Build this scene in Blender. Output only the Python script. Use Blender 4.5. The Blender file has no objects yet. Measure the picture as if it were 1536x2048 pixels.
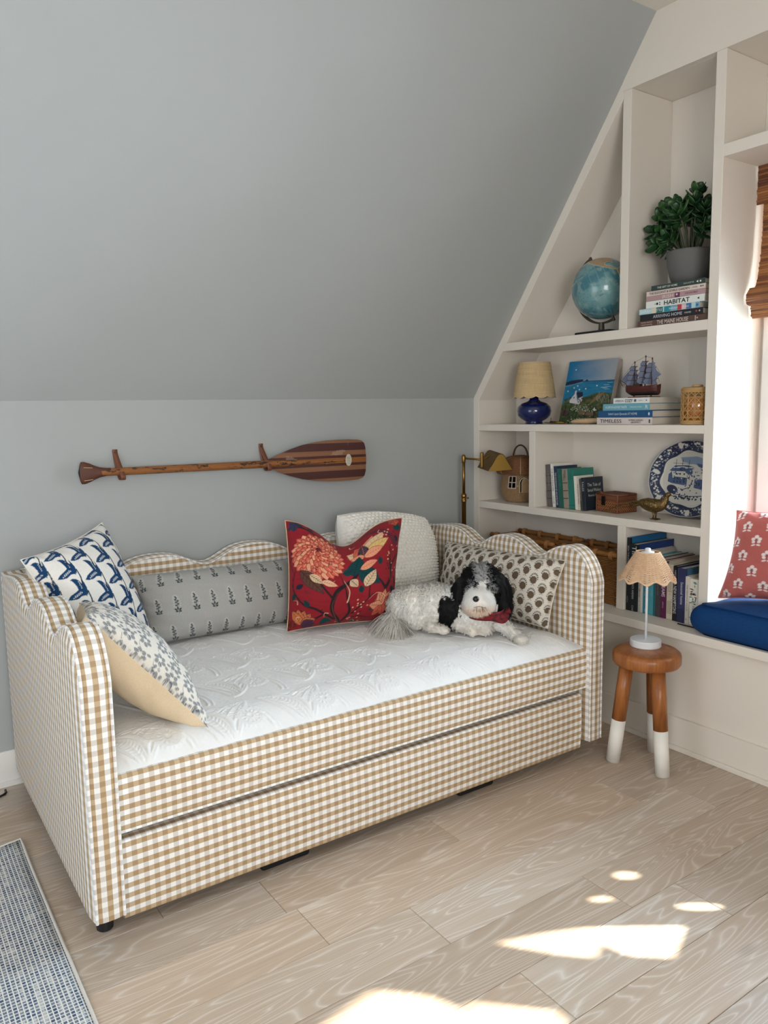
import bpy, bmesh, math, random
import numpy as np
from mathutils import Matrix, Vector

scene = bpy.context.scene
COL = scene.collection
PI = math.pi

# ------------------------------------------------------------------ camera
cam_data = bpy.data.cameras.new('camera')
cam = bpy.data.objects.new('camera', cam_data)
COL.objects.link(cam)
cam_data.sensor_fit = 'VERTICAL'
cam_data.sensor_height = 36.0
cam_data.sensor_width = 27.0
cam_data.lens = 1551.66 / 2048 * 36.0
cam_data.clip_start = 0.05
cam.matrix_world = Matrix(((0.82371916, 0.08661962, -0.56034257, -2.94366),
                           (-0.56672253, 0.09497429, -0.81841643, -3.37942),
                           (-0.01767278, 0.99170405, 0.12732143, 1.48934),
                           (0, 0, 0, 1)))
scene.camera = cam

# ------------------------------------------------------------------ world, sun, window light, exposure
world = bpy.data.worlds.new('world')
scene.world = world
world.use_nodes = True
wn = world.node_tree
bg = wn.nodes['Background']
bg.inputs[0].default_value = (0.62, 0.78, 1.0, 1)
bg.inputs[1].default_value = 1.0
scene.view_settings.view_transform = 'Standard'
scene.view_settings.look = 'None'
scene.view_settings.gamma = 1.0
scene.view_settings.use_curve_mapping = False
scene.view_settings.exposure = 0.66


def area_light(name, loc, target, sx, sy, power, col):
    d = bpy.data.lights.new(name, 'AREA')
    d.shape = 'RECTANGLE'; d.size = sx; d.size_y = sy
    d.energy = power; d.color = col
    o = bpy.data.objects.new(name, d); COL.objects.link(o)
    o.location = loc
    o.rotation_euler = (Vector(target) - Vector(loc)).to_track_quat('-Z', 'Y').to_euler()
    return o


SUN_DIR = Vector((-0.80, 0.50, -0.66)).normalized()
sd = bpy.data.lights.new('sun_offscreen', 'SUN'); sd.energy = 16.0; sd.angle = 0.012; sd.color = (1.0, 0.93, 0.80)
so = bpy.data.objects.new('sun_offscreen', sd); COL.objects.link(so)
so.location = (4, -6, 5)
so.rotation_euler = SUN_DIR.to_track_quat('-Z', 'Y').to_euler()
# daylight: the nook window at the right of the picture, and the windows to the left of and behind the camera
area_light('nook_window_offscreen', (1.45, -1.95, 1.40), (-1.5, -1.85, 1.0), 0.96, 1.5, 260, (0.66, 0.84, 1.0))
area_light('window_left_offscreen', (-4.42, -1.75, 1.50), (-1.0, -1.5, 1.1), 1.6, 1.6, 11, (1.0, 0.98, 0.95))
area_light('window_behind_offscreen', (-3.1, -5.32, 1.65), (-2.0, 0.0, 1.0), 1.7, 1.6, 60, (1.0, 0.97, 0.92))


# ------------------------------------------------------------------ helpers
def lin(c):
    """sRGB 0-255 triple -> linear"""
    out = []
    for v in c[:3]:
        v = v / 255.0
        out.append(v / 12.92 if v <= 0.04045 else ((v + 0.055) / 1.055) ** 2.4)
    return tuple(out)


def linA(a):
    a = np.asarray(a, float) / 255.0
    return np.where(a <= 0.04045, a / 12.92, ((a + 0.055) / 1.055) ** 2.4)


MATS = {}


class NT:
    """tiny node-tree helper"""
    def __init__(self, name):
        self.m = bpy.data.materials.new(name); self.m.use_nodes = True
        self.t = self.m.node_tree; self.n = self.t.nodes
        self.b = self.n['Principled BSDF']

    def add(self, typ, **kw):
        n = self.n.new(typ)
        for k, v in kw.items():
            if k.startswith('i_'):
                key = k[2:]
                key = int(key) if key.isdigit() else key.replace('_', ' ')
                n.inputs[key].default_value = v
            else:
                setattr(n, k, v)
        return n

    def link(self, a, b):
        self.t.links.new(a, b)

    def math(self, op, a, b=None, c=None):
        n = self.n.new('ShaderNodeMath'); n.operation = op
        for i, v in enumerate((a, b, c)):
            if v is None: continue
            if isinstance(v, (int, float)): n.inputs[i].default_value = v
            else: self.link(v, n.inputs[i])
        return n.outputs[0]

    def mix(self, fac, a, b, blend='MIX'):
        n = self.n.new('ShaderNodeMix'); n.data_type = 'RGBA'; n.blend_type = blend
        for sock, v in ((n.inputs[0], fac), (n.inputs[6], a), (n.inputs[7], b)):
            if isinstance(v, (int, float)): sock.default_value = v
            elif isinstance(v, tuple): sock.default_value = (*v[:3], 1)
            else: self.link(v, sock)
        return n.outputs[2]

    def ramp(self, fac, stops):
        n = self.n.new('ShaderNodeValToRGB')
        e = n.color_ramp.elements
        while len(e) < len(stops): e.new(0.5)
        for el, (p, c) in zip(e, stops):
            el.position = p; el.color = (*c[:3], 1)
        self.link(fac, n.inputs[0])
        return n.outputs[0]

    def coord(self, kind='Object', scale=None, rot=None):
        tc = self.n.new('ShaderNodeTexCoord')
        out = tc.outputs[kind]
        if scale is not None or rot is not None:
            mp = self.n.new('ShaderNodeMapping')
            if scale is not None: mp.inputs['Scale'].default_value = scale
            if rot is not None: mp.inputs['Rotation'].default_value = rot
            self.link(out, mp.inputs[0]); out = mp.outputs[0]
        return out

    def noise(self, vec, scale, detail=3, rough=0.5, dist=0.0):
        n = self.add('ShaderNodeTexNoise')
        n.inputs['Scale'].default_value = scale; n.inputs['Detail'].default_value = detail
        n.inputs['Roughness'].default_value = rough; n.inputs['Distortion'].default_value = dist
        if vec is not None: self.link(vec, n.inputs['Vector'])
        return n.outputs[0]

    def bump(self, h, strength=0.3, dist=0.002):
        n = self.add('ShaderNodeBump')
        n.inputs['Strength'].default_value = strength; n.inputs['Distance'].default_value = dist
        self.link(h, n.inputs['Height']); self.link(n.outputs[0], self.b.inputs['Normal'])

    def base(self, v):
        if isinstance(v, tuple): self.b.inputs['Base Color'].default_value = (*v[:3], 1)
        else: self.link(v, self.b.inputs['Base Color'])

    def set(self, rough=0.5, metal=0.0, sheen=0.0, spec=None, coat=0.0):
        self.b.inputs['Roughness'].default_value = rough
        self.b.inputs['Metallic'].default_value = metal
        if sheen: self.b.inputs['Sheen Weight'].default_value = sheen
        if spec is not None: self.b.inputs['Specular IOR Level'].default_value = spec
        if coat:
            self.b.inputs['Coat Weight'].default_value = coat
            self.b.inputs['Coat Roughness'].default_value = 0.08


def plain(name, rgb, rough=0.5, metal=0.0, var=0.06, nscale=30, bump=0.0, bdist=0.001, spec=None, coat=0.0, sheen=0.0):
    """procedural material: base colour modulated by noise, optional relief"""
    if name in MATS: return MATS[name]
    t = NT(name); v = t.coord('Object')
    n = t.noise(v, nscale, 4)
    c = lin(rgb)
    a = tuple(min(1, x * (1 + var)) for x in c); b = tuple(x * (1 - var) for x in c)
    t.base(t.mix(n, b, a)); t.set(rough, metal, spec=spec, coat=coat, sheen=sheen)
    if bump: t.bump(t.noise(v, nscale * 4, 3), bump, bdist)
    MATS[name] = t.m
    return t.m


def attr_mat(name, rough=0.8, sheen=0.0, weave=0.0, wscale=900, spec=None, coat=0.0, metal=0.0):
    """material whose colour is the mesh's printed colour attribute 'print'"""
    if name in MATS: return MATS[name]
    t = NT(name)
    a = t.add('ShaderNodeAttribute', attribute_name='print')
    v = t.coord('Object')
    n = t.noise(v, 260, 3)
    t.base(t.mix(t.math('MULTIPLY', n, 0.22), a.outputs[0], (0, 0, 0), 'MIX') if weave else a.outputs[0])
    t.set(rough, metal, sheen=sheen, spec=spec, coat=coat)
    if weave: t.bump(t.noise(v, wscale, 2), weave, 0.0008)
    MATS[name] = t.m
    return t.m


def link_obj(name, me, mat=None, parent=None, loc=None, rot=None):
    o = bpy.data.objects.new(name, me)
    COL.objects.link(o)
    if mat is not None and me is not None:
        for mm in (mat if isinstance(mat, (list, tuple)) else [mat]): me.materials.append(mm)
    if parent is not None: o.parent = parent
    if loc is not None: o.location = loc
    if rot is not None: o.rotation_euler = rot
    return o


def tag(o, label=None, cat=None, group=None, kind=None):
    if label: o['label'] = label
    if cat: o['category'] = cat
    if group: o['group'] = group
    if kind: o['kind'] = kind
    return o


def thing(name, label, cat, loc=(0, 0, 0), rot=(0, 0, 0), group=None, kind=None):
    o = bpy.data.objects.new(name, None); COL.objects.link(o)
    o.empty_display_size = 0.05
    o.location = loc; o.rotation_euler = rot
    return tag(o, label, cat, group, kind)


def mesh_np(name, V, F, smooth=True, uv=None, col=None):
    """mesh from numpy verts and list/array of faces; uv per vertex; col per vertex linear rgb"""
    me = bpy.data.meshes.new(name)
    V = np.asarray(V, float)
    if isinstance(F, np.ndarray) and F.ndim == 2:
        nf, k = F.shape
        me.vertices.add(len(V)); me.vertices.foreach_set('co', V.ravel())
        me.loops.add(nf * k); me.loops.foreach_set('vertex_index', F.ravel().astype(np.int32))
        me.polygons.add(nf)
        me.polygons.foreach_set('loop_start', np.arange(0, nf * k, k, dtype=np.int32))
        me.update(calc_edges=True)
    else:
        me.from_pydata([tuple(v) for v in V], [], [tuple(f) for f in F])
    me.validate(clean_customdata=False)
    if smooth: me.polygons.foreach_set('use_smooth', np.ones(len(me.polygons), bool))
    if uv is not None:
        lay = me.uv_layers.new(name='UVMap')
        vi = np.empty(len(me.loops), np.int32); me.loops.foreach_get('vertex_index', vi)
        lay.data.foreach_set('uv', np.asarray(uv, np.float32)[vi].ravel())
    if col is not None:
        c = np.ones((len(V), 4), np.float32); c[:, :3] = col
        at = me.color_attributes.new('print', 'FLOAT_COLOR', 'POINT')
        at.data.foreach_set('color', c.ravel())
    me.update()
    return me


def grid_faces(nu, nv, wrap_u=False, wrap_v=False, off=0, flip=False):
    """verts indexed i*nv+j"""
    iu = np.arange(nu if wrap_u else nu - 1); jv = np.arange(nv if wrap_v else nv - 1)
    I, J = np.meshgrid(iu, jv, indexing='ij')
    a = I * nv + J; b = ((I + 1) % nu) * nv + J
    c = ((I + 1) % nu) * nv + (J + 1) % nv; d = I * nv + (J + 1) % nv
    q = np.stack([a, b, c, d], -1).reshape(-1, 4) + off
    return q[:, ::-1].copy() if flip else q


class MB:
    """collects pieces of one part"""
    def __init__(self):
        self.V = []; self.F = []; self.n = 0

    def add(self, V, F):
        V = [tuple(v) for v in V]
        self.V += V; self.F += [tuple(int(i) + self.n for i in f) for f in F]; self.n += len(V)
        return self

    def box(self, x0, x1, y0, y1, z0, z1):
        V = [(x, y, z) for x in (x0, x1) for y in (y0, y1) for z in (z0, z1)]
        return self.add(V, [(0, 1, 3, 2), (4, 6, 7, 5), (0, 4, 5, 1), (2, 3, 7, 6), (0, 2, 6, 4), (1, 5, 7, 3)])

    def tube(self, pts, r, n=8, cap=True, closed=False):
        V, F = tube_geo(pts, r, n, cap, closed)
        return self.add(V, F)

    def lathe(self, prof, n=32, center=(0, 0, 0)):
        V, F = lathe_geo(prof, n)
        V = V + np.array(center)
        return self.add(V, F)

    def ball(self, c, r, n=10, m=7):
        prof = [(max(1e-4, math.sin(PI * k / m)), -math.cos(PI * k / m)) for k in range(m + 1)]
        V, F = lathe_geo(prof, n)
        r = np.array(r if hasattr(r, '__len__') else (r, r, r))
        return self.add(V * r + np.array(c), F)

    def build(self, name, mat, parent=None, smooth=False, bevel=0.0, loc=None, rot=None, seg=2):
        me = bpy.data.meshes.new(name)
        me.from_pydata(self.V, [], self.F); me.update()
        if bevel:
            bm = bmesh.new(); bm.from_mesh(me)
            bmesh.ops.remove_doubles(bm, verts=bm.verts, dist=1e-6)
            eds = [e for e in bm.edges if len(e.link_faces) == 2 and e.calc_face_angle(0) > 0.6]
            bmesh.ops.bevel(bm, geom=eds, offset=bevel, segments=seg, profile=0.5, affect='EDGES')
            bm.to_mesh(me); bm.free()
        else:
            bm = bmesh.new(); bm.from_mesh(me)
            bmesh.ops.recalc_face_normals(bm, faces=bm.faces)
            bm.to_mesh(me); bm.free()
        if smooth: me.polygons.foreach_set('use_smooth', np.ones(len(me.polygons), bool))
        return link_obj(name, me, mat, parent, loc, rot)


def frames(P, closed=False):
    P = np.asarray(P, float)
    if closed: T = np.roll(P, -1, 0) - np.roll(P, 1, 0)
    else: T = np.gradient(P, axis=0)
    T /= np.linalg.norm(T, axis=1)[:, None] + 1e-12
    up = np.array([0, 0, 1.0]) if abs(T[0][2]) < 0.9 else np.array([1.0, 0, 0])
    N = np.zeros_like(P); B = np.zeros_like(P)
    nrm = up - T[0] * (up @ T[0]); nrm /= np.linalg.norm(nrm)
    for i in range(len(P)):
        nrm = nrm - T[i] * (nrm @ T[i]); nrm /= np.linalg.norm(nrm) + 1e-12
        N[i] = nrm; B[i] = np.cross(T[i], nrm)
    return T, N, B


def tube_geo(pts, r, n=8, cap=True, closed=False):
    P = np.asarray(pts, float); T, N, B = frames(P, closed)
    r = np.broadcast_to(np.asarray(r, float), (len(P),))
    a = np.arange(n) / n * 2 * PI
    V = (P[:, None] + r[:, None, None] * (np.cos(a)[None, :, None] * N[:, None] + np.sin(a)[None, :, None] * B[:, None])).reshape(-1, 3)
    F = [tuple(f) for f in grid_faces(len(P), n, wrap_u=closed, wrap_v=True)]
    if cap and not closed:
        F.append(tuple(range(n))[::-1]); F.append(tuple(range((len(P) - 1) * n, len(P) * n)))
    return V, F


def lathe_geo(prof, n=32):
    prof = np.asarray(prof, float)
    a = np.arange(n) / n * 2 * PI
    V = np.stack([prof[:, 0][:, None] * np.cos(a), prof[:, 0][:, None] * np.sin(a),
                  np.broadcast_to(prof[:, 1][:, None], (len(prof), n))], -1).reshape(-1, 3)
    F = [tuple(f) for f in grid_faces(len(prof), n, wrap_v=True)]
    F = [f[::-1] for f in F]
    if prof[0, 0] > 1e-3: F.append(tuple(range(n))[::-1])
    if prof[-1, 0] > 1e-3: F.append(tuple(range((len(prof) - 1) * n, len(prof) * n)))
    return V, F


def box(name, x0, x1, y0, y1, z0, z1, mat, parent=None, bevel=0.0, label=None, kind=None):
    o = MB().box(x0, x1, y0, y1, z0, z1).build(name, mat, parent, bevel=bevel)
    return tag(o, label, kind=kind)


def catmull(pts, n=8, closed=False):
    P = np.asarray(pts, float); out = []
    m = len(P); rng = range(m if closed else m - 1)
    for i in rng:
        if closed: p0, p1, p2, p3 = P[(i - 1) % m], P[i], P[(i + 1) % m], P[(i + 2) % m]
        else: p0, p1, p2, p3 = P[max(i - 1, 0)], P[i], P[i + 1], P[min(i + 2, m - 1)]
        for k in range(n):
            t = k / n
            out.append(0.5 * ((2 * p1) + (-p0 + p2) * t + (2 * p0 - 5 * p1 + 4 * p2 - p3) * t * t + (-p0 + 3 * p1 - 3 * p2 + p3) * t ** 3))
    if not closed: out.append(P[-1])
    return np.array(out)


def prism(outline, axis, a, b):
    """extrude closed 2D outline along axis between a and b; outline in the two other axes (cyclic order kept: x->(y,z), y->(x,z), z->(x,y))"""
    n = len(outline); V = []
    for t in (a, b):
        for (p, q) in outline:
            V.append({'x': (t, p, q), 'y': (p, t, q), 'z': (p, q, t)}[axis])
    F = [tuple(range(n)), tuple(range(n, 2 * n))[::-1]] + [(i, i + n, (i + 1) % n + n, (i + 1) % n) for i in range(n)]
    return V, F


class Canvas:
    """paints flat fabric / ceramic prints; sampled into mesh colour attributes. coords: x right, y up, in units of w,h"""
    def __init__(self, w, h, res, color):
        self.w, self.h = w, h; self.res = res
        self.nx, self.ny = int(w * res), int(h * res)
        self.A = np.empty((self.ny, self.nx, 3), np.float32); self.A[:] = color

    def _win(self, x0, x1, y0, y1):
        i0 = max(0, int(math.floor(x0 * self.res))); i1 = min(self.nx, int(math.ceil(x1 * self.res)) + 1)
        j0 = max(0, int(math.floor(y0 * self.res))); j1 = min(self.ny, int(math.ceil(y1 * self.res)) + 1)
        if i1 <= i0 or j1 <= j0: return None
        X, Y = np.meshgrid((np.arange(i0, i1) + 0.5) / self.res, (np.arange(j0, j1) + 0.5) / self.res)
        return (slice(j0, j1), slice(i0, i1)), X, Y

    def paint(self, win, mask, color, alpha=1.0):
        s = self.A[win]; m = (mask * alpha)[..., None].astype(np.float32)
        self.A[win] = s * (1 - m) + np.asarray(color, np.float32) * m

    def ellipse(self, cx, cy, rx, ry, color, rot=0.0, alpha=1.0):
        R = max(rx, ry); w = self._win(cx - R, cx + R, cy - R, cy + R)
        if w is None: return
        win, X, Y = w; c, s = math.cos(rot), math.sin(rot)
        x = (X - cx) * c + (Y - cy) * s; y = -(X - cx) * s + (Y - cy) * c
        d = np.sqrt((x / rx) ** 2 + (y / ry) ** 2)
        self.paint(win, np.clip((1 - d) * min(rx, ry) * self.res + 0.5, 0, 1), color, alpha)

    def poly(self, pts, color, alpha=1.0):
        P = np.asarray(pts, float)
        w = self._win(P[:, 0].min(), P[:, 0].max(), P[:, 1].min(), P[:, 1].max())
        if w is None: return
        win, X, Y = w; m = np.zeros(X.shape, bool)
        Q = np.roll(P, -1, 0)
        for (x1, y1), (x2, y2) in zip(P, Q):
            if y1 == y2: continue
            m ^= ((y1 > Y) != (y2 > Y)) & (X < (x2 - x1) * (Y - y1) / (y2 - y1) + x1)
        self.paint(win, m.astype(np.float32), color, alpha)

    def stroke(self, pts, width, color, alpha=1.0, taper=False):
        P = np.asarray(pts, float)
        k = len(P) - 1
        for i in range(k):
            w = width * (1 - 0.85 * i / max(1, k - 1)) if taper else width
            (x1, y1), (x2, y2) = P[i], P[i + 1]
            ww = self._win(min(x1, x2) - w, max(x1, x2) + w, min(y1, y2) - w, max(y1, y2) + w)
            if ww is None: continue
            win, X, Y = ww
            dx, dy = x2 - x1, y2 - y1; L = dx * dx + dy * dy + 1e-12
            t = np.clip(((X - x1) * dx + (Y - y1) * dy) / L, 0, 1)
            d = np.hypot(X - x1 - t * dx, Y - y1 - t * dy)
            self.paint(win, np.clip((w / 2 - d) * self.res + 0.5, 0, 1), color, alpha)

    def sample(self, u, v):
        """u,v in 0..1 -> colours"""
        x = np.clip(np.asarray(u) * self.nx - 0.5, 0, self.nx - 1.001); y = np.clip(np.asarray(v) * self.ny - 0.5, 0, self.ny - 1.001)
        i = x.astype(int); j = y.astype(int); fx = (x - i)[..., None]; fy = (y - j)[..., None]
        i2 = np.minimum(i + 1, self.nx - 1); j2 = np.minimum(j + 1, self.ny - 1)
        return (self.A[j, i] * (1 - fx) * (1 - fy) + self.A[j, i2] * fx * (1 - fy) + self.A[j2, i] * (1 - fx) * fy + self.A[j2, i2] * fx * fy)


def vnoise(X, Y, seed=0, oct=3):
    """smooth value noise on arrays"""
    rng = np.random.RandomState(seed); T = rng.rand(64, 64); out = 0; amp = 1; tot = 0
    for o in range(oct):
        x = X * 2 ** o; y = Y * 2 ** o
        i = np.floor(x).astype(int); j = np.floor(y).astype(int); fx = x - i; fy = y - j
        fx = fx * fx * (3 - 2 * fx); fy = fy * fy * (3 - 2 * fy)
        g = lambda a, b: T[a % 64, b % 64]
        out = out + amp * (g(i, j) * (1 - fx) * (1 - fy) + g(i + 1, j) * fx * (1 - fy) + g(i, j + 1) * (1 - fx) * fy + g(i + 1, j + 1) * fx * fy)
        tot += amp; amp *= 0.5
    return out / tot


def text_mesh(body, size=0.02, extrude=0.0003, bold=0.0, spacing=1.0, xscale=1.0):
    """returns mesh of lettering in the XY plane, centred on origin, with its width,height"""
    cu = bpy.data.curves.new('lettering', 'FONT'); cu.body = body; cu.size = size
    cu.extrude = extrude; cu.offset = bold; cu.space_character = spacing
    cu.align_x = 'LEFT'; cu.resolution_u = 3
    ob = bpy.data.objects.new('lettering', cu); COL.objects.link(ob)
    dg = bpy.context.evaluated_depsgraph_get()
    me = bpy.data.meshes.new_from_object(ob.evaluated_get(dg))
    bpy.data.objects.remove(ob); bpy.data.curves.remove(cu)
    co = np.empty(len(me.vertices) * 3); me.vertices.foreach_get('co', co); co = co.reshape(-1, 3)
    mn, mx = co.min(0), co.max(0); co -= (mn + mx) / 2; co[:, 0] *= xscale
    me.vertices.foreach_set('co', co.ravel()); me.update()
    return me, (mx - mn) * np.array([xscale, 1, 1])

# ================================================================== setting
def wall_paint(name, rgb, rough=0.75):
    t = NT(name); v = t.coord('Object')
    n = t.noise(v, 2.5, 3); c = lin(rgb)
    t.base(t.mix(n, tuple(x * 0.97 for x in c), tuple(min(1, x * 1.03) for x in c)))
    t.set(rough, spec=0.3); t.bump(t.noise(v, 180, 3), 0.06, 0.0006)
    MATS[name] = t.m
    return t.m


M_SLOPE = wall_paint('grey_green_paint', (168, 171, 170))
M_CREAM = wall_paint('cream_paint', (225, 217, 206), 0.5)
M_CEIL = wall_paint('ceiling_paint', (226, 221, 210))
M_TRIM = wall_paint('white_trim_paint', (226, 224, 220), 0.4)

X0, Y0, ZC = -4.3, -5.2, 3.137
SL = 1.351                     # pitch of the sloped ceiling
ZK = 1.56                      # height of the knee wall


def struct(name, V, F, mat):
    o = MB().add(V, F).build(name, mat)
    return tag(o, kind='structure')


# floor: slab with oak planks as children
floor = box('floor', X0 - 0.1, 0.5, Y0 - 0.1, 0.1, -0.06, -0.0125, plain('subfloor', (60, 50, 40), 0.9), kind='structure')
t = NT('limed_oak')
oi = t.add('ShaderNodeObjectInfo')
tc = t.coord('Object')
off = t.add('ShaderNodeVectorMath', operation='SCALE'); off.inputs[0].default_value = (17.3, 5.1, 0); t.link(oi.outputs['Random'], off.inputs['Scale'])
ad = t.add('ShaderNodeVectorMath', operation='ADD'); t.link(tc, ad.inputs[0]); t.link(off.outputs[0], ad.inputs[1])
mp = t.add('ShaderNodeMapping'); mp.inputs['Scale'].default_value = (0.75, 7.0, 1.0); t.link(ad.outputs[0], mp.inputs[0])
big = t.noise(mp.outputs[0], 1.25, 2, 0.45, 0.6)
rings = t.math('FRACT', t.math('MULTIPLY', big, 20.0))
ring_l = t.math('POWER', t.math('ABSOLUTE', t.math('SUBTRACT', t.math('MULTIPLY', rings, 2.0), 1.0)), 4.0)
mp2 = t.add('ShaderNodeMapping'); mp2.inputs['Scale'].default_value = (4.0, 150.0, 1.0); t.link(ad.outputs[0], mp2.inputs[0])
fine = t.noise(mp2.outputs[0], 1.0, 4, 0.6)
mp3 = t.add('ShaderNodeMapping'); mp3.inputs['Scale'].default_value = (1.2, 3.0, 1.0); t.link(ad.outputs[0], mp3.inputs[0])
cloud = t.noise(mp3.outputs[0], 1.5, 3, 0.5)
c0 = t.mix(cloud, lin((186, 166, 146)), lin((208, 192, 174)))
c1 = t.mix(t.math('MULTIPLY', fine, 0.62), c0, lin((150, 127, 105)))
c2 = t.mix(t.math('MULTIPLY', t.math('MULTIPLY', ring_l, fine), 0.85), c1, lin((232, 225, 216)))
vor = t.add('ShaderNodeTexVoronoi'); vor.inputs['Scale'].default_value = 1.0
mp4 = t.add('ShaderNodeMapping'); mp4.inputs['Scale'].default_value = (1.3, 3.4, 1.0); t.link(ad.outputs[0], mp4.inputs[0]); t.link(mp4.outputs[0], vor.inputs['Vector'])
knot = t.ramp(vor.outputs['Distance'], [(0.0, (1, 1, 1)), (0.035, (0.6, 0.6, 0.6)), (0.075, (0, 0, 0))])
c3 = t.mix(t.math('MULTIPLY', knot, 0.45), c2, lin((120, 104, 90)))
c4 = t.mix(1.0, c3, oi.outputs['Color'], 'MULTIPLY')
t.base(c4); t.set(0.42, spec=0.4)
t.bump(t.math('ADD', fine, t.math('MULTIPLY', ring_l, 0.5)), 0.10, 0.0008)
M_OAK = t.m

rnd = random.Random(5)
PW = 0.1965
ends = {0: [-1.98, -1.304], 1: [-0.575], 2: [-1.667, -0.38], 3: [-1.124], 4: [-1.591, -0.917], 5: [-2.3]}
plank_meshes = {}
for r in range(-7, 20):
    ya = -1.22 - r * PW; yb_ = ya - PW
    ya = min(ya, 0.02)
    if ya <= yb_ + 0.02: continue
    known = ends.get(r, [])
    cuts = [0.0] if r < -2 else [0.40]
    cuts += sorted(known, reverse=True)
    x = cuts[-1]
    if not known: x -= rnd.uniform(0.3, 1.3); cuts.append(x)
    while x > X0 + 0.3:
        x -= rnd.uniform(1.1, 1.9); cuts.append(max(x, X0))
    for k in range(len(cuts) - 1):
        xa, xb = cuts[k], cuts[k + 1]; L = xa - xb - 0.0012; W = ya - yb_ - 0.0012
        o = MB().box(-L / 2, L / 2, -W / 2, W / 2, -0.012, 0.0).build('plank', M_OAK, floor, bevel=0.0012, seg=1)
        o.location = ((xa + xb) / 2, (ya + yb_) / 2, 0)
        g = rnd.uniform(0.86, 1.04); w = rnd.uniform(-0.025, 0.035)
        if r == 2 and abs(xa + 0.38) < .01: g, w = 1.13, -0.035
        if r == 4 and abs(xa + 0.917) < .01: g, w = 1.08, -0.03
        if r == 1 and xa < 0: g, w = 0.99, 0.03
        if r == 0 and k == 0: g, w = 0.95, 0.02
        if r == 3 and k == 0: g, w = 0.97, 0.01
        o.color = (g * (1 + w), g, g * (1 - w), 1)

# knee wall behind the daybed, sloped wall, ceiling, far walls
struct('wall_back', *prism([(X0, -0.1), (0.45, -0.1), (0.45, ZK), (X0, ZK)], 'y', 0.0, 0.12), M_SLOPE)
yt = -(ZC - ZK) / SL
struct('wall_sloped', *prism([(0.0, ZK), (yt, ZC), (yt, ZC + 0.15), (0.15, ZK)], 'x', X0, 0.45), M_SLOPE)
box('ceiling', X0 - 0.1, 0.45, Y0 - 0.1, yt, ZC, ZC + 0.1, M_CEIL, kind='structure')
# left wall with a window opening (light from the left), wall behind camera with a window opening
lw = MB()
lw.box(X0 - 0.1, X0, Y0 - 0.1, -2.6, -0.1, ZC + .1); lw.box(X0 - 0.1, X0, -0.9, 0.1, -0.1, ZC + .1)
lw.box(X0 - 0.1, X0, -2.6, -0.9, -0.1, 0.6); lw.box(X0 - 0.1, X0, -2.6, -0.9, 2.4, ZC + .1)
tag(lw.build('wall_left', M_SLOPE), kind='structure')
bw = MB()
bw.box(X0, -3.95, Y0 - 0.1, Y0, -0.1, ZC + .1); bw.box(-2.25, 0.45, Y0 - 0.1, Y0, -0.1, ZC + .1)
bw.box(-3.95, -2.25, Y0 - 0.1, Y0, -0.1, 0.8); bw.box(-3.95, -2.25, Y0 - 0.1, Y0, 2.5, ZC + .1)
tag(bw.build('wall_front', M_SLOPE), kind='structure')
for nm, b in (('window_2', ('x', X0 - 0.06, -2.6, -0.9, 0.6, 2.4)), ('window_3', ('y', Y0 - 0.06, -3.95, -2.25, 0.8, 2.5))):
    ax, c, a0, a1, z0, z1 = b; fr = MB()
    for (p, q, r0, r1) in ((a0, a0 + .06, z0, z1), (a1 - .06, a1, z0, z1), (a0, a1, z0, z0 + .06), (a0, a1, z1 - .06, z1),
                           ((a0 + a1) / 2 - .02, (a0 + a1) / 2 + .02, z0, z1), (a0, a1, (z0 + z1) / 2 - .02, (z0 + z1) / 2 + .02)):
        if ax == 'x': fr.box(c, c + .04, p, q, r0, r1)
        else: fr.box(p, q, c, c + .04, r0, r1)
    tag(fr.build(nm, M_TRIM), kind='structure')

# baseboard along the knee wall
bb = MB(); bb.box(X0, -0.06, -0.016, 0.0, 0.0, 0.147); bb.box(X0, -0.06, -0.026, -0.016, 0.0, 0.022)
tag(bb.build('baseboard_back', M_TRIM, bevel=0.002, seg=1), kind='structure')

# ------------------------------------------------------------------ right wall: above the bookcase, around the nook, beyond it
NY0, NY1 = -1.497, -2.34        # nook opening
wr = MB()
wr.add(*prism([(-1.0048, 2.8728), (NY1, 2.8728), (NY1, ZC + .02), (yt - 0.012, ZC + .02), (-1.0048, 2.9185)], 'x', 0.0, 0.03))
tag(wr.build('wall_right', M_CREAM), kind='structure')


def wall_piece(x0, x1, y0, y1, z0, z1):
    box('wall_right', x0, x1, y0, y1, z0, z1, M_CREAM, kind='structure')


wall_piece(0.0, 0.03, Y0, -3.75, -0.1, ZC + .02); wall_piece(0.33, 0.43, Y0, -3.75, -0.1, ZC + .02); wall_piece(0.0, 0.03, -3.75, NY1 - 0.0, 2.25, ZC + .02)
wall_piece(0.0, 0.03, -3.75, NY1 - 0.0, -0.1, 0.62); wall_piece(0.0, 0.03, -2.36, NY1 - 0.0, 0.62, 2.25)
wall_piece(0.33, 0.43, -2.55, -2.24, -0.1, ZC + .02)
wall_piece(0.33, 0.43, -3.75, -2.55, -0.1, 0.85); wall_piece(0.33, 0.43, -3.75, -2.55, 2.25, ZC + .02)
wall_piece(0.33, 0.43, -2.24, 0.05, -0.1, 0.66); wall_piece(0.33, 0.43, -1.60, 0.05, 0.66, ZC + .02); wall_piece(0.33, 0.43, -2.24, -1.60, 2.46, ZC + .02)

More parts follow.
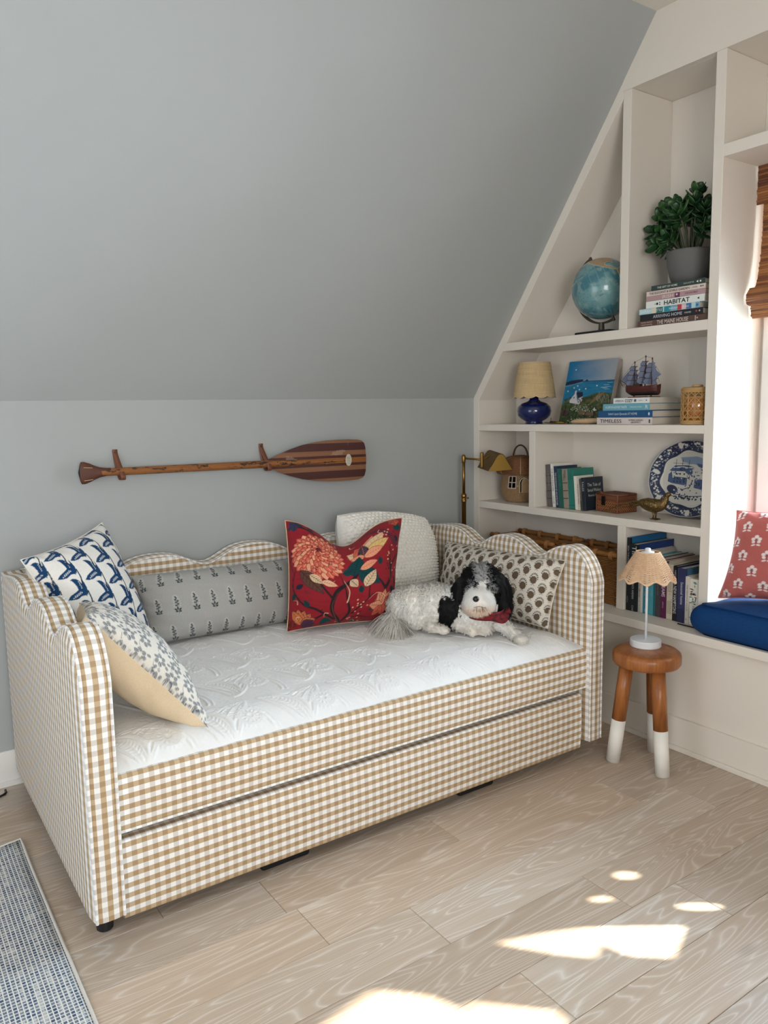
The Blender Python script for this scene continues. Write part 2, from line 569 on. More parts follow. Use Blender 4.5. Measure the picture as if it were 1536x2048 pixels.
# nook window: casing, sashes, muntins and panes
w1 = MB()
w1.box(0.312, 0.33, -1.60, -1.515, 0.60, 2.46); w1.box(0.312, 0.33, -2.32, -2.24, 0.60, 2.46)
w1.box(0.285, 0.3295, -2.319, -1.516, 0.601, 0.66)
w1.box(0.34, 0.38, -1.64, -1.60, 0.66, 2.46); w1.box(0.34, 0.38, -2.24, -2.20, 0.66, 2.46)
w1.box(0.342, 0.378, -2.20, -1.64, 0.662, 0.71); w1.box(0.342, 0.378, -2.20, -1.64, 1.49, 1.54); w1.box(0.342, 0.378, -2.20, -1.64, 2.41, 2.458)
win1 = tag(w1.build('window_1', M_TRIM), kind='structure')
t = NT('window_glass'); m_ = t.m
tr = t.add('ShaderNodeBsdfTransparent'); gl = t.add('ShaderNodeBsdfGlossy'); gl.inputs['Roughness'].default_value = 0.02
mx = t.add('ShaderNodeMixShader'); mx.inputs[0].default_value = 0.06
t.link(tr.outputs[0], mx.inputs[1]); t.link(gl.outputs[0], mx.inputs[2]); t.link(mx.outputs[0], t.n['Material Output'].inputs[0])
M_GLASS = t.m
for z0, z1 in ((0.71, 1.49), (1.54, 2.41)):
    box('pane', 0.358, 0.362, -2.20, -1.64, z0, z1, M_GLASS, win1)

# second window in the right wall; added panel cut to shape the sun patches
def back_project(p, x=0.36):
    tt = (x - p[0]) / (-SUN_DIR.x)
    return (p[1] - SUN_DIR.y * tt, -SUN_DIR.z * tt)


sun_cuts = [[(-1.56, -1.885), (-1.42, -1.935), (-1.31, -1.985), (-1.16, -2.085), (-1.07, -2.15), (-1.215, -2.21), (-1.30, -2.135), (-1.325, -2.055), (-1.385, -2.085), (-1.46, -2.01)],
        [(-1.94, -1.835), (-1.84, -1.93), (-1.79, -2.035), (-1.765, -2.01), (-1.61, -2.16), (-1.66, -2.24), (-2.02, -2.20), (-2.25, -2.02), (-2.20, -1.88)],
        ]
for cx, cy, rx, ry, a in ((-1.005, -1.891, 0.04, 0.022, -0.5), (-1.166, -1.925, 0.038, 0.014, -0.5), (-0.957, -2.122, 0.07, 0.018, -0.6)):
    sun_cuts.append([(cx + rx * math.cos(q) * math.cos(a) - ry * math.sin(q) * math.sin(a), cy + rx * math.cos(q) * math.sin(a) + ry * math.sin(q) * math.cos(a)) for q in [k * PI / 5 for k in range(10)]])
bm = bmesh.new(); eds = []
for loop in [[(-3.72, 0.88), (-2.58, 0.88), (-2.58, 2.22), (-3.72, 2.22)]] + [[back_project(p) for p in g] for g in sun_cuts]:
    vs = [bm.verts.new((0.36, y, z)) for y, z in loop]
    eds += [bm.edges.new((vs[i], vs[(i + 1) % len(vs)])) for i in range(len(vs))]
bmesh.ops.triangle_fill(bm, edges=eds, use_beauty=True)
me = bpy.data.meshes.new('sun_cutout'); bm.to_mesh(me); bm.free()
w4 = MB()
w4.box(0.34, 0.38, -3.75, -3.69, 0.85, 2.25); w4.box(0.34, 0.38, -2.61, -2.55, 0.85, 2.25); w4.box(0.34, 0.38, -3.75, -2.55, 0.85, 0.91); w4.box(0.34, 0.38, -3.75, -2.55, 2.19, 2.25)
win4 = tag(w4.build('window_4', M_TRIM), kind='structure')
sh = link_obj('sun_cutout_panel', me, M_TRIM, win4)
md = sh.modifiers.new('thick', 'SOLIDIFY'); md.thickness = 0.004
# added, unseen wall outside between the two windows, blocks sun from the nook
box('wall_sun_block', 0.62, 2.6, -2.60, -2.45, -0.1, 3.3, M_CREAM, kind='structure')
box('wall_outside_far', 0.43, 0.47, -2.55, -2.30, -0.1, 3.3, M_CREAM, kind='structure')

# ------------------------------------------------------------------ built-in bookcase
D = 0.29
case = thing('built_in_bookcase', 'cream built-in bookcase fitted under the sloped wall, with open shelves', 'bookcase', (0, 0, 0.545))


def cpart(name, V, F, bevel=0.0015):
    o = MB().add(V, F).build(name, M_CREAM, case, bevel=bevel, seg=1)
    o.location = (0, 0, -0.545)
    return o


def cbox(name, y0, y1, z0, z1, x0=0.0, x1=D):
    V = [(x, y, z) for x in (x0, x1) for y in (y0, y1) for z in (z0, z1)]
    return cpart(name, V, [(0, 1, 3, 2), (4, 6, 7, 5), (0, 4, 5, 1), (2, 3, 7, 6), (0, 2, 6, 4), (1, 5, 7, 3)])


zin = lambda y: 1.484 - SL * y
zout = lambda y: 1.560 - SL * y
ZT = 2.873
cpart('back_panel', *prism([(0, 0.545), (0, zout(0)), (-0.99, zout(-0.99)), (-1.02, ZT), (NY0, ZT), (NY0, 0.545)], 'x', D, D + 0.02), bevel=0)
cpart('side_panel', *prism([(-0.045, 0.545), (0, 0.545), (0, zout(0)), (-0.045, zout(-0.045))], 'x', 0, D))
cpart('sloped_panel', *prism([(-0.0455, zin(-0.0455) + .0005), (-0.0455, zout(-0.0455)), (-1.0045, zout(-1.0045)), (-1.0045, zin(-1.0045))], 'x', 0, D))
cbox('side_panel', NY0, -1.453, 0.545, ZT - .0005)
cbox('top_panel', NY0, -1.005, ZT, ZT + 0.04, 0.031)
for z0, z1, y1 in ((0.941, 0.979, -0.0455), (1.377, 1.413, -0.0455)):
    cbox('shelf', -1.4525, y1, z0, z1)
cpart('shelf', *prism([(-1.4525, 1.803), (1.484 / SL - 1.803 / SL - 0.0008, 1.803), (1.484 / SL - 1.845 / SL - 0.0008, 1.845), (-1.4525, 1.845)], 'x', 0, D))
cbox('divider', -1.05, -1.005, 1.8452, ZT - .0005)
cbox('divider', -0.483, -0.440, 0.9792, 1.3768)
cbox('divider', -1.067, -1.022, 0.545, 0.9408)
# boxes above the nook
box_top = thing('overhead_bookcase', 'cream built-in cubby box over the window nook', 'bookcase', (0, NY0, 2.468))


def obox(name, x0, x1, y0, y1, z0, z1):
    o = MB().box(x0, x1, y0, y1, z0, z1).build(name, M_CREAM, box_top, bevel=0.0015, seg=1)
    o.location = (0, -NY0, -2.468)


obox('shelf', 0.0, 0.325, NY1, NY0, 2.468, 2.515)
obox('back_panel', D, D + 0.02, NY1, NY0, 2.515, ZT)
obox('top_panel', 0.031, 0.325, NY1, NY0, ZT, ZT + 0.04)
obox('side_panel', 0.03, D, NY1 - 0.04, NY1, 2.468, ZT)
# nook cheeks
box('wall_nook', 0.03, 0.33, NY1 - 0.04, NY1, 0.545, 2.468, M_CREAM, kind='structure')

box('trim_1', 0.285, 0.329, NY0 + 0.0005, NY0 + 0.03, 0.545, 2.873, M_CREAM, kind='structure')
# ------------------------------------------------------------------ window seat
seat = thing('window_seat', 'long cream built-in window seat ledge under the bookcase', 'window seat', (-0.05, -1.6, 0))
o = MB().box(-0.053, 0.375, -2.1, 1.59, 0.506, 0.5445).build('seat_top', M_CREAM, seat, bevel=0.003)
o = MB().box(-0.010, 0.02, -2.1, 1.59, 0.147, 0.506).build('base_panel', M_CREAM, seat)
bb = MB(); bb.box(-0.075, -0.058, -4.55, -0.02, 0.0, 0.147); bb.box(-0.086, -0.075, -4.55, -0.03, 0.0, 0.022)
tag(bb.build('baseboard_right', M_CREAM, bevel=0.002, seg=1), kind='structure')

# ================================================================== daybed
def gingham(name, period=0.0305, grey=(212, 206, 199), dark=(168, 140, 104)):
    t = NT(name)
    uv = t.coord('UV'); sp = t.add('ShaderNodeSeparateXYZ'); t.link(uv, sp.inputs[0])
    def band(s):
        return t.math('LESS_THAN', t.math('FRACT', t.math('DIVIDE', s, period)), 0.5)
    a = band(sp.outputs[0]); b = band(sp.outputs[1])
    white, grey, tan, dark = lin((240, 238, 235)), lin(grey), lin((192, 168, 136)), lin(dark)
    c = t.mix(a, t.mix(b, white, grey), t.mix(b, tan, dark))
    v = t.coord('Object'); n = t.noise(v, 320, 2)
    t.base(t.mix(t.math('MULTIPLY', n, 0.16), c, (0.25, 0.2, 0.15)))
    t.set(0.85, spec=0.2, sheen=0.05); t.bump(t.noise(v, 1400, 2), 0.25, 0.0006)
    return t.m


M_GING = gingham('tan_gingham')
M_GSIDE = gingham('tan_gingham_side', grey=(229, 225, 220), dark=(180, 155, 121))
M_BLACK = plain('black_plastic', (22, 22, 24), 0.45)
AX0, AX1 = -2.490, -0.395      # outer faces
IX0, IX1 = -2.415, -0.465      # inner faces
YB, YF = -0.035, -1.268
bed = thing('daybed', 'upholstered daybed in tan and white gingham with scalloped arms, back and trundle', 'daybed', (-1.44, -0.65, 0))
BO = Vector((1.44, 0.65, 0))


def bed_obj(name, me, mat, parent=None):
    o = link_obj(name, me, mat, parent or bed)
    if parent is None: o.location = BO
    return o


def arm_top(y):
    z = 0.905 - 0.052 * np.exp(-((y + 0.560) / 0.095) ** 2) - 0.052 * np.exp(-((y + 0.960) / 0.095) ** 2) - 0.02 * np.exp(-((y + 0.06) / 0.1) ** 2)
    z -= 0.006 * np.cos((y + 0.16) / 0.4 * 2 * PI)
    f = np.clip((-1.125 - y) / 0.146, 0, 1)
    return z - 0.17 * (1 - np.sqrt(1 - f ** 2.2))


def face_grid(path_cols, ztop, zbot, depth_fn, axis, nrow, flip):
    """upholstered face: columns along path coordinate, rows from zbot to ztop, slightly puffed"""
    V = []; UV = []
    S = np.linspace(0, 1, nrow)
    for c, zt in zip(path_cols, ztop):
        for s in S:
            z = zbot + (zt - zbot) * s
            d = depth_fn(c, s)
            V.append((d, c, z) if axis == 'x' else (c, d, z)); UV.append((c, z) if axis == 'x' else (z, c))
    return np.array(V), grid_faces(len(path_cols), nrow, flip=flip), np.array(UV)


ZB = 0.089
ys = np.unique(np.concatenate([np.linspace(YB, -1.1, 90), -1.125 - 0.143 * np.sin(np.linspace(0, PI / 2, 26))]))[::-1]
ys = np.sort(ys)[::-1]
zt = arm_top(ys)
for side, (xo, xi) in (('l', (AX0, IX0)), ('r', (AX1, IX1))):
    sgn = -1 if side == 'l' else 1
    puff = lambda c, s: 0.010 * (np.clip((c - YF) / 0.05, 0, 1) * np.clip((YB - c) / 0.05, 0, 1)) ** 0.5 * min(1, (1 - s) / 0.06) ** 0.5
    V1, F1, U1 = face_grid(ys, zt, ZB, lambda c, s: xo + sgn * puff(c, s), 'x', 26, side == 'l')
    V2, F2, U2 = face_grid(ys, zt, ZB, lambda c, s: xi - sgn * puff(c, s), 'x', 26, side == 'r')
    arm = bed_obj('arm', mesh_np('arm', V2, F2, uv=U2), M_GING)
    bed_obj('outer_panel', mesh_np('outer_panel', V1, F1, uv=U1), M_GSIDE, arm)
    # boxing band over the edge and welts along both seams
    path = [(YF, z) for z in np.linspace(ZB, zt[-1], 24)] + [(y, z) for y, z in zip(ys[::-1][1:], zt[::-1][1:])] + [(YB, z) for z in np.linspace(zt[0], ZB, 12)[1:]]
    path = np.array(path); seg = np.r_[0, np.cumsum(np.hypot(*np.diff(path, axis=0).T))]
    tang = np.gradient(path, axis=0); nrm = np.stack([tang[:, 1] * -1, tang[:, 0]], -1); nrm /= np.linalg.norm(nrm, axis=1)[:, None]
    W = np.linspace(0, 1, 9); V = []; UV = []
    for (y, z), n, s in zip(path, nrm, seg):
        for w in W:
            b = 0.007 * (1 - (2 * w - 1) ** 2) ** 0.5
            V.append((xo + (xi - xo) * w, y + n[0] * b, z + n[1] * b)); UV.append((abs(xi - xo) * (w - 0.5) + 0.0076, s))
    bed_obj('boxing', mesh_np('boxing', np.array(V), grid_faces(len(path), 9, flip=(side == 'r')), uv=np.array(UV)), M_GING, arm)
    for x in (xo, xi):
        Vt, Ft = tube_geo([(x, y, z) for y, z in path + nrm * 0.002], 0.0048, 6)
        uvw = np.repeat(np.stack([np.full(len(path), 0.024), seg], -1), 6, axis=0)
        bed_obj('welt', mesh_np('welt', Vt, Ft, uv=uvw), M_GING, arm)
    # bottom closing board and black feet
    o = MB().box(min(xo, xi), max(xo, xi), YF, YB, ZB - 0.002, ZB + 0.004).build('underside', M_BLACK, arm)
    for y in (YF + (0.105 if side == 'l' else 0.16), YB - 0.07):
        o = MB().lathe([(0.020, 0), (0.024, 0.004), (0.026, 0.08), (0.0, 0.081)], 20, ((xo + xi) / 2 + (0.006 if side == 'l' else 0), y, 0)).build('foot', M_BLACK, bed, smooth=False)
        o.location = BO


# scalloped back panel
def back_top(x):
    z = 0.890 + 0.008 * np.exp(-((x + 1.44) / .35) ** 2)
    for c in (-2.13, -1.67, -1.205, -0.75):
        z = z - 0.064 * np.exp(-((x - c) / 0.110) ** 2)
    return z


xs = np.linspace(IX0 - 0.01, IX1 + 0.01, 170); zb = back_top(xs)
puffb = lambda c, s: 0.008 * min(1, (1 - s) / 0.05) ** 0.5
V1, F1, U1 = face_grid(xs, zb, 0.40, lambda c, s: -0.112 - puffb(c, s), 'y', 24, False)
V2, F2, U2 = face_grid(xs, zb, 0.08, lambda c, s: -0.040, 'y', 24, True)
bk = bed_obj('back_panel', mesh_np('back_panel', np.concatenate([V1, V2]), np.concatenate([F1, F2 + len(V1)]), uv=np.concatenate([U1, U2])), M_GING)
seg = np.r_[0, np.cumsum(np.hypot(np.diff(xs), np.diff(zb)))]; V = []; UV = []
for x, z, s in zip(xs, zb, seg):
    for w in np.linspace(0, 1, 7):
        V.append((x, -0.112 + 0.072 * w, z + 0.006 * (1 - (2 * w - 1) ** 2) ** 0.5)); UV.append((0.072 * (w - 0.5) + 0.0076, s))
bed_obj('boxing', mesh_np('boxing', np.array(V), grid_faces(len(xs), 7), uv=np.array(UV)), M_GING, bk)
for y in (-0.112, -0.042):
    Vt, Ft = tube_geo([(x, y, z + 0.002) for x, z in zip(xs, zb)], 0.0048, 6)
    bed_obj('welt', mesh_np('welt', Vt, Ft, uv=np.repeat(np.stack([np.full(len(xs), 0.024), seg], -1), 6, axis=0)), M_GING, bk)


def soft_panel(name, x0, x1, y_front, depth, z0, z1, r, uoff, parent=None):
    """upholstered front panel: rounded section extruded along x, uv = (height along section, x)"""
    sec = [(y_front + depth, z0)] + [(y_front + r - r * math.sin(a), z0 + r - r * math.cos(a)) for a in np.linspace(0, PI / 2, 5)] \
        + [(y_front - 0.004 * math.sin(PI * k / 8), z0 + r + (z1 - z0 - 2 * r) * k / 8) for k in range(1, 8)] \
        + [(y_front + r - r * math.cos(a), z1 - r + r * math.sin(a)) for a in np.linspace(0, PI / 2, 5)] + [(y_front + depth, z1)]
    sec = np.array(sec); sl = np.r_[0, np.cumsum(np.hypot(*np.diff(sec, axis=0).T))]
    X = np.linspace(x0, x1, 40); V = []; UV = []
    for x in X:
        for (y, z), s in zip(sec, sl): V.append((x, y, z)); UV.append((s + uoff, x))
    F = [tuple(f) for f in grid_faces(len(X), len(sec))]
    n = len(sec); F += [tuple(range(n))[::-1], tuple(range((len(X) - 1) * n, len(X) * n))]
    return bed_obj(name, mesh_np(name, np.array(V), F, uv=np.array(UV)), M_GING, parent)


rail = soft_panel('front_rail', IX0 + 0.004, IX1 - 0.004, -1.250, 0.055, 0.322, 0.492, 0.010, 0.004)
Vt, Ft = tube_geo([(x, -1.252, 0.326) for x in np.linspace(IX0 + 0.006, IX1 - 0.006, 30)], 0.0045, 6)
bed_obj('welt', mesh_np('welt', Vt, Ft, uv=np.repeat(np.stack([np.full(30, 0.024), np.linspace(0, 1.95, 30)], -1), 6, axis=0)), M_GING, rail)
trundle = soft_panel('trundle_front', IX0 + 0.006, IX1 - 0.028, -1.246, 0.05, 0.058, 0.296, 0.008, 0.012)
o = MB().box(IX0 + 0.02, IX1 - 0.02, -1.19, -0.05, 0.40, 0.44).build('platform', M_BLACK, bed); o.location = BO
o = MB().box(IX0 + 0.03, IX1 - 0.04, -1.196, -0.15, 0.075, 0.25).build('trundle_box', M_BLACK, bed); o.location = BO
for x in (-1.86, -1.02):
    o = MB().box(x - 0.09, x + 0.09, -1.185, -1.06, 0.0, 0.075).build('trundle_foot', M_BLACK, bed, bevel=0.01); o.location = BO

# ================================================================== coverlet over the mattress
QX0, QX1, QY0, QY1 = IX0 + 0.006, IX1 - 0.006, -1.240, -0.120
QW, QH = QX1 - QX0, QY1 - QY0
cv = Canvas(QW, QH, 420, (0, 0, 0))
rq = random.Random(3)


def q_arc(cx, cy, r0, r1, a0, a1, w=0.006, v=1.0, n=26):
    pts = [(cx + (r0 + (r1 - r0) * k / n) * math.cos(a0 + (a1 - a0) * k / n), cy + (r0 + (r1 - r0) * k / n) * math.sin(a0 + (a1 - a0) * k / n)) for k in range(n + 1)]
    cv.stroke(pts, w, (v, v, v)); return pts


# meandering vermicelli ground
yq, xq = np.mgrid[0:cv.ny, 0:cv.nx] / 420.0
nzq = vnoise(xq * 20, yq * 20, 21, 2)
cv.A[:] = np.where(np.abs((nzq * 9) % 1 - .5) < .17, .28, .12)[..., None]


def leaf_motif(x, y, L, W, rot, bend):
    """large curved leaf: nested outlines, bead row and feather veins"""
    def pt(t_, w_):
        lx = t_ * L; ly = bend * L * math.sin(PI * t_) + w_
        c_, s_ = math.cos(rot), math.sin(rot)
        return (x + lx * c_ - ly * s_, y + lx * s_ + ly * c_)
    prof = lambda t_: W * math.sin(PI * t_ ** 0.85) ** 0.8
    ts = np.linspace(0, 1, 30)
    cv.poly([pt(t_, prof(t_) * 1.08) for t_ in ts] + [pt(t_, -prof(t_) * 1.08) for t_ in ts[::-1]], (0.05, 0.05, 0.05))
    for sc_, w in ((1.0, .0062), (.80, .0042), (.50, .0040)):
        for sg in (-1, 1): cv.stroke([pt(t_, sg * sc_ * prof(t_)) for t_ in ts], w, (1, 1, 1))
    for t_ in np.linspace(.06, .94, int(L / .011)):
        for sg in (-1, 1): p = pt(t_, sg * .90 * prof(t_)); cv.ellipse(p[0], p[1], .0042, .0034, (.85, .85, .85))
    cv.stroke([pt(t_, 0) for t_ in ts], .0045, (.9, .9, .9))
    for t_ in np.linspace(.12, .88, int(L / .016)):
        for sg in (-1, 1): cv.stroke([pt(t_, 0), pt(min(1, t_ + .06), sg * .48 * prof(t_))], .0034, (.75, .75, .75))


def rosette(x, y, r):
    cv.ellipse(x, y, r * 1.15, r * 1.15, (.05, .05, .05))
    for rr_q, w in ((r, .0055), (r * .82, .004), (r * .3, .004)): q_arc(x, y, rr_q, rr_q, 0, 2 * PI, w, 1.0, 30)
    for k in range(12):
        a = k / 12 * 2 * PI; cv.ellipse(x + r * .56 * math.cos(a), y + r * .56 * math.sin(a), r * .22, r * .10, (.8, .8, .8), rot=a)
    for k in range(22):
        a = k / 22 * 2 * PI; cv.ellipse(x + r * 1.14 * math.cos(a), y + r * 1.14 * math.sin(a), .0055, .0045, (.85, .85, .85))


for i in range(8):
    for j in range(5):
        x = .06 + i * .27 + (.135 if j % 2 else 0); y = -.02 + j * .26
        leaf_motif(x, y, .25, .052, .95, .12); leaf_motif(x + .03, y + .01, .22, .044, 2.1, -.14)
        rosette(x + .12, y + .10, .040)
        q_arc(x + .02, y + .02, .155, .165, -.3, 1.9, .0062, 1.0); q_arc(x + .02, y + .02, .172, .182, -.3, 1.9, .0040, .8)
nx, ny = 600, 345
U, Vv = np.meshgrid(np.linspace(0, 1, nx), np.linspace(0, 1, ny), indexing='ij')
X = QX0 + QW * U; Y = QY0 + QH * Vv
h = cv.sample(U.ravel(), Vv.ravel())[:, 0].reshape(U.shape)
ex = np.minimum((X - QX0), (QX1 - X)); ef = Y - QY0
dome = 0.047 * (1 - np.clip(1 - ef / 0.16, 0, 1) ** 2.0) * (1 - 0.75 * np.clip(1 - ex / 0.12, 0, 1) ** 2.2)
Z = 0.4935 + dome + 0.012 * np.sin(PI * U) * Vv + 0.0055 * (vnoise(X * 3.1, Y * 3.4, 4) - 0.5) * 2 * np.clip(ef / 0.1, 0, 1)
Z += (0.0040 * h + 0.0006 * (vnoise(X * 75, Y * 75, 9, 2) - 0.5)) * np.clip(ef / 0.03, 0, 1)
edge = np.clip(1 - ef / 0.012, 0, 1)
Z += 0.002 * edge * (vnoise(X * 24, X * 0 + 3, 12) - 0.5) * 2
Vq = np.stack([X, Y, Z], -1).reshape(-1, 3)
Fq = grid_faces(nx, ny)
# hanging lower rim so that the cover reads as cloth over a mattress
rim_i = np.concatenate([np.arange(nx) * ny, (nx - 1) * ny + np.arange(1, ny), np.arange(nx - 2, -1, -1) * ny + ny - 1, np.arange(ny - 2, 0, -1)])
rimV = Vq[rim_i].copy(); rimV[:, 1] = np.maximum(rimV[:, 1], -1.190); rimV[:, 2] = 0.4925      # tucks over the rail, then down behind it
rimW = rimV.copy(); rimW[:, 2] = 0.440
nR = len(rim_i); b = len(Vq); k = np.arange(nR)
Fr = np.concatenate([np.stack([rim_i, b + k, b + (k + 1) % nR, rim_i[(k + 1) % nR]], -1), np.stack([b + k, b + nR + k, b + nR + (k + 1) % nR, b + (k + 1) % nR], -1)])
t = NT('white_matelasse'); v = t.coord('Object')
n = t.noise(v, 14, 3); t.base(t.mix(n, lin((226, 225, 224)), lin((238, 237, 235)))); t.set(0.9, spec=0.15, sheen=0.08)
t.bump(t.noise(v, 300, 3), 0.35, 0.002)
q = link_obj('coverlet', mesh_np('coverlet', np.concatenate([Vq, rimV, rimW]), np.concatenate([Fq, Fr])), t.m)
tag(q, 'white quilted coverlet with embossed paisley pattern covering the daybed mattress', 'coverlet')

# ================================================================== cushions
def cushion(name, label, BL, BR, TR, TL, thick, nu, nv, canvas=None, color=None, back=(230, 222, 208), mat=None, pinch=0.06, fold=0.004,
            seed=0, deform=None, group=None, cat='cushion', relief=None, power=2.4, bulge_back=0.5, welt=None, root=0.5, roundc=0.0):
    BL, BR, TR, TL = [np.array(p, float) for p in (BL, BR, TR, TL)]
    U, Vv = np.meshgrid(np.linspace(0, 1, nu), np.linspace(0, 1, nv), indexing='ij')
    def pos(U, Vv, side):
        a = 2 * U - 1; b = 2 * Vv - 1
        a2 = a * (1 - pinch * (1 - b * b)); b2 = b * (1 - pinch * (1 - a * a))
        if roundc: a2, b2 = a2 * np.sqrt(1 - roundc * b2 * b2 / 2), b2 * np.sqrt(1 - roundc * a2 * a2 / 2)
        u = (a2 + 1) / 2; v = (b2 + 1) / 2
        P = (BL * ((1 - u) * (1 - v))[..., None] + BR * (u * (1 - v))[..., None] + TR * (u * v)[..., None] + TL * ((1 - u) * v)[..., None])
        n = np.cross(BR - BL, TL - BL); n = n / np.linalg.norm(n)
        prof = ((1 - np.abs(a) ** power) * (1 - np.abs(b) ** power)) ** root
        h = thick * prof * (1 - bulge_back if side > 0 else bulge_back)
        wr = (vnoise(U * 5 + 3 * Vv, Vv * 5, seed, 3) - 0.5) * 2 * fold * np.minimum(1, prof * 3 + 0.1)
        near = np.minimum(np.minimum(U, 1 - U), np.minimum(Vv, 1 - Vv))
        wr = wr + fold * 0.8 * np.sin(38 * (U + Vv * 0.7) + 6 * vnoise(U * 3, Vv * 3, seed + 5)) * np.exp(-(near / 0.07) ** 2) * (near > 0.004)
        P = P + side * n * (h + wr)[..., None]
        if relief is not None and side > 0: P = P + n * (relief(U, Vv) * np.minimum(1, near * 30))[..., None]
        if deform is not None: P = deform(P, U, Vv, side, prof)
        return P
    Vf = pos(U, Vv, 1).reshape(-1, 3)
    su = max(2, nu // 4); sv = max(2, nv // 4)
    Ub, Vb = np.meshgrid(np.linspace(0, 1, su), np.linspace(0, 1, sv), indexing='ij')
    Vbk = pos(Ub, Vb, -1).reshape(-1, 3)
    if canvas is not None:
        # lay the print by distance along the cloth, so that it does not stretch over the steep rim
        G = Vf.reshape(nu, nv, 3)
        au = np.concatenate([np.zeros((1, nv)), np.cumsum(np.linalg.norm(np.diff(G, axis=0), axis=2), 0)]); av = np.concatenate([np.zeros((nu, 1)), np.cumsum(np.linalg.norm(np.diff(G, axis=1), axis=2), 1)], 1)
        cf = canvas.sample((au / au[-1:]).ravel(), (av / av[:, -1:]).ravel())
    else: cf = np.tile(np.array(lin(color)), (nu * nv, 1))
    cb = np.tile(np.array(lin(back)), (su * sv, 1))
    base = (BL + BR) / 2; base = np.array([base[0], base[1], min(BL[2], BR[2])])
    me = mesh_np(name, np.concatenate([Vf, Vbk]) - base, np.concatenate([grid_faces(nu, nv), grid_faces(su, sv, off=nu * nv, flip=True)]), col=np.concatenate([cf, cb]))
    o = link_obj(name, me, mat or M_CLOTH, loc=tuple(base))
    tag(o, label, cat, group)
    if welt:
        m = 60; e = np.linspace(0, 1, m)
        loop = np.concatenate([np.stack([e, 0 * e], -1), np.stack([0 * e + 1, e], -1)[1:], np.stack([1 - e, 0 * e + 1], -1)[1:], np.stack([0 * e, 1 - e], -1)[1:-1]])
        P = pos(loop[:, 0], loop[:, 1], 1) - base
        Vt, Ft = tube_geo(P, 0.0028, 5, closed=True)
        link_obj('seam', mesh_np('seam', Vt, Ft), plain('seam_' + name + label[:6], welt, 0.85), o)
    return o


M_CLOTH = attr_mat('printed_cloth', 0.88, sheen=0.06, weave=0.25, spec=0.2)
L3 = lambda *c: np.array(lin(c), np.float32)

# ---- white cushion with flying navy birds
bc = Canvas(0.50, 0.52, 900, L3(233, 229, 221))
NAVY = L3(22, 62, 102); NAVY2 = L3(24, 42, 62)
rb = random.Random(8)
bird_poly = [(0, .20), (.10, .27), (.20, .34), (.45, .41), (.62, .45), (.615, .62), (.575, .80), (.53, .92), (.46, 1.0), (.62, .985), (.74, .91), (.82, .79), (.875, .61), (.92, .60),
             (.945, .74), (.965, .84), (.985, .68), (.99, .39), (.93, .18), (.88, .07), (.85, .12), (.80, .03), (.78, .10), (.73, .11), (.59, .14), (.375, .09), (.16, .125)]
for i in range(-1, 7):
    for j in range(-1, 8):
        x0 = i * 0.088 - .02 + rb.uniform(-.003, .003); y0 = j * 0.086 + (0.043 if i % 2 else 0) - 0.03
        s = 0.083
        bc.stroke([(x0 + .97 * s, y0 + .25 * s), (x0 + .93 * s, y0 - .12 * s), (x0 + .84 * s, y0 - .42 * s)], 0.0045, NAVY2)
        bc.stroke([(x0 + .93 * s, y0 - .12 * s), (x0 + .86 * s, y0 - .55 * s)], 0.0022, NAVY2)
        bc.poly([(x0 + px * s, y0 + py * s) for px, py in bird_poly], NAVY)
        for k in range(6): bc.ellipse(x0 + (.26 + .085 * k) * s, y0 + (.19 + .018 * k) * s, .0022, .0022, L3(225, 224, 220))
        for k in range(4): bc.ellipse(x0 + (.36 + .09 * k) * s, y0 + (.26 + .02 * k) * s, .0020, .0020, L3(225, 224, 220))
        for k in range(5): bc.ellipse(x0 + (.775 + .012 * (k % 2)) * s, y0 + (.46 + .075 * k) * s, .0019, .0019, L3(225, 224, 220))
cushion('square_cushion', 'white square cushion printed with flying navy blue birds', (-2.30, -0.50, 0.572), (-1.990, -0.312, 0.566), (-2.125, -0.155, 1.065), (-2.475, -0.395, 0.99),
        0.23, 230, 230, bc, back=(225, 220, 210), pinch=0.075, seed=2, fold=0.005, welt=(228, 222, 212))

# ---- grey lumbar cushion with woven sprigs
sc = Canvas(0.74, 0.32, 900, L3(172, 171, 167))
ys_, xs_ = np.mgrid[0:sc.ny, 0:sc.nx]
sc.A *= (1 + 0.05 * np.sin(xs_ * 2.2) * (0.6 + 0.4 * np.sin(xs_ * 0.37)))[..., None].astype(np.float32)
GREEN = L3(48, 62, 64); HALO = L3(212, 210, 204)
for j in range(-1, 4):
    for i in range(-1, 12):
        x = 0.028 + i * 0.070 + (0.035 if j % 2 else 0); y = 0.012 + j * 0.108
        for k in range(22):
            a = k / 22 * 2 * PI; rx, ry = 0.0125, 0.031
            sc.stroke([(x + rx * math.cos(a) * .75, y + .034 + ry * math.sin(a) * .8), (x + rx * 1.15 * math.cos(a), y + .034 + ry * 1.12 * math.sin(a))], 0.0016, HALO)
        sc.stroke([(x, y), (x, y + .052)], 0.0022, GREEN)
        for dx, dy, r, ro in ((-.008, .014, .0062, 2.4), (.008, .014, .0062, .7), (-.0062, .0065, .005, 2.9), (.0062, .0065, .005, .25), (0, .018, .005, 1.57)):
            sc.ellipse(x + dx, y + dy, r, .0030, GREEN, rot=ro)
        for dx, dy in ((-.005, .029), (.0045, .033), (-.0045, .040), (.005, .0445), (-.004, .050), (.002, .056), (0, .0605)):
            sc.ellipse(x + dx, y + dy, .0029, .0029, GREEN); sc.stroke([(x, y + dy - .003), (x + dx, y + dy)], .0014, GREEN)
